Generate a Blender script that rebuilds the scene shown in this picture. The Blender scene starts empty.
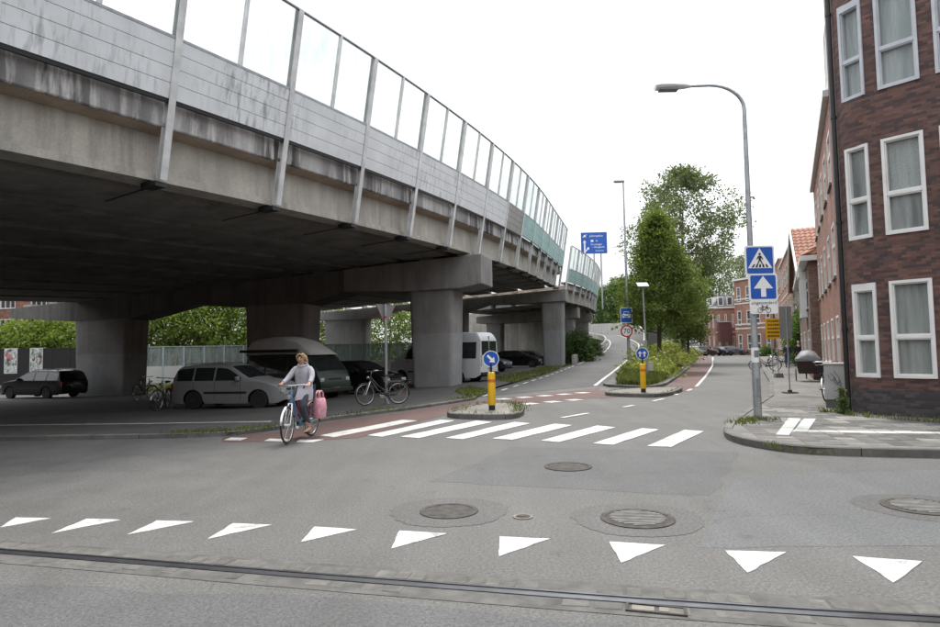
import bpy, bmesh, math, random
import numpy as np
from mathutils import Vector, Matrix
random.seed(7); RNG = np.random.default_rng(7)
SC = bpy.context.scene
COL = SC.collection
rad = math.radians
# ------------------------------------------------------------------ camera
F_PX, CAM_H, PITCH, ROLL = 627.0, 1.7, rad(3.3), rad(1.08)
FW = Vector((0, math.cos(PITCH), math.sin(PITCH)))
_r0 = Vector((1, 0, 0)); _u0 = _r0.cross(FW)
CR = math.cos(ROLL)*_r0 - math.sin(ROLL)*_u0
CU = math.cos(ROLL)*_u0 + math.sin(ROLL)*_r0
CP = Vector((0, 0, CAM_H))
cam_d = bpy.data.cameras.new('camera'); cam = bpy.data.objects.new('camera', cam_d); COL.objects.link(cam)
cam_d.sensor_width = 36.0; cam_d.lens = F_PX/940*36; cam_d.clip_end = 3000; cam_d.clip_start = 0.05
cam.matrix_world = Matrix(((CR.x, CU.x, -FW.x, 0), (CR.y, CU.y, -FW.y, 0), (CR.z, CU.z, -FW.z, CAM_H), (0, 0, 0, 1)))
SC.camera = cam
# ------------------------------------------------------------------ sky and sun (bright overcast, sun faint behind thin cloud)
SUN_EL, SUN_AZ = rad(57), rad(6)          # azimuth from +Y towards +X
world = bpy.data.worlds.new('World'); SC.world = world; world.use_nodes = True
wn = world.node_tree; wn.nodes.clear()
def wnode(t, **k):
    n = wn.nodes.new(t)
    for a, b in k.items(): setattr(n, a, b)
    return n
w_out = wnode('ShaderNodeOutputWorld'); w_bg = wnode('ShaderNodeBackground')
w_sky = wnode('ShaderNodeTexSky'); w_sky.sky_type = 'NISHITA'; w_sky.sun_disc = False
w_sky.sun_elevation = SUN_EL; w_sky.sun_rotation = SUN_AZ; w_sky.air_density = 1.0; w_sky.dust_density = 3.0
w_tc = wnode('ShaderNodeTexCoord'); w_map = wnode('ShaderNodeMapping'); w_map.inputs['Scale'].default_value = (1.2, 1.2, 3.0)
w_no = wnode('ShaderNodeTexNoise'); w_no.inputs['Scale'].default_value = 1.6; w_no.inputs['Detail'].default_value = 5
w_cr = wnode('ShaderNodeValToRGB')
w_cr.color_ramp.elements[0].position = 0.36; w_cr.color_ramp.elements[0].color = (5.6, 5.85, 6.2, 1)
w_cr.color_ramp.elements[1].position = 0.60; w_cr.color_ramp.elements[1].color = (8.3, 8.45, 8.6, 1)
w_mx = wnode('ShaderNodeMixRGB'); w_mx.inputs[0].default_value = 0.88
wl = wn.links.new
wl(w_tc.outputs['Generated'], w_map.inputs[0]); wl(w_map.outputs[0], w_no.inputs['Vector']); wl(w_no.outputs['Fac'], w_cr.inputs[0])
w_sep = wnode('ShaderNodeSeparateXYZ'); wl(w_tc.outputs['Generated'], w_sep.inputs[0])
w_cl = wnode('ShaderNodeMath', operation='MAXIMUM'); w_cl.inputs[1].default_value = 0.0; wl(w_sep.outputs['Z'], w_cl.inputs[0])
w_cie = wnode('ShaderNodeMath', operation='MULTIPLY_ADD'); w_cie.inputs[1].default_value = 1.10; w_cie.inputs[2].default_value = 0.62; wl(w_cl.outputs[0], w_cie.inputs[0])   # overcast: zenith brighter than horizon
w_mul = wnode('ShaderNodeVectorMath', operation='SCALE'); wl(w_cie.outputs[0], w_mul.inputs['Scale'])
wl(w_sky.outputs[0], w_mx.inputs[1]); wl(w_cr.outputs[0], w_mx.inputs[2]); wl(w_mx.outputs[0], w_mul.inputs[0]); wl(w_mul.outputs[0], w_bg.inputs[0]); wl(w_bg.outputs[0], w_out.inputs[0])
w_bg.inputs[1].default_value = 0.088
sun_d = bpy.data.lights.new('sun', 'SUN'); sun = bpy.data.objects.new('sun', sun_d); COL.objects.link(sun)
sun_d.energy = 1.4; sun_d.angle = rad(14); sun_d.color = (1.0, 0.95, 0.87)
sd = Vector((math.sin(SUN_AZ)*math.cos(SUN_EL), math.cos(SUN_AZ)*math.cos(SUN_EL), math.sin(SUN_EL)))
sun.rotation_euler = sd.to_track_quat('Z', 'Y').to_euler(); sun.location = sd*80
SC.view_settings.view_transform = 'Standard'; SC.view_settings.look = 'None'
SC.view_settings.exposure = 1.30; SC.view_settings.gamma = 1; SC.view_settings.use_curve_mapping = False
SC.cycles.max_bounces = 6; SC.cycles.diffuse_bounces = 3; SC.cycles.glossy_bounces = 3; SC.cycles.transmission_bounces = 4
SC.cycles.transparent_max_bounces = 16; SC.cycles.caustics_reflective = False; SC.cycles.caustics_refractive = False
SC.cycles.use_denoising = True
# ------------------------------------------------------------------ photo pixel -> place
def ray(x, y): return FW*F_PX + CR*(x-470) - CU*(y-313.5)
def G(x, y, z=0.0):
    d = ray(x, y); return CP + d*((z-CAM_H)/d.z)
def AT(x, y, Y):
    d = ray(x, y); return CP + d*(Y/d.y)
def G2(x, y, z=0.0):
    p = G(x, y, z); return (p.x, p.y)
# ------------------------------------------------------------------ materials
def _mat(name):
    m = bpy.data.materials.new(name); m.use_nodes = True
    nt = m.node_tree; b = nt.nodes['Principled BSDF']
    return m, nt, b
def nd(nt, t, **k):
    n = nt.nodes.new(t)
    for a, v in k.items(): setattr(n, a, v)
    return n
def ramp(nt, fac, stops):
    r = nd(nt, 'ShaderNodeValToRGB'); e = r.color_ramp.elements
    while len(e) < len(stops): e.new(0.5)
    for i, (p, c) in enumerate(stops):
        e[i].position = p; e[i].color = (c[0], c[1], c[2], 1) if not isinstance(c, (int, float)) else (c, c, c, 1)
    nt.links.new(fac, r.inputs[0]); return r.outputs[0]
def noise(nt, vec, scale, detail=4, rough=0.55, dist=0.0):
    n = nd(nt, 'ShaderNodeTexNoise'); n.inputs['Scale'].default_value = scale; n.inputs['Detail'].default_value = detail
    n.inputs['Roughness'].default_value = rough; n.inputs['Distortion'].default_value = dist
    if vec is not None: nt.links.new(vec, n.inputs['Vector'])
    return n.outputs['Fac']
def mapping(nt, vec, scale=(1, 1, 1), loc=(0, 0, 0), rot=(0, 0, 0)):
    m = nd(nt, 'ShaderNodeMapping'); m.inputs['Scale'].default_value = scale; m.inputs['Location'].default_value = loc
    m.inputs['Rotation'].default_value = rot
    nt.links.new(vec, m.inputs[0]); return m.outputs[0]
def mix(nt, fac, a, b, mode='MIX'):
    m = nd(nt, 'ShaderNodeMixRGB', blend_type=mode)
    for i, v in ((0, fac), (1, a), (2, b)):
        if isinstance(v, (int, float)): m.inputs[i].default_value = v if i == 0 else (v, v, v, 1)
        elif isinstance(v, (tuple, list)): m.inputs[i].default_value = (v[0], v[1], v[2], 1)
        else: nt.links.new(v, m.inputs[i])
    return m.outputs[0]
def pos(nt): return nd(nt, 'ShaderNodeNewGeometry').outputs['Position']
def objrand(nt): return nd(nt, 'ShaderNodeObjectInfo').outputs['Random']
def bump(nt, b, h, strength=0.3, dist=0.02):
    n = nd(nt, 'ShaderNodeBump'); n.inputs['Strength'].default_value = strength; n.inputs['Distance'].default_value = dist
    nt.links.new(h, n.inputs['Height']); nt.links.new(n.outputs[0], b.inputs['Normal'])
def simple(name, c, rough=0.6, var=0.15, scale=6.0, metal=0.0, bmp=0.0, spec=0.5, coat=0.0, rnd=0.0):
    m, nt, b = _mat(name)
    p = pos(nt); f = noise(nt, p, scale, 5)
    d = tuple(x*(1-var) for x in c); l = tuple(min(1, x*(1+var)) for x in c)
    col = ramp(nt, f, [(0.3, d), (0.7, l)])
    if rnd: 
        col = mix(nt, 1.0, col, ramp(nt, objrand(nt), [(0, 1-rnd), (1, 1.0)]), 'MULTIPLY')
    nt.links.new(col, b.inputs['Base Color'])
    b.inputs['Roughness'].default_value = rough; b.inputs['Metallic'].default_value = metal
    b.inputs['Specular IOR Level'].default_value = spec
    if coat: b.inputs['Coat Weight'].default_value = coat; b.inputs['Coat Roughness'].default_value = 0.05
    if bmp: bump(nt, b, noise(nt, p, scale*4, 4), bmp)
    return m
def glassmat(name, tint, alpha_c, rough=0.02):
    """thin pane: mostly see-through, partly glossy"""
    m = bpy.data.materials.new(name); m.use_nodes = True; nt = m.node_tree; nt.nodes.clear()
    o = nd(nt, 'ShaderNodeOutputMaterial'); t = nd(nt, 'ShaderNodeBsdfTransparent'); g = nd(nt, 'ShaderNodeBsdfPrincipled')
    t.inputs[0].default_value = (*tint, 1); g.inputs['Base Color'].default_value = (0.5, 0.52, 0.52, 1); g.inputs['Roughness'].default_value = rough
    ms = nd(nt, 'ShaderNodeMixShader')
    f = ramp(nt, noise(nt, mapping(nt, pos(nt), (2.5, 2.5, 0.25)), 2.0, 4), [(0.35, alpha_c*0.6), (0.7, alpha_c*1.6)])
    nt.links.new(f, ms.inputs[0]); nt.links.new(t.outputs[0], ms.inputs[1]); nt.links.new(g.outputs[0], ms.inputs[2]); nt.links.new(ms.outputs[0], o.inputs[0])
    return m
def asphalt(name, base, var=0.25, dark=0.0, red=False):
    m, nt, b = _mat(name); p = pos(nt)
    big = noise(nt, p, 0.22, 5, 0.6); mid = noise(nt, p, 1.7, 5, 0.6, 0.4); fine = noise(nt, p, 55, 2, 0.7); fine2 = noise(nt, p, 190, 2, 0.8)
    c = ramp(nt, big, [(0.3, tuple(x*(1-var) for x in base)), (0.7, tuple(x*(1+var) for x in base))])
    c = mix(nt, 1.0, c, ramp(nt, mid, [(0.32, 0.86), (0.68, 1.09)]), 'MULTIPLY')
    c = mix(nt, 1.0, c, ramp(nt, fine, [(0.3, 0.74), (0.7, 1.26)]), 'MULTIPLY')
    c = mix(nt, 1.0, c, ramp(nt, fine2, [(0.35, 0.78), (0.72, 1.3)]), 'MULTIPLY')
    grain = noise(nt, p, 34, 3, 0.8)
    c = mix(nt, 1.0, c, ramp(nt, grain, [(0.34, 0.70), (0.66, 1.30)]), 'MULTIPLY')
    stain = noise(nt, p, 0.9, 7, 0.7, 0.8)
    c = mix(nt, ramp(nt, stain, [(0.60, 0.0), (0.66, 0.22)]), c, tuple(x*0.55 for x in base))
    # tyre wear along the traffic and hairline cracks
    wear = noise(nt, mapping(nt, p, (1.4, 0.10, 1), rot=(0, 0, rad(24))), 1.3, 4)
    c = mix(nt, 1.0, c, ramp(nt, wear, [(0.36, 0.92), (0.64, 1.04)]), 'MULTIPLY')
    v = nd(nt, 'ShaderNodeTexVoronoi', feature='DISTANCE_TO_EDGE'); v.inputs['Scale'].default_value = 0.42
    dist = mix(nt, 0.35, p, nd(nt, 'ShaderNodeTexNoise').outputs['Color'], 'ADD')
    nzc = nd(nt, 'ShaderNodeTexNoise'); nzc.inputs['Scale'].default_value = 2.2; nzc.inputs['Detail'].default_value = 6
    nt.links.new(p, nzc.inputs['Vector']); dist = mix(nt, 0.5, p, nzc.outputs['Color'], 'ADD'); nt.links.new(dist, v.inputs['Vector'])
    crack = ramp(nt, v.outputs['Distance'], [(0.0, 0.0), (0.006, 1.0)])
    cm = ramp(nt, noise(nt, p, 0.5, 2), [(0.50, 0.0), (0.60, 0.55)])
    c = mix(nt, cm, c, mix(nt, 1.0, c, ramp(nt, crack, [(0, 0.55), (1, 1.0)]), 'MULTIPLY'))
    # drips and oil spots
    vs = nd(nt, 'ShaderNodeTexVoronoi'); vs.inputs['Scale'].default_value = 1.1; nt.links.new(p, vs.inputs['Vector'])
    c = mix(nt, ramp(nt, vs.outputs['Distance'], [(0.03, 0.30), (0.10, 0.0)]), c, (base[0]*0.35, base[1]*0.35, base[2]*0.35))
    nt.links.new(c, b.inputs['Base Color'])
    nt.links.new(ramp(nt, mid, [(0.3, 0.68), (0.7, 0.9)]), b.inputs['Roughness'])
    b.inputs['Specular IOR Level'].default_value = 0.35
    bump(nt, b, mix(nt, 0.5, grain, fine), 0.7, 0.008)
    return m
def brickmat(name, c1, c2, mortar, w=0.17, h=0.058, soot=0.0, clinker=0.0):
    m, nt, b = _mat(name)
    uv = nd(nt, 'ShaderNodeUVMap').outputs[0]
    wob = nd(nt, 'ShaderNodeTexNoise'); wob.inputs['Scale'].default_value = 9; nt.links.new(uv, wob.inputs['Vector'])
    vec = mix(nt, 0.008, uv, wob.outputs['Color'], 'ADD')
    br = nd(nt, 'ShaderNodeTexBrick'); br.inputs['Scale'].default_value = 1.0
    br.inputs['Brick Width'].default_value = w; br.inputs['Row Height'].default_value = h; br.inputs['Mortar Size'].default_value = 0.0075
    br.inputs['Mortar Smooth'].default_value = 0.2; br.inputs['Bias'].default_value = -0.1
    br.inputs['Color1'].default_value = (*c1, 1); br.inputs['Color2'].default_value = (*c2, 1); br.inputs['Mortar'].default_value = (*mortar, 1)
    nt.links.new(vec, br.inputs['Vector'])
    # per-brick tone: snap the uv to the brick grid
    cell = nd(nt, 'ShaderNodeTexWhiteNoise', noise_dimensions='2D')
    sep = nd(nt, 'ShaderNodeSeparateXYZ'); nt.links.new(uv, sep.inputs[0])
    def math_(op, a, bb):
        n = nd(nt, 'ShaderNodeMath', operation=op)
        for i, v in ((0, a), (1, bb)):
            if isinstance(v, (int, float)): n.inputs[i].default_value = v
            else: nt.links.new(v, n.inputs[i])
        return n.outputs[0]
    row = math_('FLOOR', math_('DIVIDE', sep.outputs[1], h), 0)
    odd = math_('MULTIPLY', math_('SUBTRACT', 1.0, math_('MODULO', row, 2)), 0.5)
    colm = math_('FLOOR', math_('ADD', math_('DIVIDE', sep.outputs[0], w), odd), 0)
    cmb = nd(nt, 'ShaderNodeCombineXYZ'); nt.links.new(colm, cmb.inputs[0]); nt.links.new(row, cmb.inputs[1]); nt.links.new(cmb.outputs[0], cell.inputs['Vector'])
    c = mix(nt, 1.0, br.outputs['Color'], ramp(nt, cell.outputs['Value'], [(0, 0.68), (0.5, 0.98), (1, 1.32)]), 'MULTIPLY')
    if clinker: c = mix(nt, ramp(nt, cell.outputs['Value'], [(0.0, clinker), (0.28, clinker), (0.30, 0.0)]), c, (0.045, 0.035, 0.04))
    c = mix(nt, 1.0, c, ramp(nt, noise(nt, uv, 0.6, 5), [(0.3, 0.78), (0.7, 1.18)]), 'MULTIPLY')
    if soot: c = mix(nt, ramp(nt, noise(nt, mapping(nt, uv, (1.5, 0.3, 1)), 1.0, 5), [(0.4, 0.0), (0.75, soot)]), c, (0.03, 0.028, 0.028))
    nt.links.new(c, b.inputs['Base Color']); b.inputs['Roughness'].default_value = 0.82
    inv = nd(nt, 'ShaderNodeInvert'); nt.links.new(br.outputs['Fac'], inv.inputs[1]); bump(nt, b, inv.outputs[0], 0.8, 0.008)
    return m
def concrete(name, base, streak=0.5, dirt=(0.05, 0.048, 0.045), vert=(1.6, 1.6, 0.12), lo=.44, hi=.66):
    m, nt, b = _mat(name); p = pos(nt)
    c = ramp(nt, noise(nt, p, 0.9, 6, 0.65), [(0.3, tuple(x*0.78 for x in base)), (0.7, tuple(x*1.12 for x in base))])
    c = mix(nt, 1.0, c, ramp(nt, noise(nt, p, 22, 4), [(0.3, 0.88), (0.7, 1.08)]), 'MULTIPLY')
    s = noise(nt, mapping(nt, p, vert), 2.2, 6, 0.62)
    s = mix(nt, 1.0, ramp(nt, s, [(lo, 0.0), (hi, streak)]), ramp(nt, noise(nt, mapping(nt, p, (1, 1, .3)), 0.55, 3), [(0.36, 0.25), (0.58, 1.0)]), 'MULTIPLY')
    c = mix(nt, s, c, dirt)
    nt.links.new(c, b.inputs['Base Color']); b.inputs['Roughness'].default_value = 0.85; b.inputs['Specular IOR Level'].default_value = 0.25
    bump(nt, b, noise(nt, p, 30, 5), 0.25, 0.01)
    return m
def leafmat(name, cols, trans=0.35):
    m = bpy.data.materials.new(name); m.use_nodes = True; nt = m.node_tree; b = nt.nodes['Principled BSDF']; o = nt.nodes['Material Output']
    g = nd(nt, 'ShaderNodeNewGeometry')
    n = len(cols)
    c = ramp(nt, g.outputs['Random Per Island'], [(i/(n-1), cols[i]) for i in range(n)])
    c = mix(nt, 1.0, c, ramp(nt, noise(nt, g.outputs['Position'], 0.9, 3), [(0.3, 0.72), (0.7, 1.2)]), 'MULTIPLY')
    nt.links.new(c, b.inputs['Base Color']); b.inputs['Roughness'].default_value = 0.55; b.inputs['Specular IOR Level'].default_value = 0.3
    t = nd(nt, 'ShaderNodeBsdfTranslucent'); nt.links.new(mix(nt, 1.0, c, (1.0, 1.05, 0.55), 'MULTIPLY'), t.inputs[0])
    ms = nd(nt, 'ShaderNodeMixShader'); ms.inputs[0].default_value = trans
    nt.links.new(b.outputs[0], ms.inputs[1]); nt.links.new(t.outputs[0], ms.inputs[2]); nt.links.new(ms.outputs[0], o.inputs[0])
    return m
def panelmat(name, base, rough=0.45):
    """painted aluminium screen: thin board joints come from geometry, grime from noise"""
    m, nt, b = _mat(name); p = pos(nt)
    c = ramp(nt, noise(nt, p, 1.2, 5), [(0.3, tuple(x*0.9 for x in base)), (0.7, tuple(min(1, x*1.08) for x in base))])
    s = noise(nt, mapping(nt, p, (3.2, 3.2, 0.35)), 2.4, 7, 0.66)
    big = noise(nt, p, 0.33, 3)
    f = mix(nt, 1.0, ramp(nt, s, [(0.48, 0.0), (0.68, 0.75)]), ramp(nt, big, [(0.42, 0.05), (0.62, 1.0)]), 'MULTIPLY')
    c = mix(nt, f, c, (0.10, 0.105, 0.10))
    nt.links.new(c, b.inputs['Base Color']); b.inputs['Roughness'].default_value = rough; b.inputs['Specular IOR Level'].default_value = 0.4
    return m
M = {}
M['asphalt'] = asphalt('asphalt', (0.110, 0.108, 0.104), 0.16)
M['asphalt_dark'] = asphalt('asphalt_dark', (0.093, 0.094, 0.095), 0.16)
M['ramp_asphalt'] = asphalt('ramp_asphalt', (0.078, 0.078, 0.079), 0.16)
M['asphalt_collar'] = asphalt('asphalt_collar', (0.096, 0.094, 0.091), 0.14)
M['asphalt_light'] = asphalt('asphalt_light', (0.113, 0.1155, 0.117), 0.10)
M['red_asphalt'] = asphalt('red_asphalt', (0.112, 0.066, 0.060), 0.18)
M['concrete'] = concrete('concrete', (0.44, 0.42, 0.375), 0.4)
M['concrete_old'] = concrete('concrete_old', (0.17, 0.165, 0.155), 0.5)  # darker copy of the pier concrete, shadow put into its colour
M['concrete_pier'] = concrete('concrete_pier', (0.27, 0.265, 0.255), 0.35)
M['concrete_fascia'] = concrete('concrete_fascia', (0.52, 0.51, 0.50), 0.97, (0.022, 0.021, 0.021), (2.2, 2.2, 0.22), .36, .52)
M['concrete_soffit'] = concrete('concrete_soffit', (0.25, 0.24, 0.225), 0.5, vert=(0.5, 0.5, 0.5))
M['slab_brown'] = concrete('slab_brown', (0.40, 0.33, 0.26), 0.3, vert=(0.5, 0.5, 0.5))
M['kerb'] = simple('kerb', (0.145, 0.14, 0.13), 0.85, 0.25, 3, bmp=0.3, rnd=0.25)
M['panel'] = panelmat('panel', (0.66, 0.685, 0.70))
M['teal_panel'] = panelmat('teal_panel', (0.33, 0.53, 0.52))
M['post'] = simple('galvanised_post', (0.66, 0.67, 0.67), 0.5, 0.2, 2.5, 0.1, rnd=0.15)
M['galv'] = simple('galvanised_steel', (0.36, 0.38, 0.39), 0.45, 0.2, 7, 0.55)
M['galv_dark'] = simple('weathered_steel', (0.24, 0.26, 0.27), 0.5, 0.2, 7, 0.5)
M['black'] = simple('black_plastic', (0.018, 0.018, 0.019), 0.5, 0.2, 8)
M['rubber'] = simple('rubber', (0.02, 0.02, 0.02), 0.85, 0.25, 12)
M['chrome'] = simple('chrome', (0.62, 0.63, 0.64), 0.22, 0.1, 10, 0.95)
M['rim'] = simple('alloy_rim', (0.38, 0.39, 0.40), 0.35, 0.15, 10, 0.8)
M['carglass'] = simple('car_glass', (0.02, 0.024, 0.025), 0.04, 0.2, 3, 0, spec=0.8)
M['white_paint'] = simple('white_paint', (0.75, 0.75, 0.73), 0.5, 0.06, 4)
M['road_paint'] = None
M['glass'] = glassmat('screen_glass', (0.95, 0.97, 0.965), 0.15)
M['winglass'] = simple('window_glass', (0.05, 0.057, 0.06), 0.06, 0.3, 0.8, 0, spec=0.9)
def roadpaint():
    m, nt, b = _mat('road_paint'); p = pos(nt)
    c = ramp(nt, noise(nt, p, 1.5, 5), [(0.3, (0.44, 0.44, 0.425)), (0.7, (0.58, 0.58, 0.565))])
    w = mix(nt, 1.0, noise(nt, p, 70, 3, 0.7), noise(nt, p, 5, 5), 'MULTIPLY')
    c = mix(nt, ramp(nt, w, [(0.15, 0.8), (0.215, 0.0)]), c, (0.16, 0.16, 0.155))
    c = mix(nt, ramp(nt, noise(nt, mapping(nt, p, (1.0, 4.0, 1), rot=(0, 0, 0.5)), 1.2, 5), [(0.55, 0.0), (0.8, 0.25)]), c, (0.2, 0.2, 0.2))
    nt.links.new(c, b.inputs['Base Color']); b.inputs['Roughness'].default_value = 0.6; bump(nt, b, noise(nt, p, 120, 2), 0.3, 0.004); return m
M['road_paint'] = roadpaint()
M['brick_brown'] = brickmat('brick_brown', (0.150, 0.068, 0.052), (0.098, 0.046, 0.040), (0.085, 0.076, 0.07), clinker=0.5, soot=0.2)
M['brick_plinth'] = brickmat('brick_plinth', (0.07, 0.06, 0.06), (0.045, 0.04, 0.042), (0.06, 0.057, 0.055))
M['brick_red'] = brickmat('brick_red', (0.30, 0.115, 0.07), (0.24, 0.085, 0.055), (0.22, 0.19, 0.16), soot=0.1)
M['brick_orange'] = brickmat('brick_orange', (0.36, 0.16, 0.10), (0.30, 0.12, 0.08), (0.30, 0.26, 0.22), soot=0.08)
M['brick_dull'] = brickmat('brick_dull', (0.20, 0.11, 0.08), (0.15, 0.085, 0.065), (0.20, 0.18, 0.16), soot=0.2)
M['frame_white'] = simple('window_frame_white', (0.72, 0.72, 0.70), 0.45, 0.08, 2, rnd=0.1)
M['frame_grey'] = simple('window_frame_grey', (0.46, 0.48, 0.51), 0.5, 0.12, 3)
M['cornice'] = simple('painted_cornice', (0.62, 0.62, 0.59), 0.6, 0.12, 2)
M['pantile'] = simple('orange_pantile', (0.33, 0.125, 0.07), 0.75, 0.35, 5, rnd=0.5, bmp=0.3)
M['slate'] = simple('slate_roof', (0.11, 0.115, 0.12), 0.7, 0.3, 5, rnd=0.4)
M['slab'] = simple('concrete_slab', (0.145, 0.14, 0.132), 0.85, 0.22, 5, bmp=0.3, rnd=0.5)
M['slab_light'] = simple('light_slab', (0.225, 0.215, 0.195), 0.85, 0.18, 5, bmp=0.3, rnd=0.35)
M['slab_white'] = simple('white_slab', (0.52, 0.52, 0.49), 0.75, 0.12, 6, bmp=0.2, rnd=0.12)
M['joint'] = simple('sand_joint', (0.09, 0.088, 0.07), 0.95, 0.3, 8)
M['bark'] = simple('bark', (0.085, 0.068, 0.052), 0.9, 0.3, 10, bmp=0.6)
M['soil'] = simple('soil', (0.08, 0.075, 0.045), 0.95, 0.3, 3, bmp=0.4)
M['leaf_hornbeam'] = leafmat('leaf_hornbeam', [(0.095, 0.13, 0.035), (0.145, 0.195, 0.05), (0.22, 0.275, 0.085)], 0.5)
M['leaf_pale'] = leafmat('leaf_pale', [(0.10, 0.13, 0.06), (0.14, 0.175, 0.08), (0.20, 0.23, 0.12)], 0.4)
M['leaf_mid'] = leafmat('leaf_mid', [(0.05, 0.09, 0.025), (0.085, 0.14, 0.035), (0.13, 0.19, 0.05)])
M['leaf_bush'] = leafmat('leaf_bush', [(0.04, 0.07, 0.022), (0.06, 0.10, 0.03), (0.09, 0.13, 0.04)])
M['leaf_yellow'] = leafmat('leaf_yellow', [(0.17, 0.20, 0.05), (0.25, 0.29, 0.065), (0.34, 0.35, 0.08)])
M['leaf_ivy'] = leafmat('leaf_ivy', [(0.05, 0.10, 0.022), (0.09, 0.16, 0.03), (0.14, 0.22, 0.05)])
M['leaf_light'] = leafmat('leaf_light', [(0.10, 0.15, 0.03), (0.16, 0.22, 0.045), (0.24, 0.29, 0.07)], 0.45)
M['grass'] = leafmat('grass', [(0.09, 0.12, 0.035), (0.14, 0.175, 0.05), (0.21, 0.22, 0.09)], 0.3)
M['blue'] = simple('sign_blue', (0.008, 0.09, 0.42), 0.4, 0.05, 3)
M['signwhite'] = simple('sign_white', (0.78, 0.78, 0.77), 0.45, 0.05, 3)
M['signblack'] = simple('sign_black', (0.012, 0.012, 0.012), 0.5, 0.05, 3)
M['signred'] = simple('sign_red', (0.42, 0.02, 0.025), 0.45, 0.08, 3)
M['yellow'] = simple('yellow_plastic', (0.78, 0.46, 0.01), 0.5, 0.08, 4)
M['signyellow'] = simple('sign_yellow', (0.72, 0.40, 0.01), 0.5, 0.08, 4)
M['signback'] = simple('sign_back_grey', (0.20, 0.21, 0.21), 0.55, 0.12, 3, 0.3)
M['cabinet'] = simple('cabinet_grey', (0.42, 0.43, 0.42), 0.55, 0.12, 3)
M['castiron'] = simple('cast_iron', (0.075, 0.069, 0.064), 0.8, 0.3, 12, 0.0, bmp=0.3, spec=.12)
M['rail_steel'] = simple('rail_steel', (0.12, 0.125, 0.14), 0.32, 0.25, 6, 0.8)
M['cobble'] = simple('cobble', (0.120, 0.115, 0.105), 0.85, 0.3, 9, bmp=0.4, rnd=0.3)
M['sett_bed'] = simple('sett_bed', (0.098, 0.095, 0.089), 0.95, 0.35, 5, bmp=0.5)
M['rib_grey'] = simple('rib_grey', (0.17, 0.165, 0.157), 0.8, 0.3, 9)
M['mortar_lit'] = simple('mortar', (0.20, 0.19, 0.165), 0.9, 0.25, 7, bmp=0.4)  # plain pale mortar tone
M['tealpost'] = simple('pale_teal_post', (0.36, 0.45, 0.45), .5, .12, 3)
M['matt_black'] = simple('matt_black_board', (0.012, 0.012, 0.013), .55, .25, 3)
M['signred_dark'] = simple('dark_print', (0.10, 0.03, 0.01), .6)
M['solar'] = simple('solar_cells', (0.42, 0.46, 0.55), .15, .1, 20, spec=.8)
M['cargo_brown'] = simple('cargo_box', (.035, .022, .02), .6); M['cover_grey'] = simple('cover_grey', (.16, .17, .18), .6)
M['skin'] = simple('skin', (.52, .30, .22), .55, .08, 10); M['eye_dark'] = simple('eye_dark', (.03, .025, .02), .3); M['lips'] = simple('lips', (.36, .12, .11), .5); M['brow'] = simple('eyebrow', (.20, .13, .07), .8)
M['coat_pale'] = simple('coat_pale', (.40, .39, .43), .8, .12, 9, bmp=.3); M['trouser_grey'] = simple('trouser_grey', (.055, .058, .07), .85, .15, 12); M['shoe_beige'] = simple('shoe_beige', (.42, .27, .17), .6)
M['hair_blond'] = simple('hair_blond', (.42, .29, .14), .6, .25, 30); M['hair_dark'] = simple('hair_dark', (.04, .03, .025), .6); M['hair_pale'] = simple('hair_pale', (.40, .36, .30), .6)
M['bag_pink'] = simple('bag_pink', (.62, .30, .36), .6, .25, 14); M['bag_red'] = simple('bag_red', (.32, .02, .06), .6, .2, 10); M['navy'] = simple('navy_cloth', (.03, .04, .075), .85); M['jeans'] = simple('jeans', (.06, .10, .18), .85); M['blackcloth'] = simple('black_cloth', (.015, .015, .017), .85)
M['curtain'] = simple('curtain', (0.33, 0.35, 0.32), 0.8, 0.08, 1.5)
M['shade_grey'] = simple('roller_shade', (0.52, 0.55, 0.58), 0.7, 0.06, 1)  # bluish grey stands for the sky reflected in the upper windows
M['blind'] = simple('blind_slats', (0.56, 0.57, 0.57), 0.6, 0.08, 4)
M['room'] = simple('dark_room', (0.035, 0.035, 0.037), 0.9, 0.2, 2)
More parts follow.
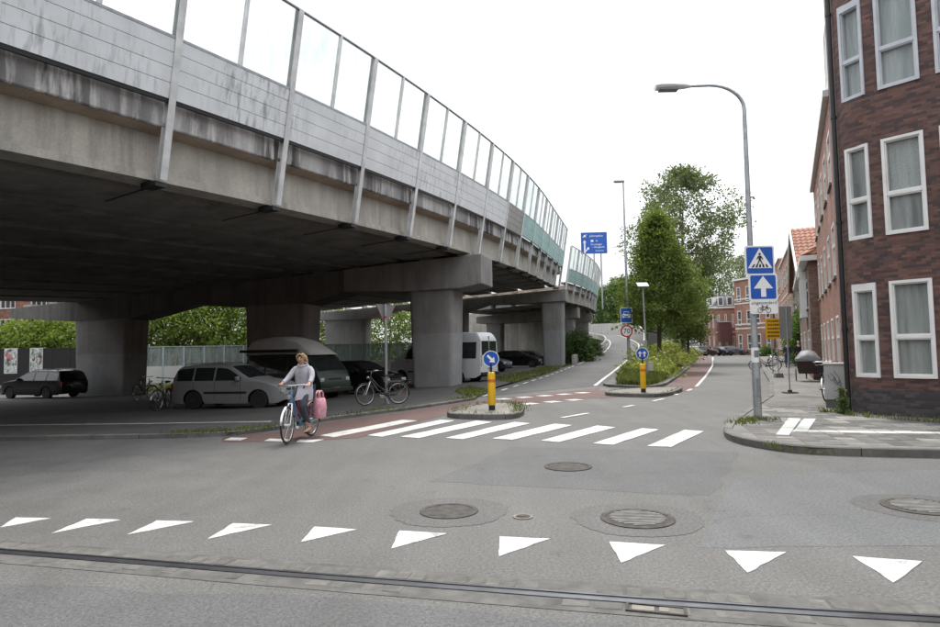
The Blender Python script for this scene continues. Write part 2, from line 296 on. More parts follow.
# ------------------------------------------------------------------ mesh helpers
class MB:
    def __init__(s): s.v = []; s.f = []; s.mi = []; s.uv = None; s.M = None; s.k = 0
    def add(s, vs, fs, uvs=None):
        o = len(s.v)
        for p in vs:
            p = Vector(p)
            if s.M is not None: p = s.M @ p
            s.v.append((p.x, p.y, p.z))
        for f in fs: s.f.append(tuple(i+o for i in f)); s.mi.append(s.k)
        if uvs is not None:
            if s.uv is None: s.uv = []
            s.uv.extend(uvs)
        return s
    def box(s, x0, x1, y0, y1, z0, z1):
        return s.add([(x0,y0,z0),(x1,y0,z0),(x1,y1,z0),(x0,y1,z0),(x0,y0,z1),(x1,y0,z1),(x1,y1,z1),(x0,y1,z1)],
              [(0,3,2,1),(4,5,6,7),(0,1,5,4),(1,2,6,5),(2,3,7,6),(3,0,4,7)])
    def hexa(s, bot, top):
        n = len(bot); vs = list(bot)+list(top)
        return s.add(vs, [tuple(range(n-1, -1, -1)), tuple(range(n, 2*n))] + [(i, (i+1) % n, n+(i+1) % n, n+i) for i in range(n)])
    def prism(s, poly, z0, z1):
        return s.hexa([(p[0], p[1], z0) for p in poly], [(p[0], p[1], z1) for p in poly])
    def sheet(s, poly, z=0.0):
        return s.add([(p[0], p[1], p[2] if len(p) > 2 else z) for p in poly], [tuple(range(len(poly)))])
    def tube(s, pts, r, n=8, closed=False, caps=True):
        P = [Vector(p) for p in pts]; m = len(P)
        R = r if isinstance(r, (list, tuple)) else [r]*m
        vs = []; up = None
        for i in range(m):
            if closed: t = P[(i+1) % m]-P[i-1]
            else: t = P[min(i+1, m-1)]-P[max(i-1, 0)]
            t.normalize()
            if up is None:
                up = t.orthogonal().normalized()
            else:
                up = (up - t*up.dot(t))
                up = up.normalized() if up.length > 1e-6 else t.orthogonal().normalized()
            b = t.cross(up)
            for j in range(n):
                a = 2*math.pi*j/n; vs.append(P[i] + (up*math.cos(a)+b*math.sin(a))*R[i])
        fs = []
        for i in range(m if closed else m-1):
            i2 = (i+1) % m
            for j in range(n):
                j2 = (j+1) % n; fs.append((i*n+j, i*n+j2, i2*n+j2, i2*n+j))
        if caps and not closed:
            fs.append(tuple(range(n-1, -1, -1))); fs.append(tuple((m-1)*n+j for j in range(n)))
        return s.add(vs, fs)
    def ring(s, c, axis, R, r, n=24, k=6):
        axis = Vector(axis).normalized(); a = axis.orthogonal().normalized(); b = axis.cross(a); c = Vector(c)
        return s.tube([c+(a*math.cos(2*math.pi*i/n)+b*math.sin(2*math.pi*i/n))*R for i in range(n)], r, k, closed=True)
    def lathe(s, c, axis, prof, n=16, ref=None):
        """prof: (radius, offset along axis); closed ends when radius 0"""
        axis = Vector(axis).normalized(); a = (Vector(ref) if ref else axis.orthogonal()).normalized(); b = axis.cross(a); c = Vector(c)
        vs = []; m = len(prof)
        for (r, h) in prof:
            for j in range(n):
                t = 2*math.pi*j/n; vs.append(c+axis*h+(a*math.cos(t)+b*math.sin(t))*max(r, 1e-4))
        fs = [(i*n+j, i*n+(j+1) % n, (i+1)*n+(j+1) % n, (i+1)*n+j) for i in range(m-1) for j in range(n)]
        fs.append(tuple(range(n-1, -1, -1))); fs.append(tuple((m-1)*n+j for j in range(n)))
        return s.add(vs, fs)
    def grid(s, rows, close_u=False, uvs=None):
        """rows: list of equally long point lists"""
        m = len(rows); n = len(rows[0]); vs = [p for r in rows for p in r]
        fs = []
        for i in range(m-1):
            for j in range(n if close_u else n-1):
                fs.append((i*n+j, i*n+(j+1) % n, (i+1)*n+(j+1) % n, (i+1)*n+j))
        return s.add(vs, fs, uvs)
    def mesh(s, name, mats):
        me = bpy.data.meshes.new(name); me.from_pydata(s.v, [], s.f)
        for m in (mats if isinstance(mats, (list, tuple)) else [mats]): me.materials.append(M[m] if isinstance(m, str) else m)
        if any(s.mi): me.polygons.foreach_set('material_index', s.mi)
        if s.uv is not None and len(s.uv) == len(s.v):
            ul = me.uv_layers.new(name='UVMap')
            vi = np.empty(len(me.loops), dtype=np.int32); me.loops.foreach_get('vertex_index', vi)
            ul.data.foreach_set('uv', np.asarray(s.uv, dtype=np.float32)[vi].ravel())
        me.update(); return me
    def build(s, name, mats, parent=None, smooth=False, bevel=0.0, fixn=True):
        root = parent
        while root is not None and root.parent is not None: root = root.parent
        if root is not None and root.get('_w'):
            L = root.location; s.v = [(a-L.x, b-L.y, c-L.z) for a, b, c in s.v]
        me = s.mesh(name, mats)
        if fixn:
            bm = bmesh.new(); bm.from_mesh(me); bmesh.ops.recalc_face_normals(bm, faces=bm.faces); bm.to_mesh(me); bm.free()
        if smooth:
            me.polygons.foreach_set('use_smooth', [True]*len(me.polygons))
            if smooth != 'all': me.set_sharp_from_angle(angle=rad(38))
        return put(name, me, parent, bevel)
def put(name, me, parent=None, bevel=0.0):
    o = bpy.data.objects.new(name, me); COL.objects.link(o)
    if parent is not None: o.parent = parent
    if bevel:
        b = o.modifiers.new('bevel', 'BEVEL'); b.width = bevel; b.segments = 2; b.limit_method = 'ANGLE'
    return o
def tag(o, label=None, cat=None, group=None, kind=None):
    if label: o['label'] = label
    if cat: o['category'] = cat
    if group: o['group'] = group
    if kind: o['kind'] = kind
    return o
def thing(name, label, cat, loc=(0, 0, 0), rotz=0.0, group=None, world=False):
    o = bpy.data.objects.new(name, None); COL.objects.link(o); o.location = loc; o.rotation_euler = (0, 0, rotz)
    o.empty_display_size = 0.2
    if world: o['_w'] = 1
    return tag(o, label, cat, group)
def struct(name, mb, mat, **k): return tag(mb.build(name, mat, **k), kind='structure')
def copy_tree(o, parent=None):
    c = o.copy(); COL.objects.link(c); c.parent = parent
    for ch in list(o.children): copy_tree(ch, c)
    return c
def frame(o, xd, zd=(0, 0, 1)):
    x = Vector(xd).normalized(); z = Vector(zd); z = (z - x*z.dot(x)).normalized(); y = z.cross(x); o = Vector(o)
    return Matrix(((x.x, y.x, z.x, o.x), (x.y, y.y, z.y, o.y), (x.z, y.z, z.z, o.z), (0, 0, 0, 1)))
_txt = {}
def text_into(mb, s, size, cx, cz, y, align='CENTER', space=1.0):
    """flat lettering in the local XZ plane at depth y"""
    key = (s, space, align)
    if key not in _txt:
        cu = bpy.data.curves.new('t', 'FONT'); cu.body = s; cu.size = 1.0; cu.align_x = align; cu.align_y = 'CENTER'; cu.space_character = space; cu.resolution_u = 3
        ob = bpy.data.objects.new('t', cu); COL.objects.link(ob)
        dg = bpy.context.evaluated_depsgraph_get(); me = bpy.data.meshes.new_from_object(ob.evaluated_get(dg))
        _txt[key] = ([tuple(v.co) for v in me.vertices], [tuple(p.vertices) for p in me.polygons])
        bpy.data.objects.remove(ob); bpy.data.curves.remove(cu); bpy.data.meshes.remove(me)
    vs, fs = _txt[key]
    mb.add([(cx+v[0]*size, y, cz+v[1]*size) for v in vs], fs)
def flat(mb, poly, y):
    """polygon in local XZ at depth y"""
    mb.add([(p[0], y, p[1]) for p in poly], [tuple(range(len(poly)))])
def disc(mb, cx, cz, r, y, n=28): flat(mb, [(cx+r*math.cos(2*math.pi*i/n), cz+r*math.sin(2*math.pi*i/n)) for i in range(n)], y)
def offset_poly(pl, d):
    """offset an open polyline to its left by d"""
    out = []
    for i in range(len(pl)):
        a = Vector(pl[max(i-1, 0)][:2]); b = Vector(pl[min(i+1, len(pl)-1)][:2]); t = (b-a).normalized()
        out.append((pl[i][0]-t.y*d, pl[i][1]+t.x*d))
    return out
def resample(pl, step):
    out = [Vector(pl[0])]; 
    for a, b in zip(pl[:-1], pl[1:]):
        a = Vector(a); b = Vector(b); n = max(1, int((b-a).length/step))
        for i in range(1, n+1): out.append(a.lerp(b, i/n))
    return out
def smooth_line(pl, it=2):
    for _ in range(it):
        q = [pl[0]]
        for a, b in zip(pl[:-1], pl[1:]):
            q += [tuple(a[i]*.75+b[i]*.25 for i in range(len(a))), tuple(a[i]*.25+b[i]*.75 for i in range(len(a)))]
        q.append(pl[-1]); pl = q
    return pl
# ================================================================== THE SETTING: ground, road, ramp, pavements
PZ, SZ = 0.08, 0.12            # plaza and right pavement heights
mb = MB(); mb.sheet([(-900, -300), (900, -300), (900, 1500), (-900, 1500)], -0.62); struct('ground', mb, 'soil', fixn=False)
mb = MB(); mb.sheet([(-90, -30), (70, -30), (70, 150), (5.5, 150), (5.5, 60), (1.0, 30), (-0.6, 22.6), (-4, 16.5), (-8, 13.4), (-90, 14.6)], 0.0); road = struct('road', mb, 'asphalt', fixn=False)
def patch(poly, mat, z, name='asphalt_patch'):
    mb = MB(); mb.sheet(poly, z); return struct(name, mb, mat, fixn=False)
P = lambda *l: [G2(x, y) for x, y in l]
def rough(poly, amp=0.05, step=0.35):
    r = random.Random(len(poly)*7+int(poly[0][0]*100))
    return [(p[0]+r.uniform(-amp, amp), p[1]+r.uniform(-amp, amp)) for p in resample(list(poly)+[poly[0]], step)[:-1]]
patch(rough(P((512, 447), (740, 452), (712, 496), (430, 482))), 'asphalt_dark', 0.0016)
patch(rough(P((735, 476), (939, 470), (1100, 480), (1100, 545), (700, 548), (716, 512)), 0.03), 'asphalt_light', 0.0016)
patch(rough(P((-200, 575), (330, 600), (640, 626), (640, 760), (-300, 760))), 'asphalt_dark', 0.0016)
# ---- red cycle path (left part, crossing of the ramp mouth, lane along the street)
far_l = P((222, 437.5), (285, 431), (335, 421), (410, 411), (482, 400), (540, 394.5), (592, 389), (600, 387))
near_l = P((598, 398), (560, 400.5), (530, 403.5), (489, 404), (465, 409), (448, 414.5), (400, 427), (358, 438), (300, 441.5), (222, 442))
patch(far_l+near_l, 'red_asphalt', 0.005, 'cycle_path')
lane_l = P((595, 391), (652, 388.5), (668, 386), (694, 364), (700, 358.5)); lane_r = P((712, 359.5), (712.6, 366.7), (697, 386), (688, 391), (600, 398.5))
lane_r = [G2(712.0, 359.8)]+lane_r[1:]
patch(lane_l+[(36.2, 103), (38.0, 103)]+lane_r, 'red_asphalt', 0.006, 'cycle_path')
# ---- ramp road: rises behind the verge and bends left
def rz(Y):
    if Y < 36: return 0.0
    if Y < 80: return 0.0005*(Y-36)**2
    return 0.968+0.06*(Y-80) if Y < 135 else 0.968+3.3+0.03*(Y-135)
def RP(x, y):
    d = ray(x, y); t = 10.0/d.y
    while t*d.y < 240:
        p = CP+d*t
        if p.z <= rz(p.y): return (p.x, p.y)
        t += 0.05/d.y
    return (p.x, p.y)
rl = [G2(483, 396.6), G2(510, 388), G2(538.5, 379), RP(575, 365), RP(600, 355.5), RP(611, 345.5), RP(609.5, 340), (25.5, 124), (25.5, 140), (22, 165)]
rr = [G2(595, 386), RP(606, 377), RP(620, 366), RP(628, 359.5), RP(639, 348), RP(639, 343.5), (30.6, 124), (31.6, 142), (28.5, 166)]
def along(pl, n):
    pl = smooth_line(pl, 2); L = [0]
    for a, b in zip(pl[:-1], pl[1:]): L.append(L[-1]+math.dist(a, b))
    out = []
    for i in range(n):
        t = L[-1]*i/(n-1); k = max(j for j in range(len(L)) if L[j] <= t+1e-9); k = min(k, len(pl)-2)
        u = (t-L[k])/max(L[k+1]-L[k], 1e-6); out.append((pl[k][0]*(1-u)+pl[k+1][0]*u, pl[k][1]*(1-u)+pl[k+1][1]*u))
    return out
NR = 60; RL = along(rl, NR); RRt = along(rr, NR)
def lift(pl, dz): return [(x, y, rz(y)+dz) for x, y in pl]
mb = MB(); mb.grid([lift([(a[0]-0.5, a[1]), a, b, (b[0]+0.4, b[1])], 0.008) for a, b in zip(RL, RRt)]); struct('ramp_road', mb, 'ramp_asphalt', fixn=False)
def strip(pl, w, dz, mat='road_paint', name='lane_line', dash=None):
    pl = resample(pl, 0.5); L = 0; segs = []
    for a, b in zip(pl[:-1], pl[1:]):
        l = (b-a).length
        if dash is None or (L % (dash[0]+dash[1])) < dash[0]: segs.append((a, b))
        L += l
    mb = MB()
    for a, b in segs:
        t = (b-a).normalized(); n = Vector((-t.y, t.x))*w/2
        mb.add([(q.x, q.y, rz(q.y)+dz) for q in (a-n, b-n, b+n, a+n)], [(0, 1, 2, 3)])
    o = mb.build(name, mat, fixn=False); o['kind'] = 'structure'; return o
strip(RL[14:50], 0.14, 0.016)
strip(RL[0:14], 0.13, 0.016, dash=(1.5, 1.0))
strip(RRt[0:50], 0.16, 0.016)
strip([G2(697, 386), G2(705, 377), G2(712.6, 366.7), G2(713, 361.5)], 0.13, 0.012)
strip([G2(562, 418), G2(600, 411.5), G2(634, 405.5), G2(664, 399), G2(690, 390), G2(697, 386)], 0.13, 0.012, dash=(1.0, 1.5))
# ---- zebra, give-way teeth, crossing blocks: thin thermoplastic slabs, each its own piece of marking
def mark(name, pts, z=0.008, th=0.004):
    mb = MB(); mb.hexa([(p[0], p[1], z-th-0.004) for p in pts], [(p[0], p[1], z) for p in pts]); return tag(mb.build(name, 'road_paint', parent=road))
Zs = [[(45, 80), (75, 84), (262, 47), (230, 45)], [(150, 80), (185, 83), (345, 47), (315, 45)], [(225, 83), (265, 86), (430, 50), (395, 47)], [(325, 86), (365, 89), (515, 53), (480, 50)],
      [(430, 87), (475, 90), (610, 57), (570, 54)], [(540, 92), (580, 95), (705, 62), (665, 58)], [(655, 98), (700, 101), (803, 67), (765, 64)], [(777, 104), (830, 106), (905, 71), (860, 68)]]
for q in Zs: mark('zebra_stripe', rough([G2(300+a/2.238, 400+b/2.238) for a, b in q], 0.012, 0.4), 0.011)
for q in ([(224, 440.5), (241, 440.8), (247.5, 438.3), (231, 438)], [(264, 441.4), (287, 442), (290, 439.8), (270, 439)], [(296, 442.6), (313, 442.6), (324, 440), (300, 440)]):
    mark('zebra_stripe', P(*q), 0.011)
RT = lambda *l: rough(P(*l), 0.007, 0.10)
for q in ([(0, 259), (45, 229), (148, 232)], [(153, 275), (255, 233), (355, 236)], [(372, 281), (462, 238), (570, 241)], [(612, 292), (685, 246), (798, 251)]):
    mark('give_way_tooth', RT(*[(a/2.9375, 440+b/2.9375) for a, b in q]))
for q in ([(0, 320), (33, 285), (128, 291)], [(206, 334), (222, 294), (330, 300)], [(446, 351), (446, 307), (560, 312)], [(718, 366), (693, 319), (818, 326)]):
    mark('give_way_tooth', RT(*[(300+a/2.238, 400+b/2.238) for a, b in q]))
for q in ([(105, 509), (55, 461), (188, 465)], [(425, 532), (334, 474), (485, 485)]):
    mark('give_way_tooth', RT(*[(700+a/2.183, 340+b/2.183) for a, b in q]))
mark('give_way_tooth', [(-5.75, 6.93), (-5.3, 6.86), (-5.6, 6.45)]); mark('give_way_tooth', [(3.95, 4.8), (4.42, 4.68), (3.9, 4.25)])
for a, b in (((497, 399.7), (592, 392.3)), ((523, 404.6), (598, 398.2))):
    A, B = Vector(G2(*a)), Vector(G2(*b)); d = (B-A).normalized(); n = Vector((-d.y, d.x)); L = (B-A).length; k = 0.0
    while k+0.5 < L:
        p = A+d*k; mark('crossing_block', [p-n*.22, p+d*.5-n*.22, p+d*.5+n*.22, p+n*.22], 0.013); k += 0.95
# ---- plaza under the viaduct
kl = [(-60, 14.4), (-30, 13.6), (-14, 13.15), (-9.75, 13.05), (-6.0, 12.98), (-5.0, 13.15), (-4.2, 14.2), (-3.5, 15.8), (-1.8, 18.1), (0.1, 21.2), (0.2, 22.0), (-0.3, 23.2)]
plz = kl[:-1]+[(0.25, 22.6)]+[(a[0]-0.55, a[1]) for a in RL if 23 < a[1] < 66]+[(6, 85), (-90, 85), (-90, 14.4)]
def pavers(name, c, w, h, rot, mort):
    m, nt, b = _mat(name); p = mapping(nt, pos(nt), rot=(0, 0, rot))
    br = nd(nt, 'ShaderNodeTexBrick'); br.inputs['Scale'].default_value = 1.0; br.inputs['Brick Width'].default_value = w; br.inputs['Row Height'].default_value = h
    br.inputs['Mortar Size'].default_value = 0.008; br.inputs['Color1'].default_value = (*[x*1.15 for x in c], 1); br.inputs['Color2'].default_value = (*[x*0.8 for x in c], 1); br.inputs['Mortar'].default_value = (*mort, 1)
    nt.links.new(p, br.inputs['Vector'])
    cc = mix(nt, 1.0, br.outputs['Color'], ramp(nt, noise(nt, pos(nt), 0.5, 6), [(0.3, 0.7), (0.7, 1.2)]), 'MULTIPLY')
    nt.links.new(cc, b.inputs['Base Color']); b.inputs['Roughness'].default_value = 0.85; bump(nt, b, br.outputs['Fac'], -0.5, 0.01); return m
M['plaza'] = pavers('plaza_pavers', (0.066, 0.063, 0.060), 0.21, 0.105, rad(12), (0.07, 0.066, 0.055))
M['bigpavers'] = pavers('pavement_far', (0.155, 0.15, 0.142), 0.30, 0.30, rad(-26), (0.08, 0.078, 0.065))
def pzf(x, y): return PZ-.026*min(max(y-13.6, 0), 26)*min(max(-x/8, 0), 1)
def GP(px, py):
    z = PZ
    for _ in range(12): p = G(px, py, z); z = pzf(p.x, p.y)
    return Vector((p.x, p.y, z))
bm = bmesh.new(); bm.faces.new([bm.verts.new((p[0], p[1], 0)) for p in plz])
for ax, vals in (((1, 0, 0), [-60, -40, -25]+list(np.arange(-16, 1, 2))), ((0, 1, 0), list(np.arange(13.6, 41, 2.74)))):
    for v_ in vals: bmesh.ops.bisect_plane(bm, geom=bm.verts[:]+bm.edges[:]+bm.faces[:], plane_co=Vector(ax)*v_, plane_no=ax)
for v_ in bm.verts: v_.co.z = pzf(v_.co.x, v_.co.y)
me = bpy.data.meshes.new('plaza_pavement'); bm.to_mesh(me); bm.free(); me.materials.append(M['plaza']); plaza = tag(put('plaza_pavement', me), kind='structure')
def kerb_run(pl, parent, z, w=0.13, step=0.9, inward=1, zt=0.012):
    """one stone after the other along a polyline, top a little proud of the paving"""
    pts = resample([Vector(p[:2]) for p in pl], 0.12); L = [0]
    for a, b in zip(pts[:-1], pts[1:]): L.append(L[-1]+(b-a).length)
    i = 0
    while i < len(pts)-1:
        j = i
        while j < len(pts)-1 and L[j]-L[i] < step: j += 1
        seg = pts[i:j+1]
        if len(seg) >= 2:
            if len(seg) > 4: seg = [seg[0], seg[len(seg)//3], seg[2*len(seg)//3], seg[-1]]
            off = [Vector(q) for q in offset_poly(seg, w*inward)]
            d0 = (seg[1]-seg[0]).normalized()*0.006; d1 = (seg[-1]-seg[-2]).normalized()*0.006
            seg = [seg[0]+d0]+seg[1:-1]+[seg[-1]-d1]; off = [off[0]+d0]+off[1:-1]+[off[-1]-d1]
            top = z+zt+random.uniform(-0.006, 0.006); bev = 0.018
            poly = seg+off[::-1]; ins = [Vector(q) for q in offset_poly(seg, bev*inward)]+off[::-1]
            mb = MB(); n = len(poly)
            mb.add([(p.x, p.y, -0.01) for p in poly]+[(p.x, p.y, top-bev) for p in poly]+[(p.x, p.y, top) for p in ins],
                   [(k, (k+1) % n, n+(k+1) % n, n+k) for k in range(n)]+[(n+k, n+(k+1) % n, 2*n+(k+1) % n, 2*n+k) for k in range(n)]+[tuple(range(2*n, 3*n))])
            mb.build('kerb_stone', 'kerb', parent)
        i = j
kerb_run([p for p in kl if p[0] > -31], plaza, PZ, inward=1)
mb = MB()
wl_a, wl_b = Vector(G2(-330, 426, PZ)), Vector(G2(272, 420.5, PZ))
for i in range(18):
    a = wl_a.lerp(wl_b, i/18); b = wl_a.lerp(wl_b, (i+(1.0 if i%2==0 else .985))/18); d = (b-a).normalized(); n = Vector((-d.y, d.x))*0.09
    mb.add([(q.x, q.y, pzf(q.x, q.y)+0.006) for q in (a-n, b-n, b+n, a+n)], [(0, 1, 2, 3)])
struct('lane_line', mb, 'road_paint', fixn=False)
# parking strip kerb between ramp mouth and piers
# ---- right-hand pavement with its kerb, individual slabs near the corner
kr = [(22, 5.2), (14, 7.25), (9, 8.62), (6.79, 9.2), (5.66, 9.48), (5.04, 9.75), (4.72, 10.2), (4.52, 10.9), (4.62, 11.7), (5.2, 12.9), (6.0, 14.28), (6.6, 15.26), (9.2, 19.55), (13.0, 27.5), (17.2, 37.0), (29.8, 65.0), (37.5, 83), (46, 100)]
kr = [kr[0], kr[1], kr[2]]+smooth_line(kr[3:11], 1)+kr[11:]
fac = [G2(849.5, 414, SZ)]+[(AT(x_, 340, y_).x, y_) for x_, y_ in ((814.5, 34), (801, 52), (789, 70), (775, 97))]
mb = MB(); mb.sheet(kr+[(70, 110), (70, 0), (22, 0)], SZ-0.006); pave = struct('pavement', mb, 'bigpavers', fixn=False)
kerb_run([p for p in kr if p[1] < 40 and p[0] < 18.5][2:], pave, SZ, inward=-1, step=0.95, w=0.15)
def in_poly(x, y, poly):
    c = False; j = len(poly)-1
    for i in range(len(poly)):
        xi, yi = poly[i][:2]; xj, yj = poly[j][:2]
        if (yi > y) != (yj > y) and x < (xj-xi)*(y-yi)/(yj-yi)+xi: c = not c
        j = i
    return c
# corner building plan (outer wall line), travelled with the street on its left
C0 = Vector(fac[0]); WD = Vector((0.64, -0.768)).normalized(); SD = (Vector(fac[1])-C0).normalized()
slab_area = offset_poly(kr, -0.17)
u = Vector((0.966, -0.259)).normalized(); vdir = Vector((0.259, 0.966)); o0 = Vector((4.3, 9.9))
slab_me = []
for k, mt in enumerate(('slab', 'slab_light', 'slab_white')):
    m_ = MB(); e = 0.008; h = 0.30-e; bv = 0.006
    m_.add([(e, e, -0.03), (h, e, -0.03), (h, h, -0.03), (e, h, -0.03), (e, e, -bv), (h, e, -bv), (h, h, -bv), (e, h, -bv), (e+bv, e+bv, 0), (h-bv, e+bv, 0), (h-bv, h-bv, 0), (e+bv, h-bv, 0)],
           [(0, 1, 5, 4), (1, 2, 6, 5), (2, 3, 7, 6), (3, 0, 4, 7), (4, 5, 9, 8), (5, 6, 10, 9), (6, 7, 11, 10), (7, 4, 8, 11), (8, 9, 10, 11)])
    slab_me.append(m_.mesh('paving_slab', mt))
wallN = Vector((-WD.y, WD.x))
ns = 0; cand = []
for i in range(-3, 34):
    for j in range(-6, 24):
        c = o0+u*(i*0.3+0.15)+vdir*(j*0.3+0.15)
        inner = all(in_poly(q.x, q.y, slab_area+[(70, 110), (70, 0), (22, 0)]) for q in (c+u*.13+vdir*.13, c-u*.13-vdir*.13, c+u*.13-vdir*.13, c-u*.13+vdir*.13))
        if not inner: continue
        # keep clear of the building
        rel = c-C0
        if rel.dot(Vector((-WD.y, WD.x))) > -0.2 - (0 if rel.dot(WD) > -0.2 else 9): pass
        side = WD.x*rel.y-WD.y*rel.x
        if rel.dot(WD) > -0.3 and side > -0.12: continue
        if rel.dot(WD) <= -0.3 and (SD.x*rel.y-SD.y*rel.x) < 0.12: continue
        pr = c.x/c.y
        if pr > 0.80: continue
        cand.append((c.length, i, j, c))
cand.sort(key=lambda t: t[0])
zone = [G2(771, 438, SZ), G2(797, 438, SZ), G2(822, 417, SZ), G2(789, 417, SZ)]
for d_, i, j, c in cand[:300]:
    k = 0
    pj = ((c.x, c.y))
    r = random.random()
    if j == 6 and c.x > 5.6: k = 2
    elif (math.sin(i*1.3+j*0.7)+math.sin(i*0.45-j*1.1)) > 0.75 or r < 0.12: k = 1
    o = bpy.data.objects.new('paving_slab', slab_me[k]); COL.objects.link(o); o.parent = pave
    o.location = (*(c-u*.15-vdir*.15), SZ+random.uniform(-0.003, 0.004)); o.rotation_euler = (random.uniform(-.006, .006), random.uniform(-.006, .006), math.atan2(u.y, u.x))
for quad in ([(776, 435), (789, 435.6), (801, 418.8), (788.5, 418.4)], [(793, 432), (807, 432.4), (816, 418.9), (804, 418.9)]):
    q = [Vector((*G2(x_, y_, SZ), 0)) for x_, y_ in quad]
    for k_ in range(5):     # raised white guidance slabs
        f0, f1 = k_/5+.006, (k_+1)/5-.006; l0, l1 = q[0].lerp(q[3], f0), q[0].lerp(q[3], f1); r0, r1 = q[1].lerp(q[2], f0), q[1].lerp(q[2], f1)
        mb = MB(); mb.hexa([(p.x, p.y, SZ-.01) for p in (l0, r0, r1, l1)], [(p.x, p.y, SZ+.010) for p in (l0, r0, r1, l1)]); mb.build('guidance_slab', 'slab_white', pave)
# ---- traffic islands
def island(loop_px, label, z=0.13):
    lp = [Vector(G2(x, y)) for x, y in loop_px]; c = sum(lp, Vector((0, 0)))/len(lp)
    t = thing('traffic_island', label, 'traffic island', (c.x, c.y, 0), world=True)
    lp = [Vector(p) for p in smooth_line([tuple(p) for p in lp+[lp[0]]], 2)]
    ins = [c+(p-c)*(1-0.13/max((p-c).length, .3)) for p in lp]
    mb = MB(); mb.prism([tuple(p) for p in ins[:-1]], 0.0, z-0.01); mb.build('paving', 'plaza2', t)
    kerb_run([tuple(p) for p in lp][::-1] if 0 else [tuple(p) for p in lp], t, z-0.01, step=0.55, inward=_ccw(lp))
    return t, ins
def _ccw(l):
    s = sum(a.x*b.y-b.x*a.y for a, b in zip(l[:-1], l[1:])); return 1 if s > 0 else -1
M['plaza2'] = pavers('island_pavers', (0.21, 0.195, 0.17), 0.21, 0.105, rad(40), (0.11, 0.105, 0.09))
isl1, isl1_in = island([(447, 416.5), (452, 418.8), (487, 420.0), (516, 419.4), (524.5, 415), (524, 410.5), (513, 406.2), (495, 406), (463, 410.5)], 'small kerbed traffic island with weeds beside the zebra crossing')
isl2, isl2_in = island([(605, 394.4), (606, 396.3), (637, 397.5), (666, 397.6), (684, 391.2), (680, 389.6), (650, 390.4), (618, 392)], 'flat kerbed traffic island in front of the grassy verge')
# ---- manhole covers
def manhole(px, r, label, ring=0.0, ribs=True, col='castiron'):
    c = G(*px); t = thing('manhole_cover', label, 'manhole cover', (c.x, c.y, 0), group='manhole covers in the road')
    if ring:
        mb = MB(); pts = [(math.cos(a)*ring*(1+.05*math.sin(3*a)+random.uniform(-.035, .035)), math.sin(a)*ring*(1+.05*math.cos(2*a)+random.uniform(-.02, .02))) for a in [2*math.pi*i/90 for i in range(90)]]
        mb.sheet(pts, 0.0035); mb.build('asphalt_collar', 'asphalt_collar', t, fixn=False)
    mb = MB(); mb.lathe((0, 0, 0), (0, 0, 1), [(r, 0), (r, 0.012), (r-.01, 0.014), (r-.05, 0.014), (r-.055, 0.008)], 40); mb.build('rim', 'castiron', t, smooth=True)
    mb = MB(); mb.lathe((0, 0, 0), (0, 0, 1), [(r-.065, 0), (r-.065, 0.010), (r-.07, 0.0115)], 40)
    mb.build('lid', 'castiron', t, smooth=True)
    if ribs:
        for i in range(-5, 6):
            y = i*(r-.1)/5.2; w = math.sqrt(max((r-.09)**2-y*y, 0.0))
            mb = MB(); mb.box(-w, w, y-.013, y+.013, 0.009, 0.019); mb.build('rib', 'rib_grey', t)
    return t
manhole((449, 511.5), 0.31, 'dark round manhole cover in an oval asphalt patch', 0.62, False)
manhole((637.5, 519), 0.36, 'ribbed grey manhole cover in a round patch near the teeth', 0.63)
manhole((568, 467), 0.34, 'plain worn manhole cover closest to the zebra crossing', 0.0, False)
manhole((921, 507), 0.36, 'ribbed manhole cover at the right edge of the photo', 0.6)
c = G(523, 517.3); t = thing('valve_cover', 'small round valve cover beside the dark manhole cover', 'valve cover', (c.x, c.y, 0))
mb = MB(); mb.lathe((0, 0, 0), (0, 0, 1), [(.10, 0), (.10, .011), (.085, .013), (.08, .009)], 24); mb.build('rim', 'mortar_lit', t, smooth=True)
mb = MB(); mb.lathe((0, 0, 0), (0, 0, 1), [(.075, 0), (.075, .010), (.07, .012)], 20); mb.box(-.05, .05, -.012, .012, .01, .016); mb.build('lid', 'castiron', t, smooth=True)
# ---- disused rail with stone setts along both sides
rail_px = [(-150, 541), (0, 553), (130, 563), (300, 577), (470, 590), (640, 603), (800, 614), (940, 622), (1100, 632)]
rail_l = smooth_line([G2(*p) for p in rail_px], 2)
track = thing('old_tram_rail', 'disused steel rail with stone setts set into the road', 'rail', (*G2(470, 590), 0), world=True)
for off, w, z, nm, mt in ((0.0, 0.055, 0.010, 'rail_head', 'rail_steel'), (0.075, 0.022, 0.010, 'guard_lip', 'rail_steel'), (0.045, 0.036, 0.004, 'groove', 'signblack')):
    a = offset_poly(rail_l, off-w/2); b = offset_poly(rail_l, off+w/2)
    mb = MB(); mb.grid([[(p[0], p[1], -0.02), (p[0], p[1], z), (q[0], q[1], z), (q[0], q[1], -0.02)] for p, q in zip(a, b)]); mb.build(nm, mt, track)
mb = MB(); a = offset_poly(rail_l, -0.22); b = offset_poly(rail_l, 0.30)
mb.grid([[(p[0], p[1], 0.0035), (q[0], q[1], 0.0035)] for p, q in zip(a, b)]); mb.build('mortar_bed', 'sett_bed', track, fixn=False)
sett_pts = resample(rail_l, 0.02); Ls = 0; nset = 0
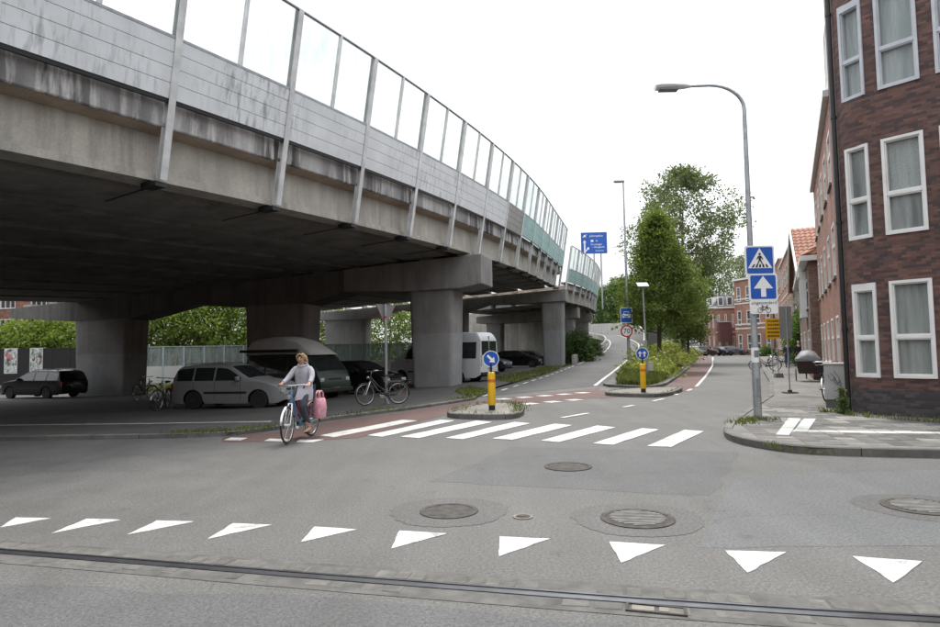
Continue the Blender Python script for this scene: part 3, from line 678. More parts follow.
for side in (-1, 1):
    s = 0.0; cum = 0.0; idx = 0; d_in = 0.035 if side < 0 else 0.095
    while idx < len(sett_pts)-2:
        ln = random.choice((0.13, 0.17, 0.22)); k = min(len(sett_pts)-1, idx+max(3, int(ln/0.0205)))
        A, B = Vector(sett_pts[idx]), Vector(sett_pts[k]); d = (B-A).normalized(); n = Vector((-d.y, d.x))*side
        if not (random.random() < (0.5 if side < 0 else 0.12)) and -4.6 < A.x < 3.4:
            w = 0.13 if side < 0 else 0.17; e = 0.008
            p0 = A+d*e+n*d_in; p1 = B-d*e+n*d_in; p2 = B-d*e+n*(d_in+w-random.uniform(0, .02)); p3 = A+d*e+n*(d_in+w-random.uniform(0, .02))
            z = random.uniform(0.0045, 0.009); i_ = 0.012; cc = (p0+p1+p2+p3)/4
            top = [cc+(q-cc)*0.88 for q in (p0, p1, p2, p3)]
            mb = MB(); mb.hexa([(q.x, q.y, 0.0) for q in (p0, p1, p2, p3)], [(q.x, q.y, z) for q in top]); mb.build('sett', 'cobble', track, smooth=False); nset += 1
        idx = k
c = G(656, 610.5); t = thing('drain_box', 'small rectangular rail drain box broken open beside the rail', 'drain', (c.x, c.y, 0), math.atan2(-.32, 1.1))
mb = MB(); mb.box(-.17, .17, -.05, .05, 0, .006); mb.build('hole', 'signblack', t)
mb = MB(); mb.box(-.19, .19, -.065, -.05, 0, .014); mb.box(-.19, .19, .05, .065, 0, .014); mb.box(-.19, -.17, -.05, .05, 0, .014); mb.box(.17, .19, -.05, .05, 0, .014); mb.build('frame', 'castiron', t)
mb = MB(); mb.box(-.15, -.01, -.04, .03, 0, .012); mb.box(.02, .08, -.03, .035, 0, .011); mb.build('grating', 'mortar_lit', t)
# ---- foliage helpers
def leaf_mesh(name, pts, size, mat, aspect=1.6, nrm=None, seed=1):
    """pts: (N,3) array; one small bent leaf (two triangles) at each, random attitude"""
    r = np.random.default_rng(seed); n = len(pts)
    a = r.normal(size=(n, 3)); a /= np.linalg.norm(a, axis=1)[:, None]
    b = r.normal(size=(n, 3)); b -= a*(a*b).sum(1)[:, None]; b /= np.linalg.norm(b, axis=1)[:, None]
    s = (size*r.uniform(.6, 1.35, n))[:, None] if np.isscalar(size) else (size*r.uniform(.7, 1.3, n))[:, None]
    v = np.empty((n, 4, 3)); v[:, 0] = pts-a*s*aspect*.5; v[:, 1] = pts+b*s*.5; v[:, 2] = pts+a*s*aspect*.5; v[:, 3] = pts-b*s*.5+np.cross(a, b)*s*.25
    return raw_quads(name, v, mat)
def raw_quads(name, v, mat):
    n = len(v); k = v.shape[1]; me = bpy.data.meshes.new(name)
    me.vertices.add(n*k); me.vertices.foreach_set('co', v.reshape(-1).astype(np.float32))
    me.loops.add(n*k); me.loops.foreach_set('vertex_index', np.arange(n*k, dtype=np.int32))
    me.polygons.add(n); me.polygons.foreach_set('loop_start', np.arange(0, n*k, k, dtype=np.int32)); me.polygons.foreach_set('loop_total', np.full(n, k, dtype=np.int32))
    me.materials.append(M[mat]); me.update(calc_edges=True); return me
def blades(name, base, h, mat, w=0.012, lean=0.35, seed=3):
    """grass blades at base points (N,3)"""
    r = np.random.default_rng(seed); n = len(base); a = r.uniform(0, 2*np.pi, n); hh = h*r.uniform(.45, 1.25, n) if np.isscalar(h) else h*r.uniform(.6, 1.2, n)
    d = np.stack([np.cos(a), np.sin(a), np.zeros(n)], 1); ln = r.uniform(0, lean, n); b2 = r.uniform(0, 2*np.pi, n); le = np.stack([np.cos(b2), np.sin(b2), np.zeros(n)], 1)
    v = np.empty((n, 4, 3)); ww = (w*r.uniform(.7, 1.4, n))[:, None]
    v[:, 0] = base-d*ww; v[:, 1] = base+d*ww
    m_ = base+le*(ln*hh*.35)[:, None]; m_[:, 2] += hh*.6
    v[:, 2] = m_+d*ww*.7; e = base+le*(ln*hh)[:, None]; e[:, 2] += hh; v[:, 3] = e
    return raw_quads(name, v, mat)
def scatter_line(pl, n, w, z, seed):
    r = np.random.default_rng(seed); pts = resample([Vector(p[:2]) for p in pl], 0.1); k = r.integers(0, len(pts), n)
    cl = np.sin(k*0.11+seed)+np.sin(k*0.043+2*seed); keep = r.uniform(-1.6, 1.2, n) < cl
    p = np.array([(pts[i].x, pts[i].y, z) for i in k[keep]]); p[:, :2] += r.normal(0, w, (len(p), 2)); return p
def weeds(name, pl, n, w, z, h, seed, label='green weeds growing in the paving joints', mat='grass'):
    o = put(name, blades(name, scatter_line(pl, n, w, z, seed), h, mat, 0.008, 0.8, seed)); return tag(o, label, 'weeds', kind='stuff')
weeds('weeds', [(-6.2, 13.15), (-5.0, 13.3), (-4.1, 14.4), (-3.4, 16.0), (-2.6, 17.2)], 1500, 0.14, PZ, 0.09, 1, 'ragged grass along the kerb beneath the viaduct')
weeds('weeds', [(-2.6, 17.4), (-1.8, 18.3), (0.0, 21.4)], 1300, 0.22, PZ, 0.09, 2, 'grass tufts along the kerb near the yield sign pole')
weeds('weeds', [tuple(p) for p in isl1_in[3:]], 1500, 0.13, 0.115, 0.10, 5, 'weeds covering the small traffic island')
weeds('weeds', [tuple(p) for p in isl2_in], 500, 0.06, 0.115, 0.05, 6, 'low weeds at the edge of the flat traffic island')
weeds('weeds', [G2(738, 424, SZ), G2(752, 419, SZ), G2(768, 420, SZ)], 420, 0.14, SZ, 0.08, 7, 'weeds around the foot of the street lamp')
weeds('weeds', [G2(772, 444, SZ), G2(780, 449.5, SZ), G2(800, 452, SZ), G2(900, 455, SZ)], 260, 0.05, SZ, 0.06, 8, 'weeds behind the kerb of the corner pavement')
weeds('weeds', [G2(822, 412, SZ), G2(846, 414, SZ), G2(858, 416.5, SZ), G2(940, 423, SZ)], 1300, 0.05, SZ, 0.12, 9, 'weeds along the foot of the dark brick wall')
# ================================================================== VIADUCT
class Edge:
    """right-hand edge of a deck as a function of post index: position of the post foot, heading, level"""
    def __init__(s, p0, i0, th, k, slope, sp, i_str=None):
        s.p0 = p0; s.i0 = i0; s.th = th; s.k = k; s.sl = slope; s.sp = sp; s.i_str = i_str
    def at(s, i):
        S = (i-s.i0)*s.sp; S2 = 0.0
        if s.i_str is not None and i > s.i_str: S2 = (i-s.i_str)*s.sp; S -= S2
        h = s.th-s.k*S
        x = s.p0[0]+(math.cos(h)-math.cos(s.th))/s.k+S2*math.sin(h); y = s.p0[1]-(math.sin(h)-math.sin(s.th))/s.k+S2*math.cos(h)
        return Vector((x, y, s.p0[2]+s.sl*(i-s.i0)*s.sp)), h
    def fr(s, i):
        p, h = s.at(i); return p, Vector((math.cos(h), -math.sin(h), 0)), Vector((math.sin(h), math.cos(h), 0))
E1 = Edge((-.8378, 26.33, 6.111), 5, .3913, .0081, .0343, 3.4685, 10.0)
E2 = Edge((9.0, 59.5, 6.15), 0, rad(22.5), 1/150., .02, 3.5)
LEAN = rad(9.37); HPOST = 5.3; XS = 0.058
UPB = lambda n: n*math.sin(LEAN)+Vector((0, 0, math.cos(LEAN)))
OUB = lambda n: n*math.cos(LEAN)-Vector((0, 0, math.sin(LEAN)))
def sweep(E, i0, i1, prof, step=0.5):
    """prof: closed section [(a outward, z)]; swept along the edge"""
    rows = []; i = i0
    while i <= i1+1e-6:
        p, n, t = E.fr(i); rows.append([tuple(p+n*a+Vector((0, 0, z))) for a, z in prof]); i += step
    mb = MB(); mb.grid(rows, close_u=True); m = len(prof)
    mb.f.append(tuple(range(m))); mb.mi.append(0); mb.f.append(tuple(len(mb.v)-m+j for j in range(m))); mb.mi.append(0)
    return mb
def deck(E, i0, i1, width, label, beams):
    p = E.at(i0)[0] if i0 > -3 else E.at(5)[0]
    v = thing('viaduct', label, 'viaduct', (p.x, p.y, 0), world=True)
    sweep(E, i0, i1, [(-.32, 0.0), (-.24, 0.0), (-.24, .17), (-.32, .20), (-.32, 1.07), (-.80, 1.07), (-.80, 0.0-.03)]).build('edge_girder', 'concrete', v)
    sweep(E, i0, i1, [(.06, 1.15), (.10, 1.15), (.12, 1.18), (.12, 1.80), (-.25, 1.82), (-.30, 1.62), (.06, 1.62)]).build('fascia', 'concrete_fascia', v)
    sweep(E, i0, i1, [(-.42, 1.06), (.055, 1.13), (.055, 1.50), (-.42, 1.50)]).build('overhang', 'slab_brown', v)
    # slab and inner beams
    sweep(E, i0, i1, [(-.43, 1.06), (-width, 1.06-XS*width), (-width, 1.5-XS*width), (-.43, 1.5)]).build('deck_slab', 'slab_brown', v)
    for k in range(beams):
        a0 = -.80-.45-k*(width-1.6)/beams; w = (width-1.6)/beams-.5
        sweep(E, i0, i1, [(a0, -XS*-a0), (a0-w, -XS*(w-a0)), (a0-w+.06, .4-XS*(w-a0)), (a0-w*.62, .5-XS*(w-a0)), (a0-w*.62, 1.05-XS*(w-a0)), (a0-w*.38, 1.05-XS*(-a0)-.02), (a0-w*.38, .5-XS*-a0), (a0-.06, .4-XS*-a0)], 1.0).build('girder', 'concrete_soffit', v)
    sweep(E, i0, i1, [(-width-.1, 1.0-XS*width), (-width-.1, 2.4-XS*width), (-width+.2, 2.4-XS*width), (-width+.2, 1.0-XS*width)]).build('parapet', 'concrete', v)
    # transverse end and joint beams
    return v
V1 = deck(E1, -10, 14.2, 24.0, 'grey concrete road viaduct on piers curving overhead at left', 9)
V2 = deck(E2, 0.0, 18, 12.0, 'lower far viaduct section continuing past the last big pier', 5)
def rrect(w, d, r=0.18, n=4):
    out = []
    for cx, cy, a0 in ((w/2-r, d/2-r, 0), (-w/2+r, d/2-r, 90), (-w/2+r, -d/2+r, 180), (w/2-r, -d/2+r, 270)):
        for j in range(n+1):
            a = rad(a0+90*j/n); out.append((cx+r*math.cos(a), cy+r*math.sin(a)))
    return out
def shaft(v, c, w, d, z0, z1, ang, flare=0.12, paint=True):
    mb = MB(); cs, sn = math.cos(ang), math.sin(ang); rows = []
    for z, k in ((z0-.05, 0.0), ((z0+z1)/2, .5), (z1, 1.0)):
        rows.append([(c[0]+x*cs-y*sn, c[1]+x*sn+y*cs, z) for x, y in rrect(w+flare*2*k, d+flare*k, min(.22, d*.2))])
    mb.grid(rows, close_u=True); n = len(rows[0]); mb.f.append(tuple(range(2*n, 3*n))); mb.mi.append(0)
    sh = mb.build('pier', 'concrete_pier', v, smooth=True)
    if paint:   # grey anti-graffiti coat on the lower half
        mb = MB(); h = (z1-z0)*.55; rows = []
        for z, k in ((z0+.0, 0.0), (z0+h, .55)):
            rows.append([(c[0]+x*cs-y*sn, c[1]+x*sn+y*cs, z) for x, y in rrect(w+flare*2*k+.012, d+flare*k+.012, min(.22, d*.2))])
        mb.grid(rows, close_u=True); mb.build('grey_coating', 'concrete_coat', sh, smooth=True)
M['concrete_coat'] = concrete('concrete_coat', (0.30, 0.305, 0.305), 0.12)
def bent(v, R, ldir, tb, ttop, piers, depth, ang, bearings=None, split=None):
    """crosshead from its right end R leftwards along ldir; tb: (t, z) underside; ttop: z of top as function of t"""
    L = Vector((*ldir, 0)).normalized(); D = Vector((L.y, -L.x, 0)); 
    if D.y > 0: D = -D                       # towards the camera
    R = Vector((R[0], R[1], 0))
    spans = [tb] if split is None else [[q for q in tb if q[0] <= split], [q for q in tb if q[0] >= split]]
    for s_i, q in enumerate(spans):
        dep = depth/2 if s_i == 0 else depth/2-.18
        mb = MB(); f = [R+L*t+D*dep+Vector((0, 0, z)) for t, z in q]+[R+L*t+D*dep+Vector((0, 0, ttop(t))) for t, z in reversed(q)]
        b = [p-D*2*dep for p in f]; n = len(f)
        mb.add(f+b, [tuple(range(n)), tuple(range(2*n-1, n-1, -1))]+[(i, (i+1) % n, n+(i+1) % n, n+i) for i in range(n)])
        mb.build('crosshead', 'concrete_pier' if s_i == 0 else 'concrete_old', v, bevel=0.04)  # left span coloured darker to stand for its dimmer lighting
    for t, w, d, z1, z0 in piers:
        c = R+L*t; shaft(v, (c.x, c.y), w, d, pzf(c.x, c.y) if z0 == PZ else z0, z1+.05, ang)
    if bearings:
        for t in bearings:
            c = R+L*t; mb = MB(); mb.M = frame((c.x, c.y, ttop(t)-.02), L)
            mb.box(-.3, .3, -.75, .75, 0, .16); mb.build('bearing', 'concrete', v)
BA = rad(16); LD = (-math.cos(BA), math.sin(BA))
top1 = lambda t: 6.10-.052*t
bent(V1, (.85, 29.6), LD, [(0, 4.72), (1.0, 4.55), (3.7, 4.52), (7.0, 4.66), (7.01, 4.66), (9.2, 4.15), (12.9, 4.15), (16.6, 4.42), (20.1, 3.72), (24.2, 3.72), (28.7, 4.05)], top1,
     [(2.55, 2.0, 1.6, 4.5, PZ), (11.0, 3.3, 1.6, 4.12, PZ), (22.1, 3.5, 1.6, 3.7, PZ)], 2.1, -rad(17), [k*1.9+.9 for k in range(15)], split=7.0)
top2 = lambda t: 7.02-.052*t
bent(V1, (8.9, 57.2), LD, [(0, 5.9), (3.2, 5.85), (7.5, 5.9), (9.5, 5.3), (13.2, 5.3), (16.6, 5.7), (20.1, 4.9), (24.2, 4.9), (28.7, 5.3)], top2,
     [(1.3, 1.8, 1.6, 5.85, 0.1), (11.3, 3.3, 1.6, 5.28, PZ), (22.1, 4.2, 1.6, 4.88, PZ)], 2.1, -rad(14), [k*1.9+.9 for k in range(14)])
for i_, tz in ((2.6, 6.15), (7.6, 6.45), (13, 6.8)):
    p, n, t_ = E2.fr(i_); q = p-n*.4
    bent(V2, (q.x, q.y), (-n.x, -n.y), [(0, tz-1.25), (2.5, tz-1.45), (9, tz-1.6), (11.5, tz-1.5)], lambda t, a=tz: a-.08-XS*t, [(1.4, 1.6, 1.4, tz-1.4, 0.0), (9.5, 1.6, 1.4, tz-1.6, 0.0)], 1.8, math.atan2(n.y, n.x))
p, n, t_ = E1.fr(-2); q = p+n*.4       # bent just outside the frame on the left: holds the near span up
bent(V1, (q.x, q.y), LD, [(0, 4.0), (7, 3.9), (14, 3.6), (28, 3.4)], lambda t: 5.15-.052*t, [(2.5, 2.0, 1.6, 3.9, 0.0), (14, 3.3, 1.6, 3.6, PZ), (24, 3.4, 1.6, 3.4, PZ)], 2.1, -rad(24))
# ---- noise screen on the edge: posts, boards, panes
def h_post(E, i, parent, h=HPOST):
    p, n, t = E.fr(i); mb = MB(); u = UPB(n); o = OUB(n)
    def bar(t0, t1, o0, o1, u0, u1):
        mb.hexa([p+t*a+o*b+u*u0 for a, b in ((t0, o0), (t1, o0), (t1, o1), (t0, o1))], [p+t*a+o*b+u*u1 for a, b in ((t0, o0), (t1, o0), (t1, o1), (t0, o1))])
    bar(-.085, .085, .055, .07, -.02, h); bar(-.006, .006, -.085, .055, -.02, h); bar(-.085, .085, -.10, -.085, -.02, h)
    po = mb.build('post', 'post', parent)
    mb = MB()
    mb.hexa([p+t*a+n*b+Vector((0, 0, -.16)) for a, b in ((-.14, -.55), (.14, -.55), (.14, -.02), (-.14, -.02))], [p+t*a+n*b+Vector((0, 0, -.05)) for a, b in ((-.14, -.55), (.14, -.55), (.14, -.02), (-.14, -.02))])
    mb.tube([p-n*.1+Vector((0, 0, -.1)), p-n*2.1+Vector((0, 0, -.1-XS*2))], .018, 5); mb.build('bracket', 'black', po)
def bay_pts(E, i, j, o_, u_):
    p, n, t = E.fr(i); return p+OUB(n)*o_+UPB(n)*u_
def slabpiece(E, i, j, g, o0, o1, u0, u1):
    """thin slab between posts i and j"""
    f = lambda k, o, u: bay_pts(E, k, 0, o, u)
    mb = MB(); mb.hexa([f(i+g, o0, u0), f(j-g, o0, u0), f(j-g, o1, u0), f(i+g, o1, u0)], [f(i+g, o0, u1), f(j-g, o0, u1), f(j-g, o1, u1), f(i+g, o1, u1)]); return mb
def screen(E, i0, i1, label, teal, grey=None, pos_=None):
    b = E.at(max(i0, 3))[0]; s = thing('noise_screen', label, 'noise barrier', tuple(b), world=True)
    for i in range(i0, i1+1): h_post(E, i, s)
    for i in range(i0, i1):
        mt = 'teal_panel' if teal(i) else ('panel_dark' if grey and grey(i) else 'panel')
        edges = [1.78, 2.13, 2.47, 2.80, 3.10]
        if teal(i): edges = [1.86, 2.48, 3.10]
        for a, c in zip(edges[:-1], edges[1:]):
            slabpiece(E, i, i+1, .004, -.078, .045, a+.006, c-.006).build('board', mt, s)
        slabpiece(E, i, i+1, .003, -.082, .052, 3.10, 3.16).build('ledge', 'galv', s)
        slabpiece(E, i, i+1, .003, -.07, .03, 1.70, 1.775).build('seal_strip', 'signblack', s)
        for a, c in ((i, i+.5), (i+.5, i+1)): slabpiece(E, a, c, .012, -.025, -.005, 3.16, HPOST-.05).build('pane', 'glass', s)
        f = lambda k, o, u: bay_pts(E, k, 0, o, u)
        mb = MB(); mb.hexa([f(i+.488, -.06, 3.16), f(i+.512, -.06, 3.16), f(i+.512, .03, 3.16), f(i+.488, .03, 3.16)], [f(i+.488, -.06, HPOST), f(i+.512, -.06, HPOST), f(i+.512, .03, HPOST), f(i+.488, .03, HPOST)]); mb.build('mullion', 'post', s)
        mb = MB(); mb.tube([f(i, -.015, HPOST), f(i+.5, -.015, HPOST), f(i+1, -.015, HPOST)], .045, 6); mb.build('top_rail', 'galv_dark', s, smooth=True)
    return s
M['panel_dark'] = panelmat('panel_dark', (0.30, 0.30, 0.285))
screen(E1, -2, 14, 'grey board and glass noise screen on the curving near viaduct edge', lambda i: i >= 8, lambda i: i == 7)
screen(E2, 0, 16, 'teal board noise screen on the lower far viaduct', lambda i: True)
# ================================================================== BUILDINGS
def path_s(path):
    L = [0.0]
    for a, b in zip(path[:-1], path[1:]): L.append(L[-1]+math.dist(a, b))
    return L
def path_at(path, L, s):
    s = min(max(s, 0), L[-1]); k = 0
    while k < len(L)-2 and L[k+1] < s: k += 1
    u = (s-L[k])/(L[k+1]-L[k]); a = Vector(path[k]); b = Vector(path[k+1]); d = (b-a).normalized()
    return a.lerp(b, u), d, Vector((-d.y, d.x))
def wall(path, z0, z1, holes, rec=0.12):
    """brick skin along a plan path (open air on its left) with real openings; uv in metres"""
    L = path_s(path); mb = MB()
    ss = sorted(set([round(x, 4) for x in L]+[round(q, 4) for h in holes for q in h[:2] if 0 < q < L[-1]]))
    zs = sorted(set([z0, z1]+[q for h in holes for q in h[2:4] if z0 < q < z1]))
    def pt(s, z, d=0.0):
        p, t, n = path_at(path, L, s); p = p-n*d; return (p.x, p.y, z)
    for a, b in zip(ss[:-1], ss[1:]):
        if b-a < 1e-4: continue
        for c, e in zip(zs[:-1], zs[1:]):
            m_s, m_z = (a+b)/2, (c+e)/2
            if any(h[0] < m_s < h[1] and h[2] < m_z < h[3] for h in holes): continue
            mb.add([pt(a, c), pt(b, c), pt(b, e), pt(a, e)], [(3, 2, 1, 0)], [(a, c), (b, c), (b, e), (a, e)])
    for h in holes:
        a, b, c, e = h[:4]
        for s in (a, b): mb.add([pt(s, c), pt(s, c, rec), pt(s, e, rec), pt(s, e)], [(0, 1, 2, 3)], [(s, c), (s+rec, c), (s+rec, e), (s, e)])
        for z in (c, e): mb.add([pt(a, z), pt(b, z), pt(b, z, rec), pt(a, z, rec)], [(0, 1, 2, 3)], [(a, z), (b, z), (b, z+rec), (a, z+rec)])
    return mb, pt, L
def window(parent, path, h, rec=0.06, fw=0.07, mat='frame_white', split=0.40, glass='winglass', lining=None, sill=True, simple_=False, proud=0.0, head=0.0, mull=0):
    """frame, panes, optional blind or curtain behind the glass, sill; h=(s0,s1,z0,z1)"""
    L = path_s(path); p0, d0, n0 = path_at(path, L, h[0]); p1, d1, n1 = path_at(path, L, h[1])
    d = (p1-p0).normalized(); W = (p1-p0).length; H = h[3]-h[2]
    Fm = frame((p0.x, p0.y, h[2]), (d.x, d.y, 0))     # x along wall, y towards inside is -normal
    y0 = rec; n = Vector((-d.y, d.x))
    # local y = z x x = left normal = outside, so inside is -y
    mb = MB(); mb.M = Fm; o = proud; i = -rec-.05
    mb.box(0, fw, i, o, 0, H); mb.box(W-fw, W, i, o, 0, H); mb.box(fw, W-fw, i, o, 0, fw); mb.box(fw, W-fw, i, o, H-fw-head, H)
    if split: mb.box(fw, W-fw, i, o-.012, H*split-fw*.55, H*split+fw*.55)
    for k in range(mull): x = W*(k+1)/(mull+1); mb.box(x-fw*.4, x+fw*.4, i, o-.012, fw, H-fw)
    w = mb.build('window', mat, parent)
    zz = [(fw, H*split-fw*.55), (H*split+fw*.55, H-fw-head)] if split else [(fw, H-fw-head)]
    if simple_:
        mb = MB(); mb.M = Fm; mb.box(fw*.8, W-fw*.8, i+.01, i+.03, fw*.8, H-fw*.8); mb.build('pane', glass, w)
    else:
        for a, b in zz:
            if not simple_:
                mb = MB(); mb.M = Fm; e = .028    # sash
                mb.box(fw, fw+e, i+.01, o-.03, a, b); mb.box(W-fw-e, W-fw, i+.01, o-.03, a, b); mb.box(fw+e, W-fw-e, i+.01, o-.03, a, a+e); mb.box(fw+e, W-fw-e, i+.01, o-.03, b-e, b); mb.build('sash', mat, w)
            mb = MB(); mb.M = Fm; mb.box(fw+.02, W-fw-.02, i+.02, i+.03, a+.02, b-.02); mb.build('pane', glass, w)
    if lining == 'curtain':
        mb = MB(); mb.M = Fm; k = 18
        mb.grid([[(fw*.5+(W-fw)*j/k, i-.12+.012*math.sin(j*2.1), z) for j in range(k+1)] for z in (0.02, H-.02)]); mb.build('curtain', 'curtain', w, smooth=True)
    if lining == 'shade':
        mb = MB(); mb.M = Fm; mb.box(fw*.5, W-fw*.5, i-.09, i-.085, .02, H-.02); mb.build('roller_shade', 'shade_grey', w)  # flat sheet behind the glass, coloured like reflected sky
    if lining == 'blind':
        mb = MB(); mb.M = Fm; z = H*split+.05
        while z < H-fw: mb.box(fw, W-fw, i-.07, i-.05, z, z+.030); z += .042
        mb.build('blind', 'blind', w)
    if not simple_:
        mb = MB(); mb.M = Fm; mb.box(-.1, W+.1, i-.75, i-.7, -.1, H+.1); mb.build('room_behind', 'room', w)
    if sill: 
        mb = MB(); mb.M = Fm; mb.box(-.04, W+.04, i+.02, .06, -.07, -.002); mb.build('sill', 'slab_light' if mat == 'frame_white' else 'frame_grey', w)
    return w
M['seeglass'] = glassmat('house_glass', (0.86, 0.90, 0.88), 0.30, 0.03)
# ---- corner house of dark brick with a rounded corner
def arc_corner(c0, wd, sd, r=1.15, n=10):
    """plan path: along the front wall to the corner, round it, on along the street"""
    a = -wd; b = sd; bis = (a+b)
    ang = math.acos(max(-1, min(1, (-a).dot(b)))); tl = r*math.tan((math.pi-math.acos(max(-1, min(1, (wd).dot(sd)))))/2)
    p0 = c0+wd*tl; p1 = c0+sd*tl; out = []
    for i in range(n+1):
        u = i/n; out.append(tuple((p0*(1-u)+c0*u)*(1-u)+(c0*(1-u)+p1*u)*u))
    return out
COR = C0+Vector((0.16, 0.12))
arc = arc_corner(COR, WD, SD, 0.95)
cpath = [tuple(COR+WD*9.0)]+arc+[tuple(COR+SD*2.6)]
cL = path_s(cpath)
def s_of_px(px):
    best = None
    for k in range(2000):
        s = cL[-1]*k/2000; p = path_at(cpath, cL, s)[0]; x = 470+F_PX*(Vector((p.x, p.y, 1.7))-CP).dot(CR)/((Vector((p.x, p.y, 1.7))-CP).dot(FW))
        if best is None or abs(x-px) < best[0]: best = (abs(x-px), s)
    return best[1]
def z_of(px, py, s):
    p = path_at(cpath, cL, s)[0]; d = ray(px, py); t = math.hypot(p.x, p.y)/math.hypot(d.x, d.y); return CAM_H+d.z*t
house = thing('corner_house', 'dark brown brick corner house with rounded corner and white window frames', 'house', (COR.x, COR.y, SZ), world=True)
cols = []
for (xr, xl) in ((879, 855.5), (936, 892.5)):
    a, b = s_of_px(xr), s_of_px(xl); cols.append((min(a, b), max(a, b)))
w_b = cols[1][1]-cols[1][0]
gap = cols[0][0]-cols[1][1]
cols.append((cols[1][0]-gap*1.1-w_b, cols[1][0]-gap*1.1)); cols.append((cols[2][0]-1.6-w_b, cols[2][0]-1.6))
s1 = cols[1][1]
zr = [(z_of(893, 378, s1), z_of(893, 281, s1)), (z_of(889, 235, s1), z_of(886, 139, s1)), (z_of(881, 90, s1), z_of(878, -10, s1)), (0, 0)]
zr[3] = (zr[2][1]+.75, zr[2][1]+2.6)
holes = [(a, b, c, d) for (a, b) in cols for (c, d) in zr]
TOPZ = zr[3][1]+1.2
mbw, _, _ = wall(cpath, SZ+.55, TOPZ, holes, 0.14); mbw.build('wall', 'brick_brown', house, fixn=False)
mbw, _, _ = wall([(p[0], p[1]) for p in cpath], SZ-.02, SZ+.55, []); 
mbw.build('plinth', 'brick_plinth', house, fixn=False)
for ci, (a, b) in enumerate(cols):
    for fi, (c, d) in enumerate(zr):
        lin = 'curtain' if fi == 0 else ('blind' if (ci == 1 and fi == 1) else 'shade' if fi >= 2 else None)
        fm = 'frame_grey' if fi >= 2 else 'frame_white'
        window(house, cpath, (a, b, c, d), rec=.05, fw=.062, mat=fm, split=0.42 if fi < 2 else 0.40, glass='seeglass', lining=lin, sill=False, proud=.035, head=.10 if ci == 0 and fi != 1 else 0.0)
# roof slab closes the house; back walls
inn = [(p[0], p[1]) for p in cpath]; back = [tuple(COR+SD*2.6+WD*6.0), tuple(COR+WD*9.0+SD*4)]
mb = MB(); mb.prism(inn+[tuple(Vector(cpath[-1])+Vector((5, -2.6)))]+[tuple(Vector(cpath[0])+Vector((2.5, 3.5)))], TOPZ, TOPZ+.25); mb.build('roof_edge', 'slate', house)
mb = MB(); q = [tuple(Vector(cpath[-1])+Vector((5, -2.6))), tuple(Vector(cpath[0])+Vector((2.5, 3.5)))]
for a, b in ((cpath[-1], q[0]), (q[0], q[1]), (q[1], cpath[0])):
    mb.add([(a[0], a[1], 0), (b[0], b[1], 0), (b[0], b[1], TOPZ), (a[0], a[1], TOPZ)], [(0, 1, 2, 3)], [(0, 0), (5, 0), (5, TOPZ), (0, TOPZ)])
mb.build('rear_wall', 'brick_brown', house, fixn=False)
pp, pd, pn = path_at(cpath, cL, cL[-1]-2.15)
mb = MB(); q = pp+pn*.07; mb.tube([(q.x, q.y, SZ), (q.x, q.y, TOPZ)], .055, 8)
for z in (2, 4.5, 7, 9.5): mb.tube([(q.x, q.y, z-.03), (q.x, q.y, z+.03)], .068, 8)
mb.build('downpipe', 'black', house, smooth=True)
# ---- terrace along the street
fpath = [Vector(f) for f in fac]; fpath = [COR+SD*2.6]+fpath[1:]
FL = path_s([tuple(p) for p in fpath])
def fline(s):
    p, d, n = path_at([tuple(q) for q in fpath], FL, s); return p
def s_px(px):
    best = (1e9, 0)
    for k in range(1500):
        s = FL[-1]*k/1500; p = fline(s); v = Vector((p.x, p.y, 1.7))-CP; x = 470+F_PX*v.dot(CR)/v.dot(FW)
        if abs(x-px) < best[0]: best = (abs(x-px), s)
    return best[1]
def terrace(name, label, s0, s1, h, mat, storeys, nwin, wfrac=.5, fmat='frame_white', split=.5, depth=8.0, setb=0.0, parap=True, doors=False):
    a, b = fline(s0), fline(s1); d = (b-a).normalized(); n = Vector((-d.y, d.x)); a = a-n*setb; b = b-n*setb
    L = (b-a).length; t = thing(name, label, 'house', (a.x, a.y, SZ), world=True); path = [tuple(a), tuple(b)]
    holes = []; fh = (h-.6)/storeys
    for f in range(storeys):
        for k in range(nwin):
            c = L*(k+.5)/nwin; w = L/nwin*wfrac; z0 = SZ+.85+f*fh
            holes.append((c-w/2, c+w/2, z0 if not (doors and f == 0 and k % 2 == 0) else SZ+.1, min(z0+fh*.58, h-.3)))
    mbw, _, _ = wall(path, SZ, h, holes, .12); mbw.build('wall', mat, t, fixn=False)
    for hh in holes: window(t, path, hh, rec=.06, fw=.07, mat=fmat, split=split, simple_=True, sill=True)
    e = b-n*depth; g = a-n*depth
    mb = MB()
    for p, q in ((b, e), (e, g), (g, a)): 
        l = (q-p).length; mb.add([(p.x, p.y, SZ), (q.x, q.y, SZ), (q.x, q.y, h), (p.x, p.y, h)], [(3, 2, 1, 0)], [(0, 0), (l, 0), (l, h), (0, h)])
    mb.build('side_wall', mat, t, fixn=False)
    if parap:
        mb = MB(); mb.M = frame((a.x, a.y, 0), (d.x, d.y, 0)); mb.box(-.02, L+.02, -depth, .14, h, h+.18); mb.build('cornice', 'cornice', t)
    return t, a, b, d, n, L
def bands(t, a, d, L, zs, mat='cornice', h=.12):
    for z in zs:
        mb = MB(); mb.M = frame((a.x, a.y, z), (d.x, d.y, 0)); mb.box(0, L, -.02, .035, 0, h); mb.build('band', mat, t)
s2 = s_px(821)
t, a, b, d, n, L = terrace('terraced_house', 'red brick house with tall narrow windows next to the dark corner house', 0.02, s2, 8.3, 'brick_red', 3, 5, .48, split=.6)
mb = MB(); mb.M = frame((a.x, a.y, 8.48), (d.x, d.y, 0)); mb.box(.4, 3.0, -.9, -.1, 0, .9); mb.build('balcony_wall', 'cornice', t)
mb = MB(); mb.M = frame((a.x, a.y, 9.38), (d.x, d.y, 0))
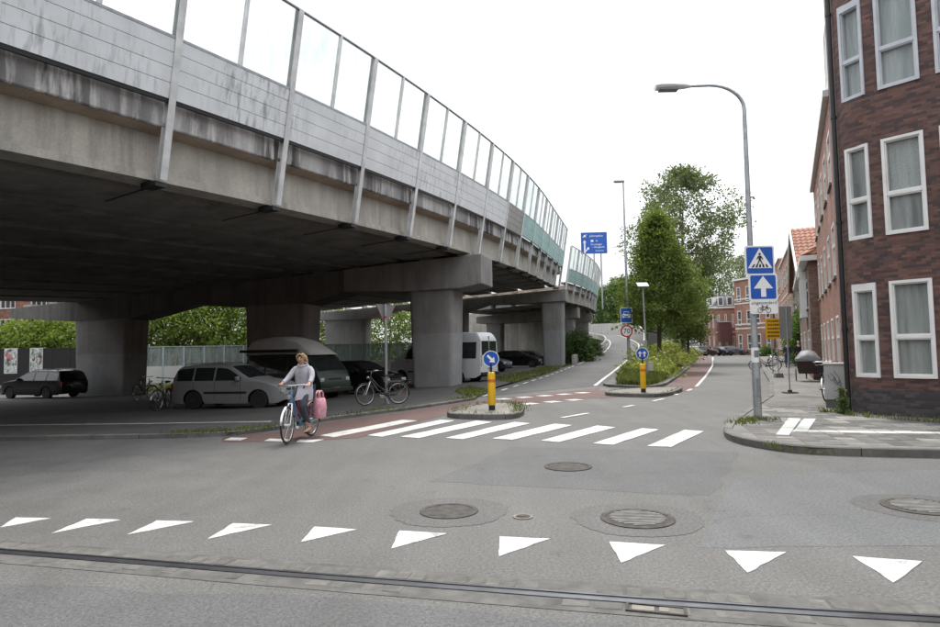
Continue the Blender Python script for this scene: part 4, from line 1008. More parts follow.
for x in (.45, 1.7, 2.95): mb.tube([(x, -.15, 0), (x, -.15, 1.7)], .04, 6)
mb.tube([(.45, -.15, 1.7), (2.95, -.15, 1.7)], .04, 6); mb.build('balcony_rail', 'frame_white', t)
s3 = s_px(806.5)
t, a, b, d, n, L = terrace('bay_house', 'low brown brick house with a white bay window and white cornice', s2+.02, s3, 5.3, 'brick_dull', 2, 3, .42, split=.65, setb=-.35, parap=False)
Fm = frame((a.x, a.y, 5.3), (d.x, d.y, 0))
mb = MB(); mb.M = Fm; mb.box(-.3, L, -8, .32, 0, .22); mb.build('cornice', 'frame_white', t)
bc = a+d*(L*.22); mb = MB(); mb.M = frame((bc.x, bc.y, 2.95), (d.x, d.y, 0))
mb.box(-.9, .9, 0, .28, 0, .2); mb.box(-.9, .9, 0, .32, 1.95, 2.2)
for x in (-.9, .78): mb.box(x, x+.12, 0, .28, .2, 1.95)
bay = mb.build('bay_window', 'frame_white', t)
mb = MB(); mb.M = frame((bc.x, bc.y, 2.95), (d.x, d.y, 0)); mb.box(-.78, .78, .05, .24, .22, 1.93); mb.build('pane', 'winglass', bay)
def tile_slope(t, Fm, p00, p10, p01, p11, rows, cols, mat='pantile', name='roof'):
    """roof slope between eave p00-p10 and ridge p01-p11 (local), made of overlapping tile courses"""
    p00, p10, p01, p11 = [Fm @ Vector(q) for q in (p00, p10, p01, p11)]; nrm = (p10-p00).cross(p01-p00).normalized()
    if nrm.z < 0: nrm = -nrm
    mb = MB(); mb.add([p00, p10, p11, p01, p00-nrm*.1, p10-nrm*.1, p11-nrm*.1, p01-nrm*.1], [(0, 1, 2, 3), (7, 6, 5, 4), (0, 4, 5, 1), (1, 5, 6, 2), (2, 6, 7, 3), (3, 7, 4, 0)]); ro = mb.build(name, mat, t)
    for r in range(rows):
        mb = MB(); v0, v1 = r/rows, (r+1.15)/rows
        for c in range(cols):
            q = lambda u, v, h: (p00.lerp(p10, u)).lerp(p01.lerp(p11, u), min(v, 1))+nrm*h
            u0, u1 = c/cols, (c+1)/cols; um = (u0+u1)/2
            mb.add([q(u0, v0, .06), q(um, v0, .15), q(u1, v0, .06), q(u1, v1, .02), q(um, v1, .10), q(u0, v1, .02), q(u0, v0, .005), q(u1, v0, .005)], [(0, 1, 4, 5), (1, 2, 3, 4), (6, 7, 2, 1, 0)])
        mb.build('tile_course', mat, ro)
    return ro
Fr = frame((a.x, a.y, 5.52), (d.x, d.y, 0))
tile_slope(t, Fr, (-.2, .2, 0), (-.2, -8, 0), (2.6, -2.4, 2.1), (2.6, -8, 2.1), 8, 22)
tile_slope(t, Fr, (L, .2, 0), (-.2, .2, 0), (L, -2.4, 2.1), (2.6, -2.4, 2.1), 8, 24)
mb = MB(); mb.M = Fr; mb.box(.9, 2.2, -3.0, -1.7, .3, 1.75); dm = mb.build('dormer', 'frame_white', t)
mb = MB(); mb.M = Fr; mb.box(.86, .9, -2.8, -1.9, .9, 1.6); mb.build('pane', 'winglass', dm)
s4 = s_px(794)
t, a, b, d, n, L = terrace('gabled_house', 'brown brick house with ivy and a steep orange tiled gable roof', s3+.02, s4, 6.5, 'brick_dull', 2, 4, .45, parap=False)
Fr = frame((a.x, a.y, 6.5), (d.x, d.y, 0))
tile_slope(t, Fr, (-.2, .35, 0), (-.2, -9, 0), (L*.42, .35, 4.5), (L*.42, -9, 4.5), 13, 26)
tile_slope(t, Fr, (L*.84+.2, .35, 0), (L*.84+.2, -9, 0), (L*.42, .35, 4.5), (L*.42, -9, 4.5), 13, 26)
mb = MB(); mb.M = Fr; mb.add([(0, .0, 0), (L*.84, .0, 0), (L*.42, .0, 4.4)], [(0, 1, 2)], [(0, 0), (L*.84, 0), (L*.42, 3.5)]); mb.build('gable_wall', 'brick_dull', t, fixn=False)
for x0, x1 in ((-.25, L*.42), (L*.84+.25, L*.42)):
    mb = MB(); mb.M = Fr; mb.hexa([(x0, .33, -.25), (x1, .33, 4.3), (x1, .45, 4.3), (x0, .45, -.25)], [(x0, .33, .2), (x1, .33, 4.8), (x1, .45, 4.8), (x0, .45, .2)]); mb.build('barge_board', 'frame_white', t)
s5 = s_px(783)
t, a, b, d, n, L = terrace('terraced_house', 'orange brick terraced house with white bands beyond the ivy', s4+.02, s5, 11.2, 'brick_orange', 3, 5, .5); bands(t, a, d, L, (3.6, 7.0))
t, a, b, d, n, L = terrace('terraced_house', 'red brick terraced house at the far end of the row', s5+.02, FL[-1], 12.6, 'brick_red', 3, 6, .5); bands(t, a, d, L, (4.0, 8.0))
# ---- buildings closing the street
def block(name, label, A, B, h, mat, storeys, nwin, wfrac=.4, depth=9, band=(), roof=None, gh=None):
    A, B = Vector(A), Vector(B); d = (B-A).normalized(); n = Vector((-d.y, d.x)); L = (B-A).length
    t = thing(name, label, 'house', (A.x, A.y, 0), world=True); path = [tuple(A), tuple(B)]; fh = (h-.5)/storeys
    holes = [(L*(k+.5)/nwin-L/nwin*wfrac/2, L*(k+.5)/nwin+L/nwin*wfrac/2, .9+f*fh, .9+f*fh+fh*.62) for f in range(storeys) for k in range(nwin)]
    mbw, _, _ = wall(path, 0, h, holes, .15); mbw.build('wall', mat, t, fixn=False)
    for hh in holes: window(t, path, hh, rec=.08, fw=.11, mat='frame_white', simple_=True)
    e = B-n*depth; g = A-n*depth; mb = MB()
    for p, q in ((B, e), (e, g), (g, A)):
        l = (q-p).length; mb.add([(p.x, p.y, 0), (q.x, q.y, 0), (q.x, q.y, h), (p.x, p.y, h)], [(3, 2, 1, 0)], [(0, 0), (l, 0), (l, h), (0, h)])
    mb.build('side_wall', mat, t, fixn=False); bands(t, A, d, L, band, 'cornice', .2)
    Fm = frame((A.x, A.y, h), (d.x, d.y, 0)); mb = MB(); mb.M = Fm; mb.box(-.15, L+.15, -depth-.15, .25, 0, .3); mb.build('cornice', 'cornice', t)
    if roof:   # mansard with slates
        mb = MB(); mb.M = Fm; i = roof[1]; mb.hexa([(0, .1, .3), (L, .1, .3), (L, -depth, .3), (0, -depth, .3)], [(i, -i, roof[0]), (L-i, -i, roof[0]), (L-i, -depth+i, roof[0]), (i, -depth+i, roof[0])]); r = mb.build('roof', roof[2], t)
        for k in range(roof[3]):
            x = L*(k+.7)/(roof[3]+.4); mb = MB(); mb.M = Fm; mb.box(x-.45, x+.45, -i*.75, .02, .5, roof[0]*.85); dd = mb.build('dormer', 'frame_white', r)
            mb = MB(); mb.M = Fm; mb.box(x-.32, x+.32, 0, .04, .65, roof[0]*.78); mb.build('pane', 'winglass', dd)
    return t, A, d, n, L
def AX(px, Y): return (AT(px, 340, Y).x, Y)
block('row_house', 'orange brick house with white bands closing the view behind the lamp post', AX(774, 96), AX(736, 104), 12.2, 'brick_orange', 3, 4, .42, band=(4.2, 4.9, 8.3, 9.0))
t, A, d, n, L = block('mansard_house', 'orange brick house with grey mansard roof at the street bend', AX(737.5, 108), AX(716, 109), 8.0, 'brick_orange', 2, 3, .3, band=(3.8,), roof=(2.4, 1.6, 'slate', 2))
t, A, d, n, L = block('row_house', 'low pinkish brick gable of the house at the street bend', AX(716.2, 109), AX(703.5, 114), 8.1, 'brick_orange', 2, 3, .28, roof=(2.3, 1.5, 'slate', 2))
p = AT(727, 330, 106.6); t = thing('shop_awning', 'dark red hanging awning on the mansard house front', 'awning', (p.x, p.y, p.z-2))
M['maroon'] = simple('maroon_cloth', (0.09, 0.035, 0.035), .8)
mb = MB(); mb.hexa([(-1.1, 0, 0), (1.0, 0, 0), (1.0, 1.2, 0), (-1.1, 1.2, 0)], [(-1.1, .6, 3.4), (1.0, .6, 3.4), (1.0, 1.2, 3.4), (-1.1, 1.2, 3.4)]); mb.build('cloth', 'maroon', t)
mb = MB(); mb.tube([(-1.1, .6, 3.4), (1.0, .6, 3.4)], .07, 6); mb.build('roller', 'galv', t)
p = AT(718, 318, 107); t = thing('flag', 'red and white flag on a slanting pole on the mansard house', 'flag', (p.x, p.y, p.z-.5))
mb = MB(); mb.tube([(.6, 1.5, -.5), (-.5, -.3, 1.2)], .035, 6); mb.build('flagpole', 'frame_white', t)
for k, mt in enumerate(('signred', 'frame_white', 'blue')):
    mb = MB(); mb.grid([[(-.5+x*.25, -.3+x*.4+.06*math.sin(x*5), 1.15-.3*k-.9*x*.7-q) for q in (0, .3)] for x in [i/5 for i in range(6)]]); mb.build('stripe', mt, t)
M['palewall'] = simple('pale_plaster', (0.50, 0.50, 0.47), .8, .1, .5)
def pale(name, label, A, B, h, mat='palewall', nw=4):
    A, B = Vector(A), Vector(B); d = (B-A).normalized(); n = Vector((-d.y, d.x)); L = (B-A).length; t = thing(name, label, 'building', (A.x, A.y, 0), world=True)
    path = [tuple(A), tuple(B)]; holes = [(L*(k+.25)/nw, L*(k+.75)/nw, z, z+1.5) for k in range(nw) for z in np.arange(1.0, h-1.8, 3.0)]
    mbw, _, _ = wall(path, 0, h, holes, .15); mbw.build('wall', mat, t, fixn=False)
    for hh in holes: window(t, path, hh, rec=.08, fw=.1, simple_=True)
    mb = MB(); mb.M = frame((A.x, A.y, 0), (d.x, d.y, 0)); mb.box(0, L, -7, -.16, 0, h-.01); mb.build('rear_block', mat, t)
    mb = MB(); mb.M = frame((A.x, A.y, h), (d.x, d.y, 0)); mb.box(-.1, L+.1, -7.1, .15, 0, .3); mb.build('roof_edge', 'slate', t)
    return t
pale('pale_building', 'low pale building behind the parked cars at the bend', AX(710, 136), AX(676, 142), 5.6)
# far left, seen below the deck
# unseen frontage added behind the camera, darkens car reflections and blocks low sky
for x0, x1, hh, mt, lab in ((-46, -27, 11.5, 'brick_dull', 'brown brick houses across the road behind the viewer, left'), (-26.8, -8, 10.5, 'brick_red', 'red brick houses across the road behind the viewer'), (-7.8, 12, 12.0, 'brick_dull', 'brown brick corner block right behind the viewer'), (12.2, 34, 11.0, 'brick_orange', 'orange brick houses behind the viewer, right')):
    block('opposite_house', lab, (x0, -11.5), (x1, -11.5), hh, mt, 3, 6, .4)
block('side_flats', 'brown brick flats west of the parking place, outside the view', (-60, 66), (-57, 17), 11.0, 'brick_dull', 3, 9, .4)  # unseen flats added to keep bright low sky off the parked cars
block('side_flats', 'red brick flats beyond the road at far left, outside the view', (-62, 12), (-60, -10), 11.0, 'brick_red', 3, 5, .4)
# far left: brick flats glimpsed below the deck
def flats():
    A, B = Vector(AX(64, 70)), Vector(AX(-160, 78)); d = (B-A).normalized(); n = Vector((-d.y, d.x)); L = (B-A).length
    t = thing('brick_flats', 'red brick flats with white balconies glimpsed under the deck at left', 'building', (A.x, A.y, 0), world=True); path = [tuple(A), tuple(B)]
    if n.y > 0: n = -n
    holes = []; k = 0
    path = [tuple(A), tuple(B)]
    L0 = path_s(path)[-1]
    holes = [(x, x+2.2, z, z+1.9) for x in np.arange(2.5, L0-3, 4.4) for z in (4.3, 7.4, 10.5)]
    mbw, _, _ = wall(path, 0, 13.5, holes, .15); mbw.build('wall', 'brick_red', t, fixn=False)
    for h in holes:
        window(t, path, h, rec=.08, fw=.1, simple_=True, mull=2, split=0)
    for z in (3.2, 6.3, 9.4):
        for x in np.arange(2.0, L0-3, 8.8):
            p = A+d*x; mb = MB(); mb.M = frame((p.x, p.y, z), (d.x, d.y, 0)); mb.box(0, 3.6, .16, 1.2, 0, .9); mb.build('balcony', 'palewall', t)
    mb = MB(); mb.M = frame((A.x, A.y, 13.5), (d.x, d.y, 0)); mb.box(-.2, L0+.2, -6, .3, 0, .3); mb.build('roof_edge', 'slate', t)
flats()
# ================================================================== VERGE, TREES, SHRUBS
VL = along([(p[0]+.55, p[1]) for p in [G2(603, 385.5)]+[q for q in rr[1:6]]], 24)
VR = along([G2(650, 388.2), G2(666, 385.6), G2(692, 364.8), G2(698.5, 358.2), (32, 92)], 24)
def verge_z(u, v): return 0.10+(0.75*math.sin(math.pi*min(max(u, 0), 1))**.8)*min(1, v*5)*(1-.3*v)
rows = []
for i in range(24):
    v = i/23; a, b = Vector(VL[i]), Vector(VR[i]); zl = rz(a.y)*1.0; row = []
    for j in range(11):
        u = j/10; p = a.lerp(b, u); row.append((p.x, p.y, zl*(1-u)+verge_z(u, v)-.02))
    rows.append(row)
def verge_pt(u, v):
    i = min(int(v*23), 22); f = v*23-i; a = Vector(VL[i]).lerp(Vector(VL[i+1]), f); b = Vector(VR[i]).lerp(Vector(VR[i+1]), f); p = a.lerp(b, u)
    return Vector((p.x, p.y, rz(a.y)*(1-u)+verge_z(u, v)-.02))
mb = MB(); mb.grid(rows); verge = struct('grass_verge', mb, 'soil', fixn=False)
kerb_run([G2(603, 385.6), G2(608, 387.2), G2(640, 388.6), G2(652, 388.3), G2(658, 387.4), G2(666, 385.7), G2(680, 376.5), G2(692, 366)], verge, .11, inward=1, step=.9)
vb = np.array([tuple(verge_pt(random.random()**.8*.9+.05, random.random()**1.25)) for _ in range(26000)])
tag(put('verge_grass', blades('verge_grass', vb, 0.30, 'grass', 0.022, .7, 21)), 'long uncut grass on the verge beside the ramp', 'grass', kind='stuff')
cl = []
for _ in range(330):
    v = random.uniform(.06, .98); u_ = random.uniform(.30, .93); p = verge_pt(u_, v); r = random.uniform(.3, .65)
    if u_ < .45 and v < .25: continue
    q = RNG.normal(size=(130, 3))*np.array([r, r, r*.55]); q[:, 2] = np.abs(q[:, 2])*1.2; cl.append(q+np.array([p.x, p.y, p.z+.05]))
tag(put('yellow_shrubs', leaf_mesh('yellow_shrubs', np.vstack(cl), .10, 'leaf_yellow', 1.7, seed=31)), 'yellow green low shrubs filling the raised verge', 'shrubs', kind='stuff')
def tree(name, label, base, h, rfun, crown0, nclump, leaves, lsize, mat, seed, trunk_r=.14, spread=.4, group=None, lean=(0, 0), limbs=22, gap=.0):
    r = random.Random(seed); rn = np.random.default_rng(seed); b = Vector(base)
    t = thing(name, label, 'tree', tuple(b), group=group)
    axis = lambda f: Vector((lean[0]*f*h+.12*math.sin(f*5+seed), lean[1]*f*h+.12*math.cos(f*4+seed), f*h))
    mb = MB(); mb.tube([axis(f)-Vector((0, 0, .15 if f == 0 else 0)) for f in (0, .06, .2, .4, .6, .8, .93)], [trunk_r*1.35, trunk_r, trunk_r*.85, trunk_r*.66, trunk_r*.45, trunk_r*.24, trunk_r*.08], 9)
    mb.build('trunk', 'bark', t, smooth=True)
    cent = []; mbl = MB()
    for k in range(nclump):
        f = crown0+(1-crown0)*(k+.5)/nclump; f = min(.995, f+r.uniform(-.03, .03)); R = rfun((f-crown0)/(1-crown0))
        a = k*2.39996+r.uniform(-.5, .5); q = R*(r.uniform(.25, 1.0)**.5)*r.uniform(.85, 1.12)
        q *= 1+.22*math.sin(a*3+f*9+seed); c = axis(f)+Vector((math.cos(a)*q, math.sin(a)*q, r.uniform(-.3, .3)))
        if gap and math.sin(c.x*1.9+seed)+math.sin(c.y*1.7)+math.sin(c.z*1.5+seed*2) > 2.2-gap*2: continue
        cent.append((c, q))
    for k in range(limbs):
        c, q = cent[int((k+.5)*len(cent)/limbs)]; f = max(crown0*.75, (c.z-q*.75)/h); a0 = axis(f); m_ = a0.lerp(c, .55)+Vector((0, 0, -.1*q))
        rr_ = trunk_r*.42*(1-f*.7); mbl.tube([a0, m_, c], [rr_, rr_*.65, rr_*.2], 5)
    mbl.build('limbs', 'bark', t, smooth=True)
    pts = []
    for c, q in cent:
        s = spread*r.uniform(.65, 1.35); m_ = np.clip(rn.normal(size=(int(leaves*r.uniform(.6, 1.4)), 3)), -1.7, 1.7)*np.array([s, s, s*.62]); pts.append(m_+np.array(c))
    me = leaf_mesh('crown', np.vstack(pts), lsize, mat, 1.6, seed=seed); put('crown', me, t); return t
tp = verge_pt(.52, .40)
p = AT(661.5, 360.6, 41.5); 
def cone_r(R): return lambda f: R*(1.0 if f < .22 else 1-(f-.22)/.78)**.85*(.72+.28*min(1, f/.2))
tree('hornbeam_tree', 'dense dark green cone shaped tree on the verge', (p.x, p.y, .78), 9.5, cone_r(2.9), .25, 430, 78, .105, 'leaf_hornbeam', 5, .15, .33)
p = AT(694, 352, 62)
tree('tall_pale_tree', 'tall airy pale green tree rising behind the cone shaped tree', (p.x-1.2, 62, .6), 18.5, lambda f: 5.4*math.sin(math.pi*min(1, .06+.92*f))**.8, .40, 280, 85, .16, 'leaf_pale', 8, .24, .58, gap=.42, lean=(.05, 0), limbs=60)
p = AT(684, 352, 55)
tree('street_tree', 'smaller dark tree standing behind the cone shaped tree', (p.x+.3, 55, .55), 7.6, lambda f: 1.9*math.sin(math.pi*min(1, .15+.8*f))**.6, .22, 200, 60, .11, 'leaf_hornbeam', 13, .13, .4)
for px, Y, h, R, sd, lab, m_ in ((722, 126, 19.5, 5.5, 21, 'pale loose tree above the mansard house roof', 'leaf_pale'), (743, 134, 20.5, 5.0, 22, 'grey green tree peeping over the orange houses', 'leaf_pale'),
        (701, 124, 18, 5.0, 23, 'mid green tree left of the mansard house', 'leaf_mid'), (676, 122, 19, 5.0, 24, 'green tree far behind the verge', 'leaf_mid')):
    p = AT(px, 340, Y); tree('far_tree', lab, (p.x, Y, 0), h, lambda f, R=R: R*math.sin(math.pi*min(1, .12+.84*f))**.65, .2, 150, 60, .22, m_, sd, .22, .8, group='trees near the street bend', gap=.25)
for px, Y, h, R, sd, lab, m_ in ((611, 195, 18, 6.5, 31, 'light green tree behind the end of the ramp wall', 'leaf_mid'), (626, 188, 20, 6, 32, 'rounded green tree behind the tall lamp mast', 'leaf_mid'), (645, 192, 21, 6.5, 33, 'green tree behind the ramp, hidden partly by the cone shaped tree', 'leaf_mid'),
        (594, 205, 19, 6.5, 34, 'leafy tree just right of the far noise screen', 'leaf_hornbeam'), (660, 196, 19, 7, 35, 'broad tree far behind the verge shrubs', 'leaf_mid')):
    p = AT(px, 330, Y); tree('ramp_tree', lab, (p.x, Y, 2.0), h, lambda f, R=R: R*math.sin(math.pi*min(1, .2+.76*f))**.55, .08, 190, 60, .33, m_, sd, .25, 1.0, group='trees behind the ramp')
# shrubs and trees behind the parking place
for px, Y, h, R, sd, lab in ((20, 58, 4.6, 3.6, 41, 'light green tree behind the black hoarding at far left'), (62, 60, 5.2, 3.6, 42, 'light green tree behind the left pier'), (150, 64, 8.4, 3.6, 43, 'bright green tree behind the glass fence, leftmost in the opening'), (182, 66, 9.0, 3.8, 44, 'bright green tree in the middle of the opening under the deck'),
        (215, 66, 8.6, 3.8, 45, 'bright green tree right of the opening centre'), (246, 68, 8.8, 3.8, 46, 'green tree beside the wide middle pier'), (318, 78, 8.5, 3.5, 47, 'green tree glimpsed right of the wide middle pier'), (390, 84, 8.5, 3.6, 48, 'green tree glimpsed behind the yield sign'), (-50, 58, 5, 4, 49, 'light green tree beyond the left edge')):
    p = AT(px, 345, Y); tree('back_tree', lab, (p.x, Y, 0), h, lambda f, R=R: R*math.sin(math.pi*min(1, .25+.7*f))**.5, .06, 150, 55, .2, 'leaf_light', sd, .14, .65, group='trees behind the parking place')
# bush beside the far piers
def bush(label, base, rx, ry, h, n, lsize, mat, seed, name='bush', sp=.28):
    rn = np.random.default_rng(seed); t = thing(name, label, 'bush', tuple(base)); pts = []
    for _ in range(n):
        d = rn.normal(size=3); d /= np.linalg.norm(d); d[2] = abs(d[2]); q = d*np.array([rx, ry, h*.85])*rn.uniform(.35, 1)**.6
        pts.append(q+rn.normal(size=(60, 3))*np.array([sp, sp, sp*.8]))
    v = np.vstack(pts); v[:, 2] = np.abs(v[:, 2])
    put('foliage', leaf_mesh('foliage', v, lsize, mat, 1.6, seed=seed), t)
    mb = MB()
    for k in range(7):
        a = k*.9; mb.tube([(0, 0, -.1), (math.cos(a)*rx*.4, math.sin(a)*ry*.4, h*.4), (math.cos(a)*rx*.7, math.sin(a)*ry*.7, h*.75)], [.05, .035, .012], 5)
    mb.build('stems', 'bark', t); return t
p = AT(577, 358, 63); bush('dark green bush beside the second big pier', (p.x, p.y, .05), 1.7, 2.2, 4.3, 170, .12, 'leaf_bush', 51)
p = AT(590, 352, 74); bush('dark low bush under the far viaduct', (p.x, p.y, .3), 1.5, 2.0, 2.6, 90, .12, 'leaf_bush', 52)
# ivy on the house front
s_a, s_b = s3+.3, s3+(s4-s3)*.55; q0, q1 = fline(s_a), fline(s_b); dd = (q1-q0).normalized(); nn = Vector((-dd.y, dd.x)); Lv = (q1-q0).length; t = thing('ivy', 'bright green ivy climbing the brown gabled house front', 'climbing plant', (q0.x, q0.y, SZ)); pts = []
rn = np.random.default_rng(77)
for _ in range(260):
    x = rn.uniform(0, Lv); zmax = 4.6-abs(x-Lv*.35)*.35+rn.uniform(-.5, .5); z = rn.uniform(.3, max(zmax, 1)); b_ = (.55+.5*math.sin(z*1.1))*rn.uniform(.2, 1)
    c = (q0-Vector((q0.x, q0.y)))+dd*x+nn*b_; pts.append(np.array([c.x, c.y, z])+rn.normal(size=(55, 3))*np.array([.22, .22, .2]))
put('foliage', leaf_mesh('foliage', np.vstack(pts), .10, 'leaf_ivy', 1.5, seed=78), t)
mb = MB()
for k in range(4): c = dd*(Lv*(.2+.2*k))+nn*.06; mb.tube([(c.x, c.y, 0), (c.x+dd.x*.2, c.y+dd.y*.2, 2), (c.x-dd.x*.1, c.y-dd.y*.1, 4)], [.04, .03, .01], 5)
mb.build('stems', 'bark', t)
for px, py, sd in ((738, 349, 1), (748, 350, 2)):
    p = AT(767, 352, 84); 
p = AT(768, 352, 82); bush('small light bush at the far pavement edge', (p.x, p.y, .1), 1.2, 1.5, 1.5, 40, .12, 'leaf_ivy', 53)
# grass patches by the piers
def flat_grass(label, poly_px, n, h, z, seed, mat='grass'):
    poly = [G2(x, y, z) for x, y in poly_px]; xs = [p[0] for p in poly]; ys = [p[1] for p in poly]; out = []; r = random.Random(seed)
    while len(out) < n:
        x, y = r.uniform(min(xs), max(xs)), r.uniform(min(ys), max(ys))
        if in_poly(x, y, poly) and math.sin(x*1.7+seed)+math.sin(y*1.1)+r.uniform(-1, 1.6) > -.3: out.append((x, y, pzf(x, y)))
    tag(put('grass_patch', blades('grass_patch', np.array(out), h, mat, .03, .8, seed)), label, 'grass', kind='stuff')
flat_grass('patchy grass between the parked van and the ramp', [(487, 379), (520, 373), (562, 363), (572, 364.5), (540, 376), (512, 383)], 5000, .12, PZ, 61)
flat_grass('weeds around the foot of the near pier', [(455, 391), (470, 386), (490, 392), (470, 398)], 1500, .11, PZ, 62)
flat_grass('strip of grass along the glass fence', [(100, 379), (262, 372), (262, 376.5), (100, 386)], 9000, .16, PZ, 63)
# ---- concrete parapets along the ramp
def low_wall(name, label, pl, hfun, th, mat, z0=lambda y: rz(y)):
    t = thing(name, label, 'wall', (pl[0][0], pl[0][1], 0), world=True); pl = resample(pl, 3.0)
    for i, (a, b) in enumerate(zip(pl[:-1], pl[1:])):
        d = (b-a).normalized(); n = Vector((-d.y, d.x))*th/2; a2 = a+d*.012; b2 = b-d*.012
        mb = MB(); mb.hexa([(q.x, q.y, z0(q.y)-.2) for q in (a2-n, b2-n, b2+n, a2+n)], [(q.x, q.y, z0(q.y)+hfun(q.y)) for q in (a2-n, b2-n, b2+n, a2+n)]); mb.build('wall_panel', mat, t)
    return t
low_wall('parapet_wall', 'low grey concrete parapet along the left side of the ramp', [(a[0]-.75, a[1]) for a in RL if a[1] > 57], lambda y: .75, .22, 'concrete')
M['pale_concrete'] = concrete('pale_concrete', (0.46, 0.44, 0.41), .2)
low_wall('retaining_wall', 'pale concrete wall following the outside of the ramp bend', [(a[0]+.9, a[1]) for a in RRt if a[1] > 86]+[(22, 185)], lambda y: min(2.6, 1.0+(y-86)*.08), .25, 'pale_concrete')
low_wall('abutment_wall', 'shaded concrete wall closing the space under the deck', [AX(560, 70), AX(520, 76), AX(452, 80)], lambda y: 6.2, .5, 'concrete', z0=lambda y: 0.0)
# ---- glass fence on a white plinth behind the parking place
FZ = -.55
t = thing('glass_fence', 'glass panel fence on a white concrete base behind the parking place', 'fence', (*AX(190, 52.5), FZ), world=True)
fa, fb = Vector(AX(120, 51.0)), Vector(AX(430, 62)); nF = 17
M['greenglass'] = glassmat('fence_glass', (0.62, 0.70, 0.66), .30)
for i in range(nF+1):
    p = fa.lerp(fb, i/nF); mb = MB(); mb.M = frame((p.x, p.y, FZ), (fb-fa).to_3d()); mb.box(-.06, .06, -.06, .10, 0, 3.0); mb.build('post', 'tealpost', t)
    if i < nF:
        q = fa.lerp(fb, (i+1)/nF); L = (q-p).length; Fm = frame((p.x, p.y, FZ), (fb-fa).to_3d())
        mb = MB(); mb.M = Fm; mb.box(.07, L-.07, -.04, .06, 0, 1.35); mb.build('base_panel', 'palewall', t)
        mb = MB(); mb.M = Fm; mb.box(.07, L-.07, 0, .015, 1.36, 2.94); mb.build('pane', 'greenglass', t)
        mb = MB(); mb.M = Fm; mb.box(.065, L-.065, -.05, .07, 2.94, 3.0); mb.build('rail', 'tealpost', t)
# ---- black hoarding with two posters
HZ = -.6
ha, hb = Vector(AX(-120, 42.0)), Vector(AX(78, 41.0)); t = thing('hoarding', 'black boarded hoarding behind the black estate car', 'hoarding', (hb.x, hb.y, HZ), world=True); d = (hb-ha).normalized(); L = (hb-ha).length
Fm = frame((ha.x, ha.y, HZ), (d.x, d.y, 0)); k = 0; x = 0.0
while x < L-.1:
    w = min(1.22, L-x); mb = MB(); mb.M = Fm; mb.box(x+.01, x+w-.01, 0, .06, 0, 2.85); mb.build('board', 'matt_black', t); x += 1.22
mb = MB(); mb.M = Fm; mb.box(0, L, -.02, .1, 2.85, 2.93); mb.build('capping', 'matt_black', t)
e = MB(); e.M = Fm; e.box(L+.005, L+.07, .0, 6.0, 0, 2.7); e.build('end_board', 'matt_black', t)
def poster_mat(name, seed):
    m, nt, b = _mat(name); tc = nd(nt, 'ShaderNodeTexCoord').outputs['Object']
    n1 = noise(nt, mapping(nt, tc, (1.6, 1, 1.0), (seed, 0, seed)), 2.6, 3, .5, 1.2)
    c = ramp(nt, n1, [(.36, (.04, .04, .05)), (.46, (.33, .36, .30)), (.56, (.55, .58, .55)), (.66, (.75, .76, .74))])
    c = mix(nt, ramp(nt, noise(nt, mapping(nt, tc, loc=(seed*3, 0, 1)), 1.7, 2), [(.56, 0), (.6, .8)]), c, (.42, .10, .11)); nt.links.new(c, b.inputs['Base Color']); b.inputs['Roughness'].default_value = .4; return m
for i, (px0, px1, lab) in enumerate(((4.5, 17.5, 'grey and white poster on the black hoarding, left one'), (30, 43, 'grey and white poster on the black hoarding, right one'))):
    s0 = ray(px0, 362); u = lambda px: (lambda dr: (ha.x*dr.y-ha.y*dr.x)/(dr.x*d.y-dr.y*d.x)*1.0)(ray(px, 362))
    t0, t1 = u(px0), u(px1); p = ha+d*t0; po = thing('poster', lab, 'poster', (p.x, p.y, HZ+1.3), math.atan2(d.y, d.x)); w = abs(t1-t0)
    M['poster%d' % i] = poster_mat('poster_print_%d' % i, i*2.3+1)
    mb = MB(); mb.box(0, w, -.03, -.005, 0, 1.65); mb.build('frame', 'frame_white', po); mb = MB(); mb.box(.05, w-.05, -.036, -.031, .05, 1.6); mb.build('print', 'poster%d' % i, po)
# ================================================================== LAMPS, SIGNS, POSTS
def sign_frame(t, o, facing):
    """local frame for a sign plate: x to the reader's right, -y towards the reader"""
    f = Vector((facing[0], facing[1], 0)).normalized()         # points from the sign to its reader
    return frame(o, (-f.y, f.x, 0) if True else f)
def plate(parent, Fm, w, h, mat, name='sign_plate', r=.04, edge='signwhite', cx=0, cz=0):
    mb = MB(); mb.M = Fm; n = 4; pts = []
    for sx, sz, a0 in ((1, 1, 0), (-1, 1, 90), (-1, -1, 180), (1, -1, 270)):
        for j in range(n+1): a = rad(a0+90*j/n); pts.append((cx+sx*(w/2-r)+r*math.cos(a), cz+sz*(h/2-r)+r*math.sin(a)))
    m = len(pts); mb.add([(x, .0, z) for x, z in pts]+[(x, .02, z) for x, z in pts], [tuple(range(m-1, -1, -1)), tuple(range(m, 2*m))]+[(i, (i+1) % m, m+(i+1) % m, m+i) for i in range(m)])
    pl = mb.build(name, edge if edge else mat, parent)
    if edge:
        mb = MB(); mb.M = Fm; flat(mb, [(cx+(x-cx)*(1-.035/w*2), cz+(z-cz)*(1-.035/h*2)) for x, z in pts], -.003); mb.build('sign_face', mat, pl, fixn=False)
    return pl
